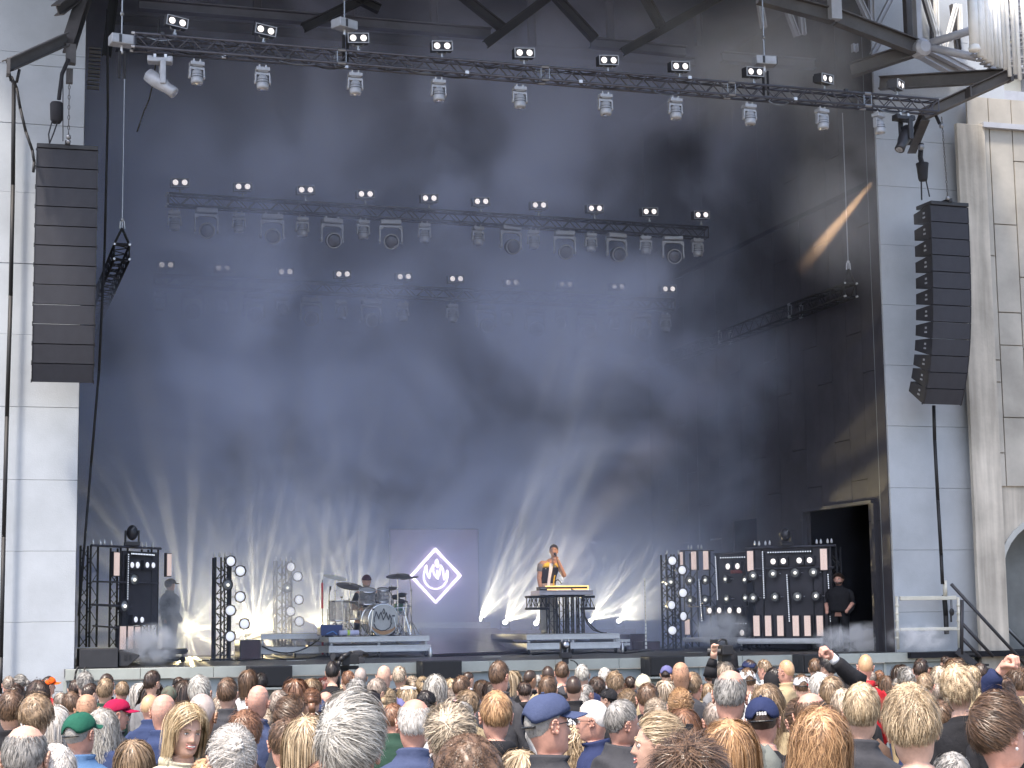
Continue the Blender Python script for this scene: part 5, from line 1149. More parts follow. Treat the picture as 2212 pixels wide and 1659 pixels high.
# ------- hair
HCN = np.array([0.0, -0.004, HT-0.106]); HR = np.array([0.0775, 0.095, 0.107])
def hair_mesh(kind, size, seed, wide=1.0, length=0.25):
    """kind: short curly long wavy bob pony spiky fringe buzz bun"""
    rg = np.random.default_rng(seed)
    buzz = kind in ('buzz',); ring_only = kind in ('fringe', 'stubble')
    thick = {'short': .015, 'curly': .034, 'long': .020, 'wavy': .026, 'bob': .024, 'pony': .012, 'spiky': .020, 'fringe': .006, 'stubble': .001, 'buzz': .004, 'bun': .012, 'swept': .026, 'messy': .026, 'receding': .010}[kind]
    def lineel(az):      # lower limit of the hair as an elevation, az from the front (radians, 0..pi)
        front = {'receding': 1.10, 'fringe': 9, 'stubble': 9}.get(kind, 0.62)
        back = -0.62 if kind not in ('buzz',) else -0.55
        if kind in ('short', 'buzz', 'messy', 'swept', 'receding', 'spiky', 'fringe', 'stubble'):
            return np.interp(az, [0, .45, .95, 1.25, 1.50, 1.68, 1.82, 2.2, np.pi], [front, front-.05, .34, .10, .12, .10, -.22, back+.08, back])
        return np.interp(az, [0, .45, .95, 1.35, 1.75, 2.2, np.pi], [front, front-.05, .30, .02, -.28, back+.05, back])
    naz = 44 if size > 55 else 28; nel = 18 if size > 55 else 12
    az = np.linspace(0, 2*np.pi, naz, endpoint=False); a0 = np.minimum(az, 2*np.pi-az)
    lo = lineel(a0)
    top = np.full(naz, np.pi/2-0.02)
    if ring_only: lo = np.where(a0 < 0.9, .35, lineel(a0)); top = np.interp(a0, [0, .8, 1.1, 1.6, np.pi], [.36, .38, .42, .36, .25])
    mb = MB(); rows = []
    ph = rg.uniform(0, 9, 6)
    for k in range(nel+1):
        t = k/nel; el = lo+(top-lo)*t
        prof = min(1.0, t*5)**.5 if k else 0.0
        if ring_only: prof *= min(1.0, (1-t)*4)**.5
        nz = np.sin(5*az+ph[0]+el*7)*np.sin(4*el+ph[1])*.5+np.sin(11*az+ph[2]-el*9)*.3+np.sin(17*az+9*el+ph[3])*.2
        tk = thick*(prof*(1+0.28*nz)) - (0.002 if k == 0 else 0)
        if kind in ('short', 'spiky', 'swept', 'messy', 'buzz', 'receding'): tk = tk*np.interp(el, [-.7, -.2, .1, .9, 1.5], [.10, .35, .55, 1.1, 1.2])
        if kind == 'swept': tk = tk+.012*np.exp(-((a0-.3)/.8)**2)*np.clip(t, 0, 1)
        tk = tk*np.where((a0 > 1.2), wide, 1.0)
        d = np.stack([np.sin(az)*np.cos(el), np.cos(az)*np.cos(el), np.sin(el)], 1)
        p = HCN + d*(HR+tk[:, None]); rows.append([Vector(x) for x in p])
    if kind != 'stubble': mb.rings(rows, (False, not ring_only))
    else: mb.add([(0, -.08, HT-.12), (0, -.081, HT-.12), (0, -.08, HT-.121)], [(0, 1, 2)])
    if kind in ('long', 'wavy', 'bob', 'pony', 'bun') and kind not in ('pony', 'bun'):
        L_ = length if kind != 'bob' else min(length, .12)
        rs = []; m = 26
        for k in range(8):
            t = k/7; z = HT-.10-(L_+.06)*t
            for_w = (.090+.010*math.sin(t*3)+ (0.012 if kind == 'wavy' else 0))*(1-.12*t); row = []
            for i in range(m):
                q = R(68)+(2*math.pi-2*R(68))*i/(m-1); x = for_w*math.sin(q)*wide; y = -.002+(.108 if math.cos(q) < 0 else .06)*math.cos(q)
                wob = 1+.03*math.sin(9*q+ph[4]+4*t); row.append(Vector((x*wob, y*wob, z+.004*math.sin(13*q))))
            for i in range(m-1, -1, -1):
                p = row[i]; row.append(Vector((p.x*.86, p.y*.84, p.z)))
            rs.append(row)
        mb.rings(rs)
    if kind == 'pony':
        P = [Vector((0, -.085, HT-.055)), Vector((0, -.125, HT-.075)), Vector((.005, -.145, HT-.14)), Vector((.008, -.14, HT-.24)), Vector((.0, -.13, HT-.33))]
        mb.path(P, [.022, .03, .038, .032, .010], n=10)
    if kind == 'bun':
        mb.path([Vector((.024*(1-.5*i/22)*math.cos(i*.62), -.098-.0012*i, HT-.072+.026*(1-.5*i/22)*math.sin(i*.62))) for i in range(23)], .0125, n=8)
    # strands as thin tapered ribbons
    if kind in ('buzz', 'stubble'): N, sg = (int(size*(9 if buzz else 12)), 2)
    else: N = int(np.clip(size*36, 240, 4200)) ; sg = 7 if size > 55 else 4
    if kind in ('curly', 'wavy'): sg += 3
    wd = np.clip(0.14/size, .0011, .005)
    if kind in ('buzz', 'stubble'): wd *= .6
    az = rg.uniform(0, 2*np.pi, N); a0 = np.minimum(az, 2*np.pi-az); l0 = np.clip(lineel(a0), -.6, 1.2)
    el = np.arcsin(np.clip(np.sin(l0)+(1-np.sin(l0))*rg.uniform(0, 1, N)**.9, -1, 1))
    if ring_only:
        keep = (a0 > .95); el = l0+rg.uniform(0, 1, N)**.8*(np.interp(a0, [.95, 1.2, np.pi], [.62, .66, .60])-l0); az, el, a0, l0 = az[keep], el[keep], a0[keep], l0[keep]
    N = len(az)
    d = np.stack([np.sin(az)*np.cos(el), np.cos(az)*np.cos(el), np.sin(el)], 1)
    whorl = np.array([0.15*rg.choice([-1, 1]), -.55, .83]); whorl /= np.linalg.norm(whorl)
    if kind in ('pony', 'bun'): tgt = np.array([0, -.93, .35]); tgt /= np.linalg.norm(tgt)
    slen = {'short': .045, 'curly': .07, 'long': length+.12, 'wavy': length+.10, 'bob': .17 if length > .1 else .11, 'pony': .12, 'spiky': .05, 'fringe': .035, 'stubble': .005, 'buzz': .008, 'bun': .12, 'swept': .08, 'messy': .07, 'receding': .035}[kind]
    step = slen/sg*rg.uniform(.7, 1.2, N)
    if kind in ('short', 'messy', 'swept', 'receding', 'fringe', 'spiky'): step = step*np.interp(el-l0, [0, .25, .7], [.25, .5, 1.0])
    off = thick*np.where(rg.random(N) < .06, rg.uniform(1.2, 1.75, N), rg.uniform(.72, 1.12, N))
    if kind in ('short', 'spiky', 'swept', 'messy', 'buzz', 'receding'): off = off*np.interp(el, [-.7, -.2, .1, .9, 1.5], [.10, .35, .6, 1.1, 1.2])
    if kind == 'swept': off = off+.012*np.exp(-((a0-.3)/.8)**2)
    off = off*np.where(a0 > 1.2, wide, 1.0)
    pos = HCN + d*(HR+off[:, None]); path = [pos.copy()]; nrm_l = [d.copy()]
    jit = rg.normal(0, .35 if kind in ('messy', 'spiky', 'wavy') else .16, (N, 3)); phs = rg.uniform(0, 6.28, N)
    for k in range(sg):
        dd = (pos-HCN)/HR; dn = dd/np.linalg.norm(dd, axis=1)[:, None]; nr = dn/HR; nr /= np.linalg.norm(nr, axis=1)[:, None]
        if kind in ('pony', 'bun'): fl = tgt*1.0-dn
        else: fl = dn-whorl*1.0; 
        if kind == 'swept': fl = fl*.4+np.array([.5, .5, 0])
        fl = fl+jit-np.array([0, 0, .55 if kind in ('long', 'wavy', 'bob') else .12])
        if kind in ('long', 'wavy', 'bob', 'curly', 'swept'):
            ff = np.exp(-(a0/1.05)**2)*1.9; fl = fl+np.stack([np.where(np.sin(az) >= -.25, 1, -1)*ff, -.55*ff, 0*ff], 1)
        low = pos[:, 2] < HT-.10
        tan = fl-(fl*nr).sum(1)[:, None]*nr; tan /= (np.linalg.norm(tan, axis=1)[:, None]+1e-6)
        if kind in ('long', 'wavy', 'bob'):
            dwn = np.array([0, 0, -1.0])+jit*.12+nr*np.array([1, 1, 0])*0.02
            tan = np.where(low[:, None], dwn, tan)
        if kind in ('spiky',): tan = tan+nr*.55*(el[:, None] > .5)
        if kind in ('messy', 'swept'): tan = tan+nr*.10
        if kind == 'curly': tan = tan*.55+nr*np.sin(phs+k*2.1)[:, None]*.5+np.cross(nr, tan)*np.cos(phs+k*2.1)[:, None]*.9
        if kind == 'wavy': tan = tan+np.cross(nr, tan)*np.sin(phs*.3+k*1.9)[:, None]*.55
        pos = pos+tan*step[:, None]
        # keep on the hair surface
        q = (pos-HCN); 
        rad = np.sqrt((((q)/(HR+off[:, None]*.96))**2).sum(1)); inside = (rad < 1)
        if kind in ('long', 'wavy', 'bob'):
            hq = pos-HCN; rr_ = np.sqrt((hq[:, 0]/(HR[0]+off))**2+(hq[:, 1]/(HR[1]+off))**2); k2 = np.where(low & (rr_ < 1), 1/np.maximum(rr_, .3), 1.0); pos[:, 0] = HCN[0]+hq[:, 0]*k2; pos[:, 1] = HCN[1]+hq[:, 1]*k2; inside = inside & ~low
        pos = np.where(inside[:, None], HCN+q/np.maximum(rad, .3)[:, None], pos)
        path.append(pos.copy()); nrm_l.append(nr)
    Pth = np.stack(path, 1)          # N, sg+1, 3
    Nr = np.stack(nrm_l, 1)
    tg = np.gradient(Pth, axis=1); sd = np.cross(tg, Nr); sd /= (np.linalg.norm(sd, axis=2)[:, :, None]+1e-7)
    tw = rg.uniform(-.5, .5, N)[:, None, None]; sd = sd+Nr*tw
    wp = np.interp(np.linspace(0, 1, sg+1), [0, .3, 1], [.7, 1, .25])*wd
    A = Pth+sd*wp[None, :, None]; B = Pth-sd*wp[None, :, None]
    vs = np.stack([A, B], 2).reshape(-1, 3); n1 = 2*(sg+1)
    base = (np.arange(N)*n1)[:, None]; k = np.arange(sg)*2
    f = np.stack([base+k, base+k+1, base+k+3, base+k+2], 2).reshape(-1, 4)
    v0 = np.array(mb.v, dtype=np.float64); F0 = mb.f
    allv = np.concatenate([v0, vs]); f = f+len(v0)
    me = bpy.data.meshes.new('hair')
    faces = F0; nf = len(faces)+len(f)
    lt = np.array([len(x) for x in faces]+[4]*len(f), dtype=np.int32)
    li = np.concatenate([np.array([i for x in faces for i in x], dtype=np.int32), f.reshape(-1).astype(np.int32)])
    me.vertices.add(len(allv)); me.vertices.foreach_set('co', allv.astype(np.float32).ravel())
    me.loops.add(len(li)); me.loops.foreach_set('vertex_index', li)
    me.polygons.add(nf); ls = np.concatenate([[0], np.cumsum(lt)[:-1]]).astype(np.int32)
    me.polygons.foreach_set('loop_start', ls); me.polygons.foreach_set('loop_total', lt); me.update(calc_edges=True); me.shade_smooth()
    return me
# ------- hats
def dome(mb, k=1.0, lift=.012, low=-.05, front=.30, n=32, m=10, flat=False, back_gap=False):
    rs = []
    for j in range(m+1):
        t = j/m; row = []
        for i in range(n):
            az = 2*math.pi*i/n; a0 = min(az, 2*math.pi-az); lo = low+(front-low)*(0.5+0.5*math.cos(a0))
            if back_gap and a0 > 2.45: lo = low+.42*math.sin((a0-2.45)/(math.pi-2.45)*math.pi/2)
            el = lo+(math.pi/2-.02-lo)*t; tk = lift*(1 if not flat else 1+.6*t)*k
            seam = .0015*math.cos(6*az); tk = tk+.004*math.cos(el)+(.018*math.exp(-(a0/1.2)**2)*math.sin(math.pi*min(1, max(0, el/1.4))) if back_gap else 0)
            row.append(Vector((math.sin(az)*math.cos(el)*(HR[0]+tk+seam), HCN[1]+math.cos(az)*math.cos(el)*(HR[1]+tk+seam), HCN[2]+math.sin(el)*(HR[2]+tk))))
        rs.append(row)
    mb.rings([[Vector((p.x*.95, p.y*.95, p.z)) for p in rs[0]]]+rs, (False, True)); return mb
def add_hat(o, kind, cm, text=None):
    if kind in ('cap', 'capback'):
        h_ = obj('cap', dome(MB(), lift=.012, low=-.06, front=.36, back_gap=True), cm, o, smooth=True)
        mb = MB(); n = 14; up = []; 
        for j in range(6):
            r_ = j/5; row = []
            for i in range(n):
                a = R(-62+124*i/(n-1)); rad = 1.02+.0*r_
                bx = math.sin(a)*(HR[0]+.013); by = HCN[1]+math.cos(a)*(HR[1]+.012)
                ext = .090*r_*math.cos(a*1.15)**.7 if abs(a*1.15) < math.pi/2 else 0
                row.append(Vector((bx*(.90+.16*r_), by-.022*(1-r_)+ext, HT-.062-.020*r_-.022*(math.sin(a))**2)))
            up.append(row)
        for j in range(5):
            for i in range(n-1):
                a, b, c, d = up[j][i], up[j][i+1], up[j+1][i+1], up[j+1][i]; dz = Vector((0, 0, .004))
                mb.add([a, b, c, d, a-dz, b-dz, c-dz, d-dz], [(0, 3, 2, 1), (4, 5, 6, 7), (3, 7, 6, 2)])
        obj('brim', mb, cm, h_)
        obj('button', MB().sphere((0, HCN[1], HT+.016), (.009, .009, .005), 8, 6), cm, h_)
        obj('strap', MB().path([Vector((math.sin(R(a))*(HR[0]+.010), HCN[1]+math.cos(R(a))*(HR[1]+.010), HT-.117)) for a in range(140, 221, 10)], .006, n=6), M['black'], h_)
        if kind == 'cap' and text is None: pass
        if text:
            for i, ch in enumerate(text):
                cu = bpy.data.curves.new('digit', 'FONT'); cu.body = ch; cu.size = .026; cu.extrude = .0012; cu.align_x = 'CENTER'
                a = R(180+(i-1.5)*-9.0)
                t0_ = bpy.data.objects.new('digit', cu); COL.objects.link(t0_); me_ = bpy.data.meshes.new_from_object(t0_); bpy.data.objects.remove(t0_); t_ = bpy.data.objects.new('digit', me_); COL.objects.link(t_); t_.parent = h_; me_.materials.clear(); me_.materials.append(CM['white'])
                t_.location = (math.sin(a)*(HR[0]+.014), HCN[1]+math.cos(a)*(HR[1]+.014)-.002, HT-.085); t_.rotation_euler = (R(78), 0, math.pi-a if False else (math.pi-a)*1.0)
        return h_
    if kind == 'beanie': return obj('beanie', dome(MB(), lift=.014, low=-.25, front=.45, flat=True), cm, o, smooth=True)
    if kind == 'bucket':
        mb = dome(MB(), lift=.016, low=.05, front=.3, flat=True)
        rs = [[Vector((math.sin(2*math.pi*i/28)*(HR[0]+.014+.045*j/3), HCN[1]+math.cos(2*math.pi*i/28)*(HR[1]+.012+.045*j/3), HT-.085-.030*j/3)) for i in range(28)] for j in range(4)]
        mb.rings(rs, (False, False)); return obj('hat', mb, cm, o, smooth=True)
    if kind == 'sailor':
        mb = MB().lathe((0, HCN[1]-.005, HT-.05), [(.088, 0), (.092, .02), (.105, .035), (.100, .055), (.05, .068), (.003, .07)], n=28); h_ = obj('cap', mb, cm, o, smooth=True)
        obj('band', MB().lathe((0, HCN[1]-.005, HT-.056), [(.090, 0), (.091, .02)], n=28), M['black'], h_); return h_
    if kind == 'hoodup':
        rs = []; m = 26
        for j in range(13):
            t = j/12; row = []
            for i in range(m):
                q = R(40)+(2*math.pi-2*R(40))*i/(m-1); z = HT+.022-.36*t; hw = (.105*math.sin(min(1, t*2.6)*math.pi/2)**.8+.004)*(1+.15*t); hd_ = (.12*math.sin(min(1, t*2.2)*math.pi/2)**.8+.004)*(1+.05*t)
                row.append(Vector((hw*math.sin(q)+.004*math.sin(7*q+5*t), HCN[1]+hd_*math.cos(q), z)))
            for i in range(m-1, -1, -1): p = row[i]; row.append(Vector((p.x*.93, p.y*.93, p.z-.004)))
            rs.append(row)
        return obj('hood', MB().rings(rs), cm, o, smooth=True)
def add_glasses(o, frame=None, dark=False, up=False):
    m = frame or M['black']; mb = MB(); z = HT-.117+(.060 if up else 0); y0 = .098-(.02 if up else 0)
    for s in (-1, 1):
        mb.path([(s*.074, y0-.012, z+.004), (s*.082, .04, z+.003), (s*.081, -.01, z), (s*.079, -.028, z-.012)], .0022, n=5)
        E = [(s*.034+.026*math.cos(t_)*1.0, y0-.006*abs(math.cos(t_)), z+.019*math.sin(t_)) for t_ in [2*math.pi*i/12 for i in range(13)]]
        mb.path(E, .0022, n=5)
    mb.tube((-.008, y0, z), (.008, y0, z), .002, n=5); g_ = obj('glasses', mb, m, o)
    if dark:
        for s in (-1, 1): obj('lens', MB().lathe((s*.034, y0-.002, z), [(.025, 0), (.002, .001)], (0, 1, 0), 14), M['black'], g_)
    return g_
EYE = mat('eye_white', (0.75, 0.73, 0.70), 0.2, var=0); IRIS = mat('iris', (0.03, 0.04, 0.06), 0.2, var=0); LIP = mat('lips', (0.42, 0.15, 0.13), 0.4, var=0.05); TEETH = mat('teeth', (0.85, 0.83, 0.78), 0.3, var=0); MOUTH = mat('mouth_inside', (0.28, 0.07, 0.06), 0.6, var=0)
def add_face(o, hairm, smile=False, open_=False):
    for s in (-1, 1):
        e = obj('eye', MB().sphere((s*.031, .0755, HT-.119), (.0125, .0105, .0082 if not smile else .0055), 12, 8), EYE, o, smooth=True)
        obj('iris', MB().sphere((s*.031, .0835, HT-.119), (.0052, .003, .0052), 10, 6), IRIS, e, smooth=True)
        obj('eyelid', MB().path([(s*.0435, .0775, HT-.118), (s*.037, .084, HT-.1125), (s*.030, .0862, HT-.1115), (s*.022, .0845, HT-.115), (s*.018, .081, HT-.119)], .0018, n=5), hairm, e, smooth=True)
        obj('eyebrow', MB().path([(s*.016, .094, HT-.101), (s*.028, .0935, HT-.0965), (s*.040, .0865, HT-.097), (s*.048, .080, HT-.101)], [.0030, .0036, .0030, .0015], n=6), hairm, o, smooth=True)
    if smile or open_:
        k = 1.0 if smile else .7; dz = .010 if smile else .014
        obj('mouth', MB().sphere((0, .0855, HT-.184), (.023*k, .006, dz*.85), 16, 10), MOUTH, o, smooth=True)
        obj('teeth', MB().sphere((0, .0885, HT-.1805), (.0215*k, .0072, .0066), 16, 8), TEETH, o, smooth=True)
        U = [(x*k, .094-.010*(x/.027)**2*.9, HT-.1755+.004*(abs(x)/.027)**2*(1 if smile else 0)-.001) for x in (-.028, -.018, -.007, 0, .007, .018, .028)]
        Lw = [(x*k, .093-.011*(x/.027)**2, HT-.184-dz*.85*(1-(x/.030)**2)) for x in (-.027, -.018, -.009, 0, .009, .018, .027)]
        obj('lip', MB().path(U, .0028, n=6), LIP, o, smooth=True); obj('lip', MB().path(Lw, .0036, n=6), LIP, o, smooth=True)
    else:
        obj('lip', MB().sphere((0, .090, HT-.183), (.022, .005, .0055), 14, 6), LIP, o, smooth=True)
def add_beard(o, hm):
    mb = MB(); rs = []; n = 18
    for j in range(7):
        t = j/6; row = []
        for i in range(n):
            a = R(-95+190*i/(n-1)); z = .168+.062*t; ed = math.sin(math.pi*min(.97, max(.03, t)))**.5*(1-abs(a/R(96))**4); w_ = np.interp(z, TZ, TW)-.003+.010*ed; f_ = np.interp(z, TZ, TF)-.003+.012*ed
            row.append(Vector((w_*math.sin(a), f_*math.cos(a), HT-z-.004*math.cos(a))))
        for i in range(n-1, -1, -1): p = row[i]; row.append(Vector((p.x*.9, p.y*.9, p.z)))
        rs.append(row)
    obj('beard', MB().rings(rs), hm, o, smooth=True)
def person(u, v, w, hk, hc, gk, gc, yaw, label, ex='', skin='a', zc=None):
    """u,v top of head in the picture, w apparent width of the head with hair."""
    hat = None
    full = {'curly': .205, 'wavy': .20, 'long': .188, 'bob': .195, 'swept': .178, 'messy': .18, 'pony': .170, 'spiky': .175, 'short': .172, 'bun': .17, 'buzz': .160, 'bald': .155, 'fringe': .168, 'receding': .166}[hk]
    if any(x in ex for x in ('cap', 'beanie', 'bucket', 'sailor')): full = .19
    if 'hoodup' in ex: full = .215
    prof = abs(math.sin(R(yaw)+.25)); full = full*(1+.20*prof)
    hor = 1335-.0131*(u-1106)
    top = {'curly': .03, 'wavy': .026, 'bob': .024, 'long': .02, 'swept': .03, 'messy': .028, 'spiky': .03, 'short': .016}.get(hk, .01)
    if any(x in ex for x in ('cap', 'beanie', 'bucket', 'hoodup')): top = .018
    s = 1.0
    Zc = zc or full*FOC/w
    for _ in range(3):
        p = PD(u, v, Zc); g0 = gz(p.y); H = p.z-g0; s = H/(HT+top); 
        if s < .88 or s > 1.12:
            s = min(1.12, max(.88, s)); Zc = (CAM.z-g0-s*(HT+top))*FOC/max(20, (v-hor))
    p = PD(u, v, Zc); g0 = gz(p.y); k = s
    kk = min(1.14, max(.88, w*Zc/FOC/full))
    near = w > 55; lod = 1 if w > 40 else 0; sd0 = int(u*31+v*17)
    o = bpy.data.objects.new('person', BODY[2 if 'smile' in ex else lod]); COL.objects.link(o); mslot(o, SK[skin])
    # keep head top at the picture point: top of head sits above the origin
    o.location = (p.x, p.y, p.z-(HT+top)*s); az = math.atan2(p.x, p.y)
    _r = random.Random(sd0); tx, ty = (R(_r.uniform(-9, 5)), R(_r.uniform(-6, 6))) if zc is None else (0, 0)
    o.rotation_euler = (tx, ty, R(yaw)-az*.6); o.scale = (kk, kk, s)
    o.location = p - o.rotation_euler.to_matrix() @ Vector((0, 0, (HT+top)*s))
    tag(o, label, 'person')
    PEOPLE.append(o)
    sd = int(u*7+v*13) % 9973
    if hk == 'bald': obj('hair', hair_mesh('stubble', w, sd), HM['buzzg' if skin != 'c' else 'brown'], o)
    if hk != 'bald':
        hm = obj('hair', hair_mesh(hk, w, sd, 1.0 if w < 60 else 1.06, {'long': .24, 'wavy': .20}.get(hk, .2)), HM[hc], o)
        if 'hat' in ex: pass
    if 'capback' in ex: add_hat(o, 'cap', CM[gcol(ex)], '1888')
    elif 'cap:' in ex: add_hat(o, 'cap', CM[gcol(ex)])
    elif 'beanie:' in ex: add_hat(o, 'beanie', CM[gcol(ex)])
    elif 'bucket:' in ex: add_hat(o, 'bucket', CM[gcol(ex)])
    elif 'sailor:' in ex: add_hat(o, 'sailor', CM[gcol(ex)])
    elif 'hoodup:' in ex: add_hat(o, 'hoodup', CM[gcol(ex)])
    g_ = obj({'crew': 'shirt', 'hood': 'hooded_jacket', 'puffer': 'padded_jacket', 'collar': 'jacket'}[gk], garment(gk, lod, sd % 3), None, o); mslot(g_, CM[gc])
    t_ = obj('trousers', TR, None, o); mslot(t_, CM[['slate', 'black', 'charcoal', 'navy', 'beige'][sd % 5]]); obj('shoes', SHM, None, o)
    if 'face' in ex or 'smile' in ex or 'open' in ex: add_face(o, HM['light'] if 'smile' in ex else HM.get(hc, HM['brown']), 'smile' in ex, 'open' in ex)
    if 'smile' in ex: obj('ponytail', MB().path([Vector((0, -.10, HT-.07)), Vector((.0, -.15, HT-.08)), Vector((.0, -.165, HT-.14)), Vector((0, -.15, HT-.22))], [.02, .034, .036, .012], n=10), HM[hc], o, smooth=True)
    if 'glass' in ex: add_glasses(o, M['black'])
    if 'pinkg' in ex: add_glasses(o, CM['pink'])
    if 'sunup' in ex: add_glasses(o, M['black'], True, True)
    if 'beard' in ex: add_beard(o, HM[hc])
    if 'clip' in ex:
        c = obj('hair_clip', MB().box((0, -.115, HT-.045), (.05, .03, .018)).box((0, -.125, HT-.05), (.012, .03, .05)), M['black'], o)
    if 'ring' in ex: obj('earring', MB().sphere((.090, .0, HT-.168), .006, 8, 6), M['aluwhite'], o)
    return o
PEOPLE = []
def gcol(ex):
    for t_ in ex.split():
        if ':' in t_: return t_.split(':')[1]
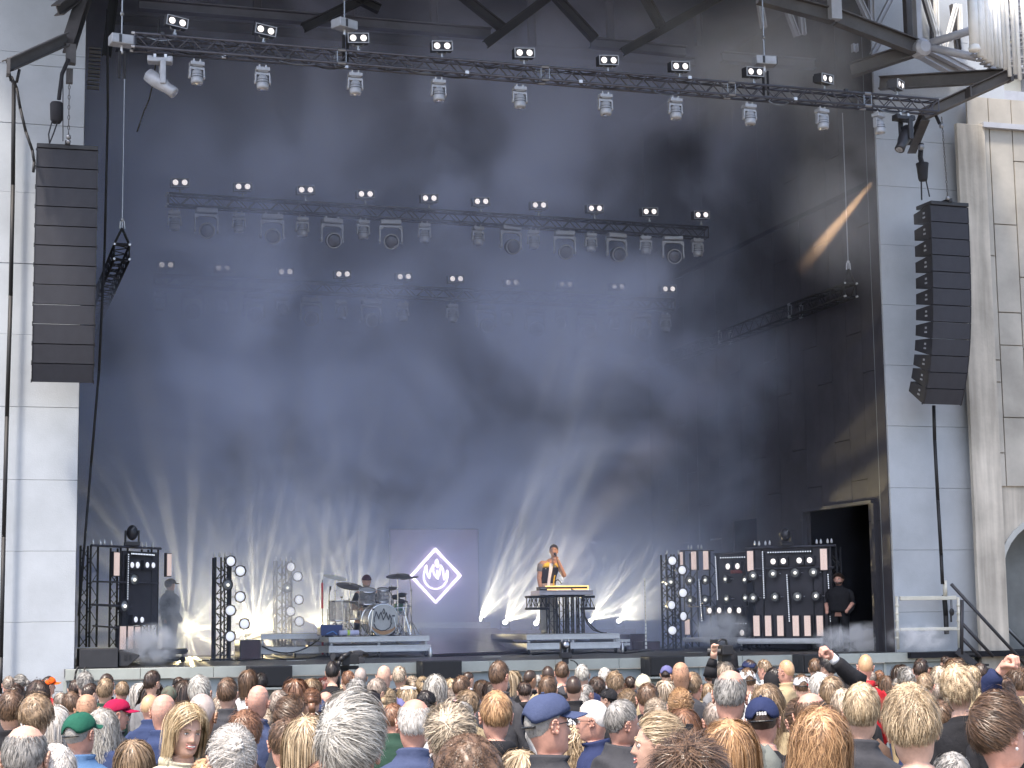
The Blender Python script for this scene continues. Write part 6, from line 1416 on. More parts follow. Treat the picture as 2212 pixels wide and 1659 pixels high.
# =================================================================== the crowd
CROWD = [
(22,1493,52,'short','brown','collar','black',-10,'man with thick brown hair at the left edge, red-haired curls to his right'),
(3,1479,20,'buzz','buzzf','crew','grey',5,'small cropped head cut by the left edge of the photo'),
(33,1481,32,'messy','dark','collar','charcoal',-30,'man with dark tousled hair just behind the brown-haired head, far left'),
(79,1472,46,'curly','dark','crew','white',20,'person with dark curly hair beside the bright orange cap'),
(104,1463,30,'short','black','crew','red',-70,'person in a bright orange cap and red collar in front of the left wall','cap:orange'),
(79,1503,62,'curly','light','crew','cream',-15,'person with light brown curls and cream collar near the left edge'),
(131,1498,30,'short','greybrown','collar','charcoal',10,'grey-brown head between the light curls and the tan bald head'),
(153,1496,38,'receding','brown','collar','charcoal',0,'man with thinning brown crown left of the orange-tanned bald head'),
(186,1454,32,'messy','grey','hood','black',15,'grey tousled head over a black hood below the left stage corner','','a'),
(231,1455,30,'buzz','dark','collar','black',-35,'dark cropped man with glasses behind the sandy-haired man in dark green','glass','b'),
(229,1467,33,'short','light','collar','green',-20,'sandy-haired man in a dark green jacket near the stage corner'),
(186,1498,41,'bald','brown','collar','black',-12,'bald man with deeply tanned head and black collar, left','','c'),
(120,1529,58,'bob','white','collar','denim',-5,'woman with pale white-blonde bob left of the green cap'),
(168,1539,70,'buzz','grey','collar','denim',-38,'man in a dark green cap and denim jacket, seen from behind','cap:capgreen','b'),
(219,1534,56,'wavy','silver','collar','blue',-30,'person with wavy silver hair and navy jacket right of the green cap'),
(252,1510,56,'buzz','grey','collar','charcoal',-78,'man in a crimson cap and dark jacket looking right','cap:crimson face','b'),
(57,1561,96,'fringe','grey','crew','black',-14,'large balding head with grey sides at the lower left','','a'),
(120,1609,104,'short','white','crew','white',8,'large white-haired head cut by the bottom edge, lower left'),
(289,1601,58,'long','light','collar','brown',-10,'dark-blonde bob cut by the bottom edge left of the laughing woman'),
(330,1450,34,'short','dark','crew','grey',-48,'tall bearded man with thick dark hair and grey shirt, left','beard'),
(303,1478,32,'long','white','crew','grey',25,'long pale blonde hair under a camouflage cap, left','cap:camo'),
(316,1506,24,'long','dark','collar','black',0,'small dark straight-haired head right of the crimson cap'),
(324,1501,36,'buzz','buzzf','collar','blue',-30,'cropped brown head between the crimson cap and a pink bald head','','b'),
(355,1498,47,'bald','brown','collar','blue',-20,'pink bald head above a bright blue shirt, left of the laughing woman','','b'),
(408,1520,92,'bob','yellow','hood','cream',-158,'laughing blonde woman turned to the camera in a cream jacket','smile','a'),
(437,1498,56,'buzz','buzzg','collar','black',-20,'tanned close-cropped man directly behind the laughing woman','','c'),
(429,1461,46,'short','silver','collar','charcoal',-25,'man with silver-grey hair behind the laughing woman'),
(386,1464,28,'short','dark','collar','black',15,'person in a plain black cap left of the silver-haired man','cap:black'),
(399,1471,28,'long','dark','collar','brown',-5,'long dark hair between the black cap and the silver-haired man'),
(366,1484,34,'short','brown','collar','charcoal',0,'person in a grey-olive beanie left of the laughing woman','beanie:olive'),
(462,1469,21,'bun','dark','crew','teal',5,'small dark tied-back head right of the silver-haired man','','c'),
(491,1466,40,'short','brown','collar','charcoal',-18,'man with thick wavy brown hair in front of the left drum riser'),
(484,1506,44,'wavy','ash','collar','lightblue',-12,'ash-blonde wavy hair just right of the laughing woman'),
(560,1479,42,'bald','brown','collar','slate',-20,'smooth pink bald head in front of the leftmost front speaker','','b'),
(536,1449,33,'bob','brown','crew','white',-30,'brown glossy hair against the leftmost black front speaker'),
(565,1456,26,'messy','black','collar','black',10,'black tousled hair in front of the leftmost front speaker'),
(586,1469,22,'long','dark','collar','black',15,'dark small head at the lower right of the leftmost front speaker'),
(532,1538,62,'messy','auburn','collar','brown',-15,'auburn tousled head with sunglasses pushed up, behind the platinum hair','sunup'),
(582,1532,42,'pony','ash','collar','slate',-10,'dark-blonde ponytail between the auburn head and cropped brown head'),
(500,1570,104,'bun','white','collar','white',6,'woman with platinum hair tied in a loose knot at bottom left of centre'),
(618,1552,76,'short','brown','crew','white',-4,'short brown hair with bare pink neck left of the long blonde hair','','b'),
(527,1499,25,'wavy','brown','collar','charcoal',8,'small brown wavy head left of the pink bald head'),
(601,1493,42,'receding','greybrown','collar','charcoal',-25,'balding grey-brown head right of the smooth pink bald head','','b'),
(629,1506,62,'swept','brown','collar','charcoal',-80,'man with brown quiff and black glasses looking right','glass face','b'),
(636,1469,33,'long','auburn','collar','brown',0,'long auburn hair in front of the drum riser, left'),
(671,1468,28,'long','light','collar','beige',5,'light brown hair behind the auburn ponytail'),
(673,1490,34,'pony','auburn','collar','brown',-10,'auburn ponytail above the navy beanie'),
(703,1465,27,'long','red','collar','black',8,'dark red hair below the camera operator with headphones'),
(718,1430,27,'short','black','crew','black',-12,'camera operator with black headphones at the stage front','phones'),
(780,1443,26,'buzz','buzzg','collar','black',0,'close-cropped man in black right of the camera on its boom','','c'),
(754,1451,28,'short','auburn','collar','brown',12,'auburn head below the boom camera'),
(830,1437,28,'bald','brown','collar','lilac',-20,'bald man in a wide blue-violet jacket in front of the drum kit','','a'),
(862,1441,28,'short','ash','hood','black',-28,'fair-haired man in a black hooded top right of the blue-violet jacket'),
(703,1494,31,'bald','brown','collar','charcoal',10,'small pink bald head right of the auburn ponytail','','b'),
(687,1510,38,'short','brown','collar','navy',0,'person in a navy beanie left of the big silver-haired man','beanie:slate'),
(771,1467,42,'short','grey','collar','charcoal',-5,'short grey hair directly behind the big silver-haired man'),
(816,1467,42,'short','greybrown','collar','slate',-55,'grey-brown head in front of the blue-violet jacket','glass'),
(737,1481,28,'bob','blonde','collar','beige',0,'blonde head with hair clip left of the short grey hair','clip'),
(756,1505,130,'swept','silver','collar','charcoal',-16,'big silver-haired man with swept waves at the bottom centre left','','b'),
(664,1549,84,'long','blonde','collar','beige',-6,'long straight blonde hair left of the big silver-haired man'),
(800,1494,48,'receding','black','collar','black',-70,'man with receding black hair in profile, right of the big silver hair','face','c'),
(882,1485,31,'long','blonde','collar','grey',-5,'blonde person in a white sailor-style cap below the drum riser','sailor:white'),
(850,1522,46,'short','auburn','collar','green',-20,'short copper-brown hair and dark green jacket, centre left','','b'),
(897,1507,70,'fringe','white','collar','slate',-4,'balding pink-topped head over a quilted blue jacket, centre','','b'),
(974,1524,104,'swept','mix','collar','khakigrey',16,'streaky blonde and grey hair with pink sunglasses, bottom centre','pinkg','a'),
(912,1465,28,'pony','blonde','collar','grey',0,'blonde tied hair left of the silver waves, below the middle speaker','clip'),
(941,1460,38,'wavy','silver','collar','black',-10,'silver wavy hair below the middle front speaker'),
(974,1468,26,'long','blonde','collar','pink',6,'small straight blonde head right of the silver waves'),
(998,1461,36,'short','brown','collar','pink',-40,'short brown hair just right of the middle front speaker'),
(1013,1452,24,'buzz','dark','collar','white',-60,'dark cropped head in front of the stage ramp'),
(918,1493,42,'short','black','crew','white',-14,'person in a black cap with glasses behind the balding head','cap:black glass'),
(1012,1493,44,'messy','light','collar','beige',8,'light brown tousled hair left of the ginger boy'),
(997,1518,48,'short','grey','collar','black',10,'grey head tucked behind the streaky blonde hair'),
(1072,1495,66,'short','orange','hood','black',0,'ginger short-haired boy in a black hooded top, centre','','b'),
(1077,1429,41,'short','brown','collar','charcoal',-42,'tall man with neat dark brown hair and grey coat collar, centre','','b'),
(1050,1448,20,'bun','black','collar','black',0,'small black-haired head left of the tall man in grey coat'),
(1105,1451,24,'long','blonde','collar','charcoal',-8,'long blonde hair right of the tall man in grey coat'),
(1174,1496,112,'buzz','grey','collar','charcoal',-72,'man in a big faded navy cap and glasses looking right','cap:slate glass face','b'),
(1278,1512,64,'buzz','white','collar','navy',72,'white-haired man in navy jacket looking left with thin glasses','face glass','b'),
(1345,1513,76,'receding','grey','puffer','charcoal',-74,'grey man with flushed forehead in a black padded jacket','face','b'),
(1424,1542,108,'pony','blonde','crew','grey',82,'blonde woman in profile looking left with open mouth','open clip ring','a'),
(1400,1477,44,'receding','brown','collar','black',-5,'pink balding head above the grey man with flushed forehead','','b'),
(1414,1513,48,'pony','ash','collar','black',0,'brown and blonde ponytail behind the blonde woman in profile'),
(1183,1462,38,'short','brown','collar','white',-20,'short brown hair directly above the big faded navy cap'),
(1160,1460,26,'short','grey','collar','black',20,'small grey head left of the short brown hair above the navy cap'),
(1146,1448,27,'buzz','dark','hood','black',-60,'tanned cropped man with black hood right of the long blonde hair','','c'),
(1183,1439,26,'buzz','dark','collar','beige',0,'dark cropped small head below the keyboard riser, left','','c'),
(1214,1431,28,'short','brown','crew','white',-8,'short brown hair and white shirt by the small moving head','','b'),
(1256,1437,29,'short','silver','collar','navy',-5,'silver-haired man in navy coat below the keyboard riser'),
(1238,1461,32,'buzz','dark','collar','black',-10,'brown crew-cut head in front of the silver-haired man in navy coat'),
(1305,1444,25,'receding','white','collar','white',-10,'small pinkish white-haired head left of the fair curls','','b'),
(1291,1465,34,'curly','dark','collar','cream',10,'dark curly hair with cream scarf, centre right'),
(1326,1453,33,'messy','light','collar','beige',0,'sandy tousled hair below the gap between the two front speakers'),
(1216,1482,38,'buzz','dark','collar','grey',-40,'person in a dark grey cap right of the big navy cap crown','cap:charcoal','b'),
(1312,1489,40,'short','black','collar','black',60,'black beanie between the white hair and the sandy hair','beanie:black'),
(1357,1492,40,'bun','light','collar','black',0,'sandy tied-up hair behind the flushed forehead'),
(1391,1459,33,'short','white','crew','cream',-12,'person in a cream knitted beanie left of the third front speaker','beanie:cream'),
(1255,1500,34,'short','grey','crew','white',0,'grey head with white shirt behind the white-haired man'),
(1440,1438,27,'buzz','dark','collar','charcoal',-20,'small navy cap against the third front speaker','cap:lilac'),
(1469,1429,34,'bald','brown','collar','charcoal',-15,'tall tanned bald man in front of the third front speaker','','c'),
(1470,1491,50,'bun','orange','collar','olive',0,'copper-blonde hair in a low bun, right of the blonde-streaked ponytail'),
(1438,1472,30,'long','ash','collar','pink',6,'long pinkish ash hair below the small navy cap'),
(1494,1454,40,'short','light','collar','beige',-35,'sandy crew cut and beige jacket, right of the tall tanned bald man','','b'),
(1579,1443,72,'fringe','grey','collar','khakigrey',-16,'large curly grey hair ring round a pink bald crown','big','b'),
(1566,1429,32,'messy','ash','collar','grey',10,'ash tousled head right behind the curly bald crown'),
(1532,1450,24,'short','dark','crew','black',0,'person in a dark blue cap beside the raised camera arm','cap:charcoal'),
(1617,1427,32,'short','dark','collar','white',55,'navy cap with its brim to the left, below the right rack','cap:navy'),
(1613,1445,36,'short','brown','crew','white',5,'white cap directly below the navy cap, right of the curly bald crown','cap:white'),
(1649,1427,30,'short','light','collar','white',60,'sandy-haired person in red glasses looking left','glass face','b'),
(1671,1443,40,'short','black','hood','black',10,'person wearing a black hood up, right part of the crowd','hoodup:black'),
(1698,1426,33,'buzz','buzzf','collar','beige',50,'sandy cropped man in beige jacket, right of the black hood','face','b'),
(1653,1481,58,'wavy','light','collar','beige',-10,'golden brown wavy hair behind the navy cap with white digits'),
(1731,1458,38,'short','brown','crew','white',0,'white cap with a small red patch, right part of the crowd','cap:white redp'),
(1697,1482,32,'short','dark','collar','charcoal',0,'grey beanie just right of the golden brown waves','beanie:grey'),
(1643,1503,78,'buzz','dark','crew','black',-12,'man in a navy cap with white digits 1888, seen from behind','capback:navy','b'),
(1577,1494,54,'messy','greybrown','crew','cream',-4,'greying tousled head left of the navy cap with white digits','','b'),
(1546,1517,56,'receding','greybrown','crew','cream',6,'thin brown hair over a scalp, in front of the greying tousled head','','b'),
(1573,1556,96,'long','orange','collar','khakigrey',-8,'long golden red hair at the bottom, left of the digit cap'),
(1493,1590,150,'spiky','brown','collar','charcoal',-6,'huge dark brown tousled crown cut by the bottom edge, right of centre'),
(1478,1534,58,'long','auburn','collar','brown',4,'long auburn hair right of the blonde woman in profile'),
(1722,1513,64,'pony','brown','collar','black',18,'brown pulled-back hair right of the digit cap','','b'),
(1777,1531,112,'wavy','orange','collar','black',-8,'very long curly copper-gold hair at the bottom right'),
(1748,1494,66,'fringe','brown','collar','charcoal',-16,'balding brown head above the curly copper-gold hair','','b'),
(1769,1455,46,'short','white','collar','white',8,'white and grey head below the left raised fist'),
(1797,1462,50,'short','light','collar','beige',-18,'sandy hair right of the white and grey head'),
(1820,1490,52,'short','ash','collar','brown',-10,'dark ash hair left of the two-tone blond boy'),
(1862,1476,80,'short','blonde','collar','charcoal',-10,'blond boy with dark shaved nape and black jacket, right'),
(1960,1481,112,'messy','blonde','crew','olive',-8,'big tousled blond head with olive shirt, lower right','','a'),
(1870,1414,31,'buzz','buzzf','hood','red',0,'cropped man in a bright red hooded top at the right','','b'),
(1788,1417,34,'messy','black','collar','white',50,'dark-haired person pressing hands to face below the left raised fist','face'),
(1760,1424,26,'short','brown','collar','beige',-10,'brown head in front of the fourth front speaker'),
(1941,1438,27,'long','dark','collar','charcoal',-60,'dark long-haired person in half profile, right background'),
(1960,1444,34,'wavy','grey','collar','charcoal',10,'wavy grey head right of the dark half profile'),
(1989,1425,30,'short','dark','crew','white',-25,'dark flat-topped head in front of the right stage front','','b'),
(1999,1456,34,'receding','light','collar','charcoal',-20,'cropped pinkish fair head left of the blond mop','','b'),
(1976,1457,27,'short','black','collar','charcoal',12,'small dark head left of the cropped pinkish fair head'),
(2000,1445,30,'long','auburn','collar','black',-10,'dark auburn hair just above the cropped pinkish fair head'),
(1900,1450,22,'short','auburn','collar','red',0,'small auburn head right of the red hooded top'),
(1913,1461,26,'bob','brown','collar','charcoal',-10,'small brown bob below and right of the red hooded top'),
(2064,1439,66,'curly','blonde','crew','black',-8,'bright blond mop of curls and black shirt, right'),
(2028,1441,34,'bob','mix','collar','grey',-20,'white and dark streaked hair left of the blond mop'),
(2043,1420,25,'short','dark','collar','charcoal',65,'dark-haired man looking left at the foot of the stage stairs','face','a'),
(2061,1424,28,'long','brown','collar','black',0,'brown-haired head under the stage stairs'),
(2100,1440,32,'short','blonde','collar','beige',0,'short blond head below the stage stairs, right of the blond mop'),
(2117,1434,28,'short','dark','collar','navy',0,'dark head left of the right raised fist'),
(2196,1441,44,'messy','brown','collar','beige',15,'brown wavy head at the right edge, above the big profile','','b'),
(2188,1430,24,'short','brown','collar','charcoal',0,'small brown head right behind the right raised fist'),
(2038,1516,54,'short','brown','hood','navy',-22,'brown-haired person with blue hood between two big heads, right'),
(2148,1499,120,'swept','brown','crew','white',-66,'big brown-haired man with an earring at the lower right corner','ring face','b'),
(2058,1628,66,'short','grey','collar','charcoal',0,'grey head with dark sunglasses on top at the bottom edge, right','sunup'),
(2112,1466,34,'receding','light','collar','black',40,'tanned fair head between the blond mop and the blue sleeve','','c'),
(1003,1592,146,'curly','brown','collar','charcoal',0,'huge dark curly crown cut by the bottom edge, centre'),
(1124,1623,64,'long','blonde','collar','charcoal',0,'blonde hair at the bottom edge below the big navy cap'),
(704,1642,100,'short','auburn','collar','brown',0,'auburn crown barely rising over the bottom edge, centre left'),
(441,1642,62,'short','orange','collar','grey',0,'ginger-blonde crown at the bottom edge below the laughing woman'),
(1233,1570,44,'wavy','blonde','collar','blue',30,'long blonde waves in front of the white-haired man'),
(1528,1478,28,'bob','light','collar','black',0,'light brown head right of the beige jacket'),
(1462,1468,24,'curly','grey','collar','charcoal',0,'small grey curls below the tall tanned bald man'),
(1340,1476,24,'bun','auburn','collar','charcoal',0,'small auburn head left of the cream beanie'),
(1131,1474,30,'short','dark','hood','black',8,'dark head in black hood left of the short brown hair'),
(640,1487,26,'bun','auburn','collar','brown',-10,'golden-brown braided bun behind the man with quiff'),
(1940,1466,26,'short','grey','collar','navy',5,'small grey head above the big tousled blond head'),
]
_rt = random.Random(11)
for r in CROWD:
    r = list(r)+['']*(9-len(r)); 
    if not r[8] and r[2] < 60 and r[3] in ('short', 'buzz', 'messy', 'bob', 'receding', 'bald', 'long') and _rt.random() < .22:
        r[7] = _rt.choice((-62, -78, 66, 80, -50)); r[8] = 'face'
    if r[2] < 72: r[2] = r[2]*1.09; r[1] -= 1.5
    person(*r)
_rf = random.Random(5); occ = [(r[0], r[1], r[2]) for r in CROWD]; nfill = 0
for k_ in range(900):
    if nfill >= 46: break
    u_ = _rf.uniform(20, 2190); v_ = _rf.uniform(1457, 1490)-(12 if u_ > 1400 else 0); w_ = 20+(v_-1440)*.36+_rf.uniform(-2, 3)
    if any(abs(u_-a) < (w_+c)*.33 and abs(v_-b) < 20 for (a, b, c) in occ): continue
    occ.append((u_, v_, w_)); nfill += 1
    p_ = person(u_, v_, w_, _rf.choice(('short', 'short', 'buzz', 'long', 'wavy', 'receding', 'messy', 'pony')), _rf.choice(('brown', 'dark', 'greybrown', 'ash', 'light', 'grey', 'blonde')), _rf.choice(('collar', 'hood')), _rf.choice(('black', 'navy', 'charcoal', 'brown', 'slate', 'beige')), _rf.choice((-20, 0, 15, -60, 60)), 'person glimpsed as part of a head between nearer heads in the crowd', '', _rf.choice('abd'))
    p_['group'] = 'people glimpsed between nearer heads'; p_['hair_look'] = p_.children[0].material_slots[0].material.name.replace('hair_', '').replace('greybrown', 'grey-brown')+'-haired'
_g = sorted([p_ for p_ in PEOPLE if p_.get('group')], key=lambda q_: math.atan2(q_.location.x, q_.location.y))
for i_, p_ in enumerate(_g):
    n_ = i_+1; sfx = 'th' if 10 <= n_ % 100 <= 20 else {1: 'st', 2: 'nd', 3: 'rd'}.get(n_ % 10, 'th')
    p_['label'] = 'half hidden %s head between nearer heads, %d%s such from the left' % (p_['hair_look'], n_, sfx)
def find(lbl): 
    return [p for p in PEOPLE if lbl in p['label']][0]
c = find('headphones'); z = HT-.12
obj('headphones', MB().path([Vector((.083*math.cos(R(a)), -.01, HT-.105+.112*math.sin(R(a)))) for a in range(0, 181, 15)], .008).lathe((.075, -.01, z), [(.03, 0), (.036, .01), (.034, .03), (.02, .034)], (1, 0, 0), 14).lathe((-.075, -.01, z), [(.03, 0), (.036, .01), (.034, .03), (.02, .034)], (-1, 0, 0), 14), M['black'], c)
c = find('small red patch'); obj('patch', MB().box((.05, -.085, HT-.10), (.05, .012, .022), Matrix.Rotation(R(35), 3, 'Z')), CM['red'], c)
# --- raised fists with sleeves
def fist(u, v, w, Y_zc, arm, label, sleeve, cuff, rz, side=1):
    """closed hand seen from behind: palm block, four curled fingers, thumb across; built in metres"""
    p = PD(u, v, Y_zc); t = bpy.data.objects.new('person', None)
    s = 1.12
    mb = MB()
    mb.sphere((0, 0, -.055), (.040, .026, .046), 14, 10); mb.tube((0, .004, -.13), (0, 0, -.06), .027, .034, n=12)
    for i in range(4):
        x = -.033+.022*i; h = [-.010, 0, -.003, -.012][i]; r_ = [.0115, .0125, .0120, .0105][i]
        K = [Vector((x*.95, -.012, -.05)), Vector((x, -.014, -.012+h)), Vector((x*1.02, .012, .002+h)), Vector((x*1.02, .036, -.014+h)), Vector((x, .038, -.040+h)), Vector((x*.98, .018, -.052+h))]
        mb.path(K, r_, n=8)
        for k in K: mb.sphere(k, r_*1.04, 8, 6)
    K = [Vector((side*.038, .0, -.085)), Vector((side*.050, .020, -.055)), Vector((side*.038, .044, -.038)), Vector((side*.008, .052, -.036))]
    mb.path(K, [.014, .0135, .012, .0105], n=8)
    for k in K: mb.sphere(k, .0125, 8, 6)
    return p, mb, s
def raised(u, v, Zc, yaw, elb, sh, label, mslv, mcuff, skin, hk, hc, side=1, hd=None):
    p, mb, s = fist(u, v, 0, Zc, None, label, None, None, 0, side)
    body = bpy.data.objects.new('person', None)
    hz = p.z; g0 = gz(p.y)
    hu, hv, hw = hd
    o = person(hu, hv, hw, hk, hc, 'collar', 'black', -10, label, '', skin, zc=Zc+0.1)
    inv = Matrix.Translation(o.location).inverted()
    R_ = Matrix.Rotation(o.rotation_euler.z, 4, 'Z'); L = (Matrix.Translation(o.location) @ R_ @ Matrix.Diagonal((*o.scale, 1))).inverted()
    top = PD(u, v, Zc); wr = top-Vector((0, 0, .14)); el = PD(*elb, Zc); shp = PD(*sh, Zc+.05)
    # hand as a part of the arm
    d = (wr-el).normalized(); Q = d.to_track_quat('Z', 'Y').to_matrix()
    hm = MB(); rot = Q @ Matrix.Rotation(R(yaw), 3, 'Z')
    for v_ in mb.v: pass
    hm.add([L @ (wr + d*.13 + rot @ Vector(v_)*1.08) for v_ in mb.v], mb.f)
    h_ = obj('hand', hm, SK[skin], o, smooth=True); md = h_.modifiers.new('remesh', 'REMESH'); md.mode = 'VOXEL'; md.voxel_size = .0045; md.use_smooth_shade = True
    sl = MB(); pts = [shp, shp.lerp(el, .5)+Vector((0, 0, -.01)), el, el.lerp(wr, .5), wr-d*.02]; rr = [.075, .070, .060, .055, .048]
    n = 14; rs = []
    for k, q in enumerate(pts):
        dd = (pts[min(k+1, 4)]-pts[max(0, k-1)]).normalized().to_track_quat('Z', 'Y')
        rs.append([L @ (q + dd @ Vector((math.cos(2*math.pi*i/n), math.sin(2*math.pi*i/n), 0))*(rr[k]+.004*math.sin(4*i+3*k))) for i in range(n)])
    sl.rings(rs); s_ = obj('sleeve', sl, mslv, o, smooth=True)
    if mcuff: obj('cuff', MB().tube(L @ (wr-d*.035), L @ (wr+d*.03), .042, .036, n=16), mcuff, s_, smooth=True)
    return o
raised(1800, 1384, 13.5, 160, (1822, 1446), (1858, 1475), 'person in a black suit raising a clenched fist with white cuff', CM['black'], CM['white'], 'b', 'short', 'dark', 1, (1832, 1452, 30))
raised(2157, 1400, 10.8, 170, (2140, 1470), (2150, 1530), 'person in a navy sleeve raising a clenched fist at the right', CM['navy'], None, 'b', 'short', 'brown', 1, (2165, 1462, 46))
# ---- posed figures: one continuous skin from joints
def limb(mb, pts, rad, n=12):
    mb.path([Vector(p) for p in pts], rad, n=n)
    for p, r_ in zip(pts, rad): mb.sphere(p, r_, n, 8)
def vox(o, s=.012):
    md = o.modifiers.new('remesh', 'REMESH'); md.mode = 'VOXEL'; md.voxel_size = s; md.use_smooth_shade = True
    sm = o.modifiers.new('smooth', 'SMOOTH'); sm.factor = .5; sm.iterations = 2; return o
def head_part(mb, c, yaw=0, pitch=0, s=1.0):
    Rm = Matrix.Rotation(yaw, 3, 'Z') @ Matrix.Rotation(pitch, 3, 'X')
    me = BODY[1]; vs = [v_.co for v_ in me.vertices]; keep = {}
    out = []; 
    for i, v_ in enumerate(vs):
        if v_.z > HT-.31: keep[i] = len(out); out.append(Vector(c)+Rm @ (Vector((v_.x, v_.y, v_.z-(HT-.24)))*s))
    fs = [[keep[i] for i in p.vertices] for p in me.polygons if all(i in keep for i in p.vertices)]
    # cap the cut
    mb.add(out, fs); mb.sphere(Vector(c)+Rm @ Vector((0, -.01, -.045)), .052*s, 12, 8)
    return Rm
# singer at the keyboard desk
fp = PY(1180, 1366, 34.0); root = Vector((fp.x, 34.0, cK.z-1.40+1.40+HK if False else DK+HK))
hd_top = PY(1207, 1178, 34.0); Hs = hd_top.z-root.z; k = Hs/1.76
sg = MB(); q = lambda x, y, z: Vector((x*k, y*k, z*k))
hc_ = q(.165, -.06, 1.52)     # neck base / chin level of the head
Rm = head_part(sg, hc_, R(180-22), R(8), 1.0*k)
sg.tube(q(.13, 0, 1.36), hc_+Vector((0, 0, -.02)), .060*k, .052*k, n=14)
limb(sg, [q(.12, 0, 1.38), q(.06, .01, 1.15), q(.03, .01, .98)], [.12*k, .135*k, .13*k], 16)
limb(sg, [q(-.06, 0, 1.38), q(.24, 0, 1.37)], [.075*k, .075*k])
limb(sg, [q(-.07, 0, 1.37), q(-.145, -.03, 1.12), q(-.16, -.16, .90)], [.062*k, .048*k, .034*k])      # arm down to the keys
limb(sg, [q(.26, 0, 1.37), q(.345, -.14, 1.16), q(.20, -.22, 1.44)], [.062*k, .050*k, .036*k])        # arm with the microphone
for i in range(4):
    x = -.185+.018*i; limb(sg, [q(-.16+.01*(i-1.5), -.18, .87), q(x, -.22, .82), q(x-.002, -.235, .775-.006*(i % 2))], [.014*k, .0095*k, .008*k], 8)
limb(sg, [q(-.14, -.17, .87), q(-.12, -.21, .83), q(-.115, -.225, .79)], [.013*k, .011*k, .009*k], 8)
for i in range(4):
    z = 1.455+.019*i; limb(sg, [q(.20, -.215, z), q(.165, -.26, z+.004), q(.150, -.235, z+.004)], [.013*k, .010*k, .009*k], 8)
limb(sg, [q(.20, -.21, 1.46), q(.185, -.20, 1.50), q(.165, -.215, 1.53)], [.013*k, .011*k, .009*k], 8)
limb(sg, [q(-.035, .01, .95), q(-.05, 0, .50), q(-.055, .02, .10)], [.095*k, .060*k, .042*k]); limb(sg, [q(.10, .01, .95), q(.12, -.02, .50), q(.13, .03, .10)], [.095*k, .060*k, .042*k])
singer = vox(obj('person', sg, SK['c'], loc=root), .011); tag(singer, 'singer in a black and yellow vest with microphone behind the keyboard', 'person')
def tors(mb, P, n=24):
    rs = []
    for (c, w_, d_) in P: rs.append([Vector(c)+Vector((w_*math.sin(2*math.pi*i/n), -d_*math.cos(2*math.pi*i/n), 0)) for i in range(n)])
    mb.rings(rs); return mb
def front_strip(mb, P, a0, a1, off=.006, n=10):
    rs = []
    for (c, w_, d_) in P:
        row = [Vector(c)+Vector(((w_+off)*math.sin(R(a0+(a1-a0)*i/(n-1))), -(d_+off)*math.cos(R(a0+(a1-a0)*i/(n-1))), 0)) for i in range(n)]
        row += [p-Vector((0, -.004, 0)) for p in reversed(row)]; rs.append(row)
    mb.rings(rs); return mb
def prof(zs):   # torso outline of the singer (x centre, half width, half depth)
    Z = [.84, .95, 1.05, 1.15, 1.25, 1.33, 1.39, 1.435]; X = [.03, .035, .045, .06, .08, .095, .10, .11]; Wd = [.165, .165, .165, .175, .195, .205, .190, .10]; Dp = [.12, .12, .12, .13, .135, .13, .115, .075]
    return [(q(np.interp(z, Z, X), 0, z), np.interp(z, Z, Wd)*k, np.interp(z, Z, Dp)*k) for z in zs]
vst = obj('vest', tors(MB(), prof([1.0, 1.05, 1.15, 1.25, 1.315])), CM['black'], singer, smooth=True)
YEL = mat('yellow_print', (0.62, 0.42, 0.03), 0.7, var=0.5, scale=26)
obj('vest_yoke', tors(MB(), prof([1.317, 1.35, 1.39, 1.42, 1.44])), YEL, singer, smooth=True)
obj('vest_hem', tors(MB(), prof([.86, .92, .97, .998])), mat('washed_denim', (0.40, 0.33, 0.29), 0.8, var=0.2, scale=12), singer, smooth=True)
obj('undershirt', front_strip(MB(), prof([.86, .95, 1.05, 1.15, 1.25, 1.35, 1.40]), -14, 6), CM['white'], singer, smooth=True)
obj('stripe', front_strip(MB(), prof([.95, 1.0, 1.08, 1.16]), 28, 40, .007, 4), YEL, vst)
obj('chest_badge', MB().sphere(q(-.03, -.128, 1.29), .010, 8, 6), M['aluwhite'], vst); obj('chest_badge', MB().sphere(q(.165, -.125, 1.33), .018, 8, 6), CM['cream'], vst)
obj('tshirt_sleeve', MB().tube(q(-.085, 0, 1.38), q(-.125, -.015, 1.235), .070*k, .062*k, n=16), CM['grey'], singer, smooth=True)
tr_ = MB()
for sx, xx in ((-.035, -.055), (.10, .13)): tr_.rings([[q(a_, 0, z_)+Vector((r_*k*math.cos(2*math.pi*i/14), r_*k*math.sin(2*math.pi*i/14), 0)) for i in range(14)] for (a_, z_, r_) in ((sx, .93, .115), (sx*1.1, .75, .105), (sx*1.2, .50, .088), (sx*1.25, .30, .080), (xx*1.2, .08, .078))])
obj('trousers', tr_, mat('pale_trousers', (0.52, 0.49, 0.44), 0.85, var=0.1, scale=8, bump=0.4), singer, smooth=True)
obj('shoes', MB().sphere(q(-.066, -.04, .045), (.045, .12, .045), 12, 8).sphere(q(.156, -.04, .045), (.045, .12, .045), 12, 8), CM['cream'], singer, smooth=True)
hh = obj('hair', hair_mesh('buzz', 60, 5), HM['black'], singer); hh.location = hc_-(Rm @ Vector((0, 0, HT-.24)))*k; hh.rotation_euler = Rm.to_euler(); hh.scale = (k,)*3
h2 = obj('hair_cap', hair_mesh('short', 40, 8), HM['black'], singer); h2.location = hh.location; h2.rotation_euler = Rm.to_euler(); h2.scale = (k,)*3
fe = MB()
for s_ in (-1, 1): fe.path([hc_+(Rm @ Vector((s_*.016, .094, .139)))*k, hc_+(Rm @ Vector((s_*.045, .084, .141)))*k], .0045, n=6)
obj('eyebrow', fe, HM['black'], singer)
fe = MB()
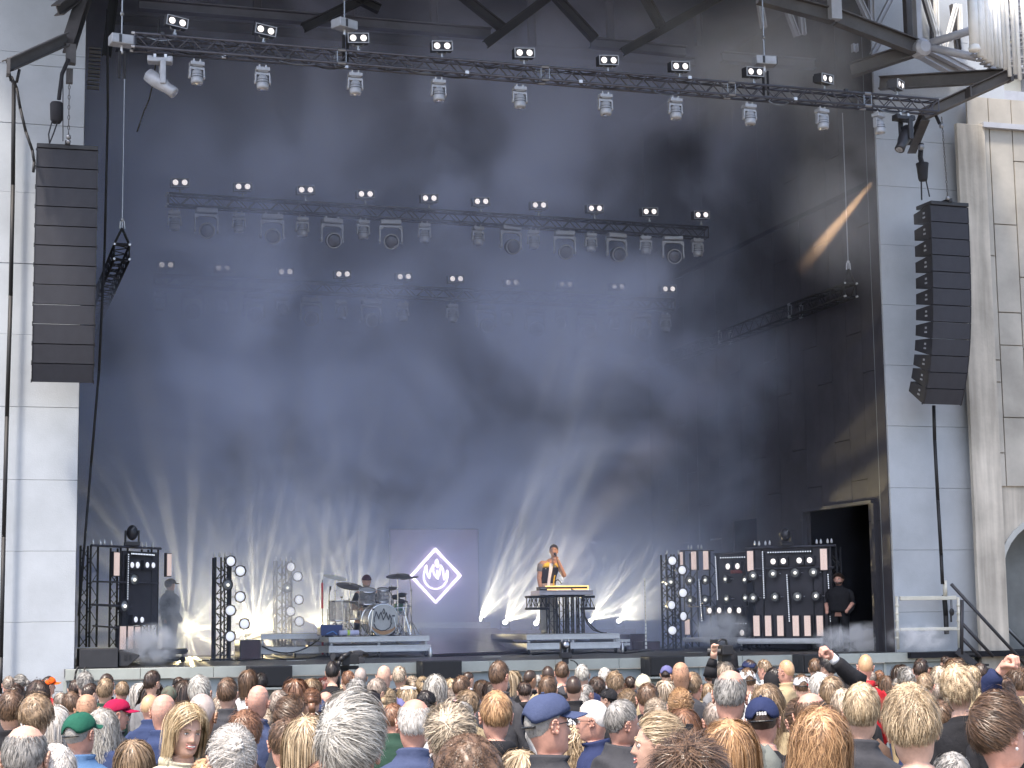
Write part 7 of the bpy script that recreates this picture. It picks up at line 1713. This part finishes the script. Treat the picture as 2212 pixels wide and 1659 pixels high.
for s_ in (-1, 1): fe.sphere(hc_+(Rm @ Vector((s_*.031, .083, .119)))*k, (.010, .006, .005), 8, 6)
obj('eye', fe, IRIS, singer)
mc = obj('microphone', MB().tube(q(.19, -.25, 1.45), q(.165, -.165, 1.57), .013, .017, n=10).sphere(q(.160, -.150, 1.585), .030, 12, 8), M['black'], smooth=True); mc.location = root; tag(mc, 'black microphone in the raised hand of the singer', 'microphone')
# ---- keyboard desk of black truss
dk = thing('truss_desk', 'desk of black lattice truss posts carrying the keyboard', 'desk', (cK.x, 33.35, DK+HK)); DB = dk.location
def dpt(x, y, Y=33.35): return PY(*z4(x, y), Y)-DB
for i, (xs, y0) in enumerate((((465, 545), 885), ((570, 640), 870), ((665, 722), 870), ((770, 830), 885))):
    a = dpt(xs[0], y0); b = dpt(xs[1], 1250); mb = MB(); wd = b.x-a.x
    for xx in (a.x, b.x):
        for yy in (0, wd): mb.tube((xx, yy, 0.01), (xx, yy, a.z), .016, n=8)
    z = .04; kx = 0
    while z < a.z-.1:
        for (p, r_) in (((a.x, 0), (b.x, 0)), ((a.x, 0), (a.x, wd))):
            mb.tube((p[0], p[1], z if kx % 2 else z+.2), (r_[0], r_[1], z+.2 if kx % 2 else z), .006, n=5)
        mb.tube((a.x, 0, z), (b.x, 0, z), .006, n=5); z += .2; kx += 1
    obj('post', mb, M['blacktruss'], dk)
for (x0, x1) in ((258, 470), (830, 942)):
    a = dpt(x0, 880); b = dpt(x1, 1000); mb = MB(); hgt = a.z-b.z
    for yy in (0, .22):
        mb.tube((a.x, yy, a.z), (b.x, yy, a.z), .024, n=8).tube((a.x, yy, b.z), (b.x, yy, b.z), .024, n=8)
        n = max(2, int(round((b.x-a.x)/.11)))
        for i in range(n):
            xa = a.x+(b.x-a.x)*i/n; xb = a.x+(b.x-a.x)*(i+1)/n
            mb.tube((xa+.01, yy, a.z if i % 2 else b.z), (xb, yy, b.z if i % 2 else a.z), .008, n=5); mb.tube((xa+.02, yy, a.z), (xa+.02, yy, b.z), .010, n=5)
    for zz in (a.z, b.z): mb.tube((a.x, 0, zz), (a.x, .22, zz), .02, n=8)
    obj('arm', mb, M['blacktruss'], dk)
a = dpt(355, 815); b = dpt(912, 858)
obj('top_frame', MB().box(((a.x+b.x)/2, .22, (a.z+b.z)/2), (b.x-a.x, .55, a.z-b.z)).box(((a.x+b.x)/2, -.065, a.z-.012), (b.x-a.x, .02, .022)).box(((a.x+b.x)/2, -.065, b.z+.012), (b.x-a.x, .02, .022)), mat('lilac_metal', (0.42, 0.40, 0.45), 0.4, 0.5), dk, bevel=.004)
obj('cross_beam', MB().tube((dpt(460, 872).x, 0, b.z-.02), (dpt(835, 872).x, 0, b.z-.02), .026), M['blacktruss'], dk)
a = dpt(432, 765); b = dpt(882, 806)
kb = thing('keyboard', 'long keyboard with glowing amber edge on the truss desk', 'keyboard', DB+Vector(((a.x+b.x)/2, .05, (a.z+b.z)/2))); kw = b.x-a.x; kh = a.z-b.z
obj('case', MB().box((0, .14, 0), (kw, .30, kh*.6)), M['black'], kb); AMB = mat('amber_edge', (0.6, 0.42, 0.2), 0.4, var=0, emit=(1.0, 0.50, 0.14), estr=0.9)
obj('frame', MB().box((0, -.02, kh*.38), (kw, .02, kh*.26)).box((0, -.02, -kh*.36), (kw, .02, kh*.26)).box((-kw/2+.01, -.02, 0), (.02, .02, kh*.5)).box((kw/2-.01, -.02, 0), (.02, .02, kh*.5)), AMB, kb)
o = thing('drum_machine', 'small black pad box left of the keyboard', 'pad box', DB+dpt(408, 795)); obj('case', MB().box((0, .1, 0), (.16, .2, .07)), M['black'], o, bevel=.005); obj('knob', MB().box((0, -.003, .01), (.12, .006, .015)), M['fixgrey'], o)
o = obj('cable_loop', MB().path([DB+dpt(x, y)+Vector((0, .05, 0)) for (x, y) in ((538, 755), (545, 712), (565, 700), (585, 715), (605, 745))], .009), M['cable'], smooth=True); tag(o, 'black cable loop standing up on the keyboard', 'cable')
o = obj('desk_cable', MB().path([DB+dpt(x, y)-Vector((0, .03, 0)) for (x, y) in ((690, 800), (740, 820), (790, 855), (815, 920), (835, 1100), (860, 1160), (920, 1225), (990, 1245))], .012), M['cable'], smooth=True); tag(o, 'black cable hanging off the right of the keyboard desk', 'cable')
# ---- drummer
dr = PY(788, 1245, 34.45); db = Vector((dr.x, 34.45, DK+HD)); Hd = dr.z-db.z
sg = MB(); hcd = Vector((0, -.10, Hd-.215))
Rd = head_part(sg, hcd, R(180+4), R(-22), 1.0)
hcd_z = hcd.z
sg.tube((.03, 0, hcd_z-.10), hcd, .058, .05, n=12)
limb(sg, [(.04, .02, hcd_z-.16), (.03, .10, hcd_z-.42), (.02, .14, hcd_z-.62)], [.12, .14, .14], 14); limb(sg, [(-.13, .0, hcd_z-.14), (.21, .02, hcd_z-.12)], [.075, .075])
limb(sg, [(-.14, 0, hcd_z-.15), (-.24, -.05, hcd_z-.40), (-.13, -.26, hcd_z-.42)], [.06, .045, .032]); limb(sg, [(.22, .0, hcd_z-.14), (.30, -.06, hcd_z-.38), (.20, -.28, hcd_z-.36)], [.06, .045, .032])
for (cx, cy, cz) in ((-.13, -.28, hcd_z-.42), (.20, -.30, hcd_z-.36)):
    sg.sphere((cx, cy, cz), (.034, .04, .026), 10, 8)
    for i in range(4): limb(sg, [(cx-.024+.016*i, cy-.02, cz+.01), (cx-.024+.016*i, cy-.05, cz-.005), (cx-.024+.016*i, cy-.04, cz-.03)], [.010, .009, .008], 8)
    limb(sg, [(cx+.03, cy, cz), (cx+.034, cy-.035, cz+.005)], [.010, .008], 8)
for s_ in (-1, 1): limb(sg, [(s_*.09+.02, .14, hcd_z-.66), (s_*.20, -.25, hcd_z-.68), (s_*.20, -.20, .12)], [.085, .06, .045])
drm = vox(obj('person', sg, SK['a'], loc=db), .011); tag(drm, 'bearded drummer in black with dark red headwear behind the drum kit', 'person')
ts = MB(); tors(ts, [(Vector((.04, .12, hcd_z-.66)), .17, .13), (Vector((.04, .09, hcd_z-.42)), .175, .15), (Vector((.045, .03, hcd_z-.22)), .20, .14), (Vector((.045, .0, hcd_z-.13)), .19, .115), (Vector((.03, -.02, hcd_z-.075)), .09, .08)])
obj('tshirt', ts, CM['black'], drm, smooth=True)
obj('sleeve', MB().tube((-.13, 0, hcd_z-.14), (-.235, -.035, hcd_z-.33), .078, .066, n=14).tube((.21, 0, hcd_z-.13), (.285, -.04, hcd_z-.32), .078, .066, n=14), CM['black'], drm, smooth=True)
obj('trousers', MB().path([(-.07, .14, hcd_z-.66), (-.19, -.26, hcd_z-.68), (-.20, -.20, .06)], [.10, .078, .07], n=12).path([(.11, .14, hcd_z-.66), (.21, -.26, hcd_z-.68), (.20, -.20, .06)], [.10, .078, .07], n=12), CM['black'], drm, smooth=True)
def hd_child(mb_, m, nm_, par, c, Rmx, s_=1.0):
    o_ = obj(nm_, mb_, m, par, smooth=True) if not isinstance(mb_, bpy.types.Mesh) else obj(nm_, mb_, m, par)
    o_.location = c-(Rmx @ Vector((0, 0, HT-.24)))*s_; o_.rotation_euler = Rmx.to_euler(); o_.scale = (s_,)*3; return o_
hd_child(dome(MB(), lift=.016, low=-.15, front=.38), mat('wine_cloth', (0.05, 0.012, 0.022), 0.85), 'bandana', drm, hcd, Rd)
bo = bpy.data.objects.new('beard_holder', None); 
mbb = MB(); rs = []; n = 18
for j in range(7):
    t = j/6; row = []
    for i in range(n):
        a = R(-95+190*i/(n-1)); z = .168+.065*t; w_ = np.interp(z, TZ, TW)+.008; f_ = np.interp(z, TZ, TF)+.011
        row.append(Vector((w_*math.sin(a), f_*math.cos(a), HT-z)))
    for i in range(n-1, -1, -1): p = row[i]; row.append(Vector((p.x*.9, p.y*.9, p.z)))
    rs.append(row)
bpy.data.objects.remove(bo)
hd_child(MB().rings(rs), HM['greybrown'], 'beard', drm, hcd, Rd)
o = obj('drumstick', MB().tube(db+Vector((-.13, -.30, hcd_z-.42)), db+Vector((-.02, -.60, hcd_z-.38)), .009), M['railcream']); tag(o, 'drumstick in the left-hand hand of the drummer', 'drumstick')
o = obj('drumstick', MB().tube(db+Vector((.20, -.32, hcd_z-.36)), db+Vector((.10, -.62, hcd_z-.34)), .009), M['railcream']); tag(o, 'drumstick in the right-hand hand of the drummer', 'drumstick')
# ---- drum kit: every drum and stand a thing
M['acryl'] = mat('clear_shell', (0.42, 0.42, 0.44), 0.12, 0.25, var=0.3, scale=6, coat=0.8, alpha=0.55); M['chrome'] = mat('chrome', (0.75, 0.75, 0.77), 0.15, 1.0, var=0.05)
M['cymbal'] = mat('dark_cymbal', (0.12, 0.10, 0.075), 0.35, 0.8, var=0.3, scale=8); M['cymw'] = mat('pale_cymbal', (0.75, 0.73, 0.62), 0.3, 0.3)
M['head'] = mat('drum_head', (0.55, 0.56, 0.56), 0.35, var=0.1, alpha=0.75)
def drum(name, label, c, r_, h, axis=(0, 0, 1), legs=0, lugs=8, rim=.012):
    t = thing(name, label, 'drum', c); ax = Vector(axis).normalized(); Q = ax.to_track_quat('Z', 'Y')
    obj('shell', MB().lathe(-ax*h/2, [(r_, 0), (r_, h)], ax, 28, cap=False), M['acryl'], t, smooth=True)
    for s_ in (-1, 1):
        obj('hoop', MB().lathe(ax*(s_*h/2)-ax*.012, [(r_-.004, 0), (r_+rim, 0), (r_+rim, .03), (r_-.004, .03)], ax, 28, cap=False), M['chrome'], t, smooth=True)
        obj('drum_head', MB().lathe(ax*(s_*h/2)-ax*.001, [(r_-.003, 0), (r_-.003, .003)], ax, 28), M['head'], t)
    for i in range(lugs):
        a = 2*math.pi*i/lugs+.2; d = Q @ Vector((math.cos(a), math.sin(a), 0)); obj('lug', MB().tube(d*(r_+.012)-ax*h*.42, d*(r_+.012)+ax*h*.42, .005, n=5).sphere(d*(r_+.014)+ax*h*.18, .016, 6, 5).sphere(d*(r_+.014)-ax*h*.18, .016, 6, 5), M['chrome'], t)
    for i in range(legs):
        a = 2*math.pi*i/legs-1.2; d = Vector((math.cos(a), math.sin(a), 0)); zb = -(c.z-(DK+HD)); obj('leg', MB().tube(d*(r_+.02)+Vector((0, 0, h*.1)), d*(r_+.02)+Vector((0, 0, zb+.05)), .009).tube(d*(r_+.02)+Vector((0, 0, zb+.05)), d*(r_+.08)+Vector((0, 0, zb+.01)), .009), M['chrome'], t)
    return t
bc = PY(820.6, 1339.3, 33.55); Rb = .30
bdm = drum('bass_drum', 'large clear bass drum with a black flame drawing on its front', bc, Rb, .42, (0.10, -1, 0), rim=.016)
fl = MB(); fx = lambda pts, s_=1.0: [((x-1450)*.20832/FOC*34.6*s_, -(y-1120)*.20832/FOC*34.6*s_) for (x, y) in pts]
ribbon(fl, fx([(1352, 1140), (1348, 1100), (1362, 1070), (1368, 1035), (1385, 1075), (1398, 1110), (1403, 1075), (1420, 1040), (1432, 1075), (1445, 1120), (1462, 1085), (1478, 1045), (1490, 1095), (1502, 1120), (1512, 1065), (1530, 1105), (1525, 1150)]), .014, y=-.235, th=.006)
ribbon(fl, fx([(1450, 1005), (1438, 1035), (1450, 1060), (1462, 1040)]), .012, y=-.235, th=.006, closed=True)
ribbon(fl, fx([(1345, 1160), (1370, 1205), (1420, 1228), (1470, 1222), (1515, 1195), (1532, 1150)]), .016, y=-.235, th=.006)
o_ = obj('flame_drawing', fl, M['black'], bdm); o_.rotation_euler = (0, 0, R(5.7))
cr = MB(); pts = []
for i in range(17):
    a = R(200+140*i/16); pts.append(Vector((.275*math.cos(a), -.232, .275*math.sin(a))))
inn = [Vector((.275*math.cos(R(340-140*i/16)), -.232, .275*math.sin(R(340-140*i/16))*.62-.030)) for i in range(17)]
cr.prism(pts+inn, (0, 0, 0), (0, .006, 0)); o_ = obj('wood_crescent', cr, mat('wood_print', (0.42, 0.24, 0.12), 0.5, var=0.2, scale=14), bdm); o_.rotation_euler = (0, 0, R(5.7))
for s_ in (-1, 1): obj('spur', MB().tube((s_*.28, -.15, -.05), (s_*.36, -.30, -(bc.z-DK-HD)+.01), .011), M['chrome'], bdm)
drum('floor_tom', 'large clear floor tom at the left of the drum kit', PY(731, 1320, 33.7), .185, .37, (0, 0, 1), 3)
drum('floor_tom', 'narrower clear floor tom between the large one and the bass drum', PY(767, 1319, 34.3), .16, .34, (0, 0, 1), 3)
drum('rack_tom', 'clear rack tom above the bass drum, in front of the drummer', PY(793, 1288, 33.7), .155, .24, (0, -.35, 1), 0, 6)
drum('rack_tom', 'smaller clear rack tom to the right of its larger twin', PY(827.5, 1286, 33.8), .115, .22, (0, -.3, 1), 0, 6)
drum('snare_drum', 'small clear drum low at the right of the kit', PY(868, 1315, 34.1), .14, .20, (0.2, -.2, 1), 3, 6)
def cymbal(label, u, v, w_, Y, tilt, m, base_u=None):
    p = PY(u, v, Y); bx = PY(base_u or u, v, Y).x-p.x; zb = -(p.z-(DK+HD)); t = thing('cymbal_stand', label, 'cymbal', p)
    r_ = w_/2/FOC*(Y*1.045); ax = Vector(tilt).normalized()
    obj('cymbal', MB().lathe((0, 0, 0), [(r_, -.012), (r_*.6, -.002), (r_*.22, .006), (r_*.16, .022), (.01, .028), (.01, .022), (r_*.15, .016), (r_*.6, -.008), (r_, -.016)], ax, 28, cap=False), m, t, smooth=True)
    obj('pole', MB().tube((bx, 0, zb+.05), (bx, 0, -.25), .014).tube((bx, 0, -.26), (0, 0, .05), .010), M['chrome'], t)
    obj('joint', MB().sphere((bx, 0, -.26), .024, 8, 6).sphere((bx, 0, zb*.5), .022, 8, 6), M['chrome'], t)
    for i in range(3):
        a = 2*math.pi*i/3+.6; obj('leg', MB().tube((bx, 0, zb+.28), (bx+.24*math.cos(a), .24*math.sin(a), zb+.01), .009), M['chrome'], t)
cymbal('pale cream cymbal high at the left of the kit', 724, 1246, 50, 33.6, (.18, -.25, 1), M['cymw'])
cymbal('dark wide cymbal in front of the drummer, left', 756, 1265, 58, 33.9, (.10, -.32, 1), M['cymbal'], 754)
cymbal('dark cymbal high at the right of the kit', 859, 1243, 50, 33.7, (-.12, -.22, 1), M['cymbal'])
cymbal('dark small cymbal overlapping the diamond emblem', 884, 1247, 40, 34.2, (-.15, -.12, 1), M['cymbal'], 888)
pdn = thing('electronic_pad_rack', 'black drum pads on a chrome rack at the right of the kit', 'drum pads', PY(862, 1294, 33.9)); 
for (x, y, z, r_) in ((-.06, 0, .02, .085), (.06, 0, .06, .075), (.04, -.02, -.06, .07)): obj('pad', MB().lathe((x, y, z), [(r_, 0), (r_, .035), (.01, .04)], (0, -.5, 1), 16), M['black'], pdn)
zb = -(PY(862, 1294, 33.9).z-(DK+HD))
obj('frame', MB().path([(-.14, 0, zb+.02), (-.12, 0, .0), (.16, 0, .10)], .013).path([(.2, 0, zb+.02), (.12, 0, .12)], .013).tube((-.13, 0, -.18), (.18, 0, -.16), .012).path([(.02, -.1, zb+.02), (.08, 0, -.16), (.2, -.1, zb+.02)], .011), M['chrome'], pdn)
obj('green_cloth', MB().box((0, .05, -.16), (.16, .1, .14)), mat('green_cloth', (0.03, .10, .05), .9), pdn)
def smic(lab, u, v, Y, ub):
    p = PY(u, v, Y); zb = -(p.z-(DK+HD)); bx = PY(ub, v, Y).x-p.x; t = thing('drum_microphone', lab, 'microphone', p)
    obj('stand', MB().path([(bx, 0, zb+.02), (bx, 0, -.12), (0, 0, -.02)], .008), M['black'], t); obj('capsule', MB().tube((0, 0, -.03), (0.01, 0, .05), .016, .02), M['black'], t); obj('base', MB().lathe((bx, 0, zb), [(.09, 0), (.08, .02), (.02, .03)], n=16), M['black'], t)
cymbal('small chrome hi-hat between the floor toms', 742, 1300, 24, 34.5, (.05, -.1, 1), M['cymw'])
cymbal('small dark splash cymbal above the right rack tom', 846, 1270, 26, 33.9, (-.2, -.3, 1), M['cymbal'])
for (u_, v_, ub_, lb_) in ((738, 1290, 744, 'between the cymbal poles on the left'), (878, 1300, 872, 'at the far right edge of the kit'), (806, 1316, 800, 'low in front of the bass drum, left'), (850, 1330, 858, 'low at the right of the bass drum')):
    p_ = PY(u_, v_, 33.3); zb_ = -(p_.z-(DK+HD)); bx_ = PY(ub_, v_, 33.3).x-p_.x
    t_ = thing('drum_stand', 'thin chrome stand '+lb_, 'stand', p_); obj('pole', MB().tube((bx_, 0, zb_+.02), (0, 0, 0), .010), M['chrome'], t_)
    for i_ in range(3): obj('leg', MB().tube((bx_, 0, zb_+.16), (bx_+.13*math.cos(i_*2.1), .13*math.sin(i_*2.1), zb_+.01), .007), M['chrome'], t_)
    obj('clip', MB().box((0, 0, 0), (.04, .05, .03)), M['black'], t_)
smic('small black microphone at the left of the floor tom', 713, 1272, 33.5, 711); smic('small black microphone above the right rack tom', 841, 1273, 33.6, 846)
# ---- stage hand and camera crews
tech = person(1811, 1238, 27, 'messy', 'dark', 'collar', 'black', 150, 'bearded technician in black clothes in the doorway at the right', 'beard face', 'b', zc=33.0)
[mslot(c_, CM['black']) for c_ in tech.children if c_.name.startswith('trousers')]; tech.location = PY(1811, 1238, 30.2)-Vector((0, 0, HT+.03)); tech.location.z = DK+.0; tech.rotation_euler = (0, 0, R(135)); kz = (PY(1811, 1238, 30.2).z-DK)/(HT+.03); tech.scale = (1, 1, kz)
for (sgn, a, b) in ((1, (.25, .0, HT-.66), (.20, .14, HT-.86)), (-1, (-.25, .0, HT-.66), (-.18, .16, HT-.84))): obj('forearm', MB().tube(a, b, .042, .028, n=12).sphere(b, (.032, .04, .045), 10, 8), SK['b'], tech, smooth=True)
left = person(370, 1252, 26, 'short', 'dark', 'collar', 'charcoal', -60, 'stagehand blurred by smoke beside the left light rack', 'cap:black', 'b', zc=34)
left.location = PY(368, 1250, 33.6); kz = (left.location.z-DK)/(HT+.02); left.location.z = DK; left.scale = (1, 1, kz)
# boom camera over the crowd
bcm = PY(757, 1420, 24.0); t = thing('boom_camera', 'black video camera on a curved boom above the crowd', 'video camera', bcm)
obj('body', MB().box((.02, .1, -.02), (.20, .30, .14)).box((-.07, .0, -.06), (.10, .12, .10)), M['black'], t, bevel=.01); obj('lens', MB().lathe((-.14, .0, .0), [(.045, 0), (.055, .08), (.05, .14)], (-.6, -.4, .1), 14), M['black'], t)
obj('viewfinder', MB().box((.10, .0, .05), (.12, .08, .06)).box((.14, -.05, -.04), (.08, .05, .08)), M['fixdark'], t, bevel=.008); obj('mount', MB().box((.0, .1, -.14), (.26, .06, .05)).box((-.06, .1, -.2), (.1, .06, .1)), M['black'], t)
bo_ = obj('camera_boom', MB().path([PY(730, 1490, 23.9), PY(730, 1440, 23.9), PY(733, 1428, 23.9), PY(742, 1418, 23.9), PY(757, 1411, 24.0), PY(778, 1409, 24.1), PY(793, 1415, 24.2)], .030, n=10), M['black'], smooth=True); tag(bo_, 'curved black boom pole beside the operator with headphones', 'boom')
hnd = PY(1562, 1408, 20.0); t = thing('shoulder_camera', 'black shoulder camera with small screen held above the crowd', 'video camera', hnd)
obj('body', MB().box((.03, .05, .02), (.14, .26, .12)).box((.06, .1, -.06), (.12, .16, .12)), M['black'], t, bevel=.012); obj('lens', MB().lathe((-.03, -.02, .0), [(.04, 0), (.045, .10), (.055, .16)], (-.8, .6, 0), 14), M['black'], t)
obj('screen', MB().box((-.115, 0, .115), (.095, .02, .07)), M['black'], t, bevel=.004); obj('top_handle', MB().path([(-.07, 0, .12), (-.02, 0, .15), (.04, 0, .14), (.06, 0, .06)], .014), M['black'], t)
cop = person(1574, 1398, 40, 'short', 'black', 'hood', 'black', 20, 'camera operator in a black hood holding the camera overhead', 'hoodup:black', 'a', zc=19.0)
L = (Matrix.Translation(cop.location) @ Matrix.Rotation(cop.rotation_euler.z, 4, 'Z') @ Matrix.Diagonal((*cop.scale, 1))).inverted()
A = [PD(1534, 1462, 19.4), PD(1537, 1440, 19.4), PD(1540, 1424, 19.4)]; B = [PD(1541, 1422, 19.4), PD(1543, 1404, 19.4)]
obj('sleeve', MB().path([L @ a for a in A], [.07, .055, .04], n=12), CM['black'], cop, smooth=True); fa = MB().path([L @ a for a in B], [.034, .028], n=12).sphere(L @ PD(1543, 1400, 19.3), (.035, .03, .045), 10, 8)
for i in range(4): fa.path([L @ PD(1539+i*2.4, 1399, 19.25), L @ PD(1541+i*2.2, 1394, 19.15), L @ PD(1545+i*2.0, 1394, 19.1)], .011, n=6)
obj('forearm', vox(obj('arm_tmp', fa, SK['a'], cop), .006).data, None, cop) if False else obj('forearm', fa, SK['a'], cop, smooth=True)
# =================================================================== smoke
def add_profile(nt, v, tc, val, base, terms):
    """density = (clouds + base) * product of smooth ramps along the axes of the box"""
    ad = nt.nodes.new('ShaderNodeMath'); ad.operation = 'ADD'; ad.inputs[1].default_value = base; nt.links.new(val, ad.inputs[0]); cur = ad.outputs[0]
    sx = nt.nodes.new('ShaderNodeSeparateXYZ'); nt.links.new(tc.outputs['Object'], sx.inputs[0])
    for (axis, a, b, lo, hi) in terms:
        mr = nt.nodes.new('ShaderNodeMapRange'); mr.interpolation_type = 'SMOOTHSTEP'
        for i, x in enumerate((a, b, lo, hi)): mr.inputs[i+1].default_value = x
        nt.links.new(sx.outputs[axis], mr.inputs[0]); mu = nt.nodes.new('ShaderNodeMath'); mu.operation = 'MULTIPLY'; nt.links.new(cur, mu.inputs[0]); nt.links.new(mr.outputs[0], mu.inputs[1]); cur = mu.outputs[0]
    nt.links.new(cur, v.inputs['Density'])
hc = ((XL+XR)/2-0.02, (YF+0.75+YB)/2, (DK+ZR)/2)
hd = (XR-XL-0.16, YB-YF-1.0, ZR-DK-0.06)
o, nt, v, val, tc = smoke('stage_haze', hc, hd, 1.15, (0.68, 0.755, 1.0), 0.29, 0.448, 0.68, 'blue grey smoke hanging inside the stage opening', 'smoke', seed=3.3, detail=5, aniso=-0.3)
hy = hd[1]/2; hz = hd[2]/2; hx = hd[0]/2
# the smoke leans forward with height: low down it stays behind the players
sx = nt.nodes.new('ShaderNodeSeparateXYZ'); nt.links.new(tc.outputs['Object'], sx.inputs[0])
def mrange(sock, a, b, lo, hi):
    mr = nt.nodes.new('ShaderNodeMapRange'); mr.interpolation_type = 'SMOOTHSTEP'; nt.links.new(sock, mr.inputs[0])
    for i, x in enumerate((a, b, lo, hi)): mr.inputs[i+1].default_value = x
    return mr.outputs[0]
def mth(op, a, b):
    m_ = nt.nodes.new('ShaderNodeMath'); m_.operation = op
    for i, x in enumerate((a, b)):
        if isinstance(x, (int, float)): m_.inputs[i].default_value = x
        else: nt.links.new(x, m_.inputs[i])
    return m_.outputs[0]
lean = mrange(sx.outputs[2], -hz+2.2, -hz+6.0, 0.0, 2.3)
yy = mth('ADD', sx.outputs[1], lean)
d_ = mth('MULTIPLY', mth('ADD', val, 0.105), mrange(yy, -3.0, 2.0, 0.03, 1.0))
d_ = mth('MULTIPLY', d_, mrange(sx.outputs[0], hx-4.0, hx-0.5, 1.0, 0.30))
low = mth('MULTIPLY', mrange(sx.outputs[2], -hz+1.2, -hz+3.4, 0.52, 0.0), mrange(sx.outputs[1], -1.0, 2.0, 0.02, 1.0))
nt.links.new(mth('ADD', d_, low), v.inputs['Density'])
def puff(name, label, u, v, Y, d, dens, seed, ns=3.0, col=(0.97, 0.975, 1.0), lo=.38, hi=.62, zc=None):
    c = PY(u, v, Y)
    o, nt, v_, val, tc = smoke(name, c, d, dens, col, ns, lo, hi, label, 'smoke', ellip=True, seed=seed, detail=5, aniso=-0.2)
    return o
puff('smoke_wisp', 'faint smoke around the right end of the front truss', 1840, 420, 27.9, (3.6, 1.8, 4.4), 0.34, 1.0, 0.8, lo=.25, hi=.7)
puff('smoke_wisp', 'pale smoke drifting under the roof at the right', 1700, 120, 28.2, (8.5, 2.6, 4.0), 0.30, 5.0, 0.7, lo=.3, hi=.7)
puff('smoke_puff', 'dense white smoke puff at the left floor monitor', 325, 1392, 30.0, (1.15, 0.9, 0.80), 14.0, 2.0, 5.0)
puff('smoke_puff', 'tall thin smoke column rising beside the left light rack', 348, 1325, 32.6, (2.0, 1.0, 2.3), 4.2, 4.0, 2.2)
puff('smoke_puff', 'grey smoke puff in front of the right rear rack', 1560, 1360, 33.0, (1.5, 0.9, 0.85), 8.0, 8.0, 3.5)
puff('smoke_puff', 'low white smoke rolling along the deck at the right', 1862, 1382, 30.2, (2.2, 1.0, 0.78), 16.0, 12.0, 4.5)
puff('smoke_puff', 'thin smoke behind the guard frame at the right', 1985, 1378, 28.55, (1.6, 0.35, 0.62), 7.0, 15.0, 4.0)
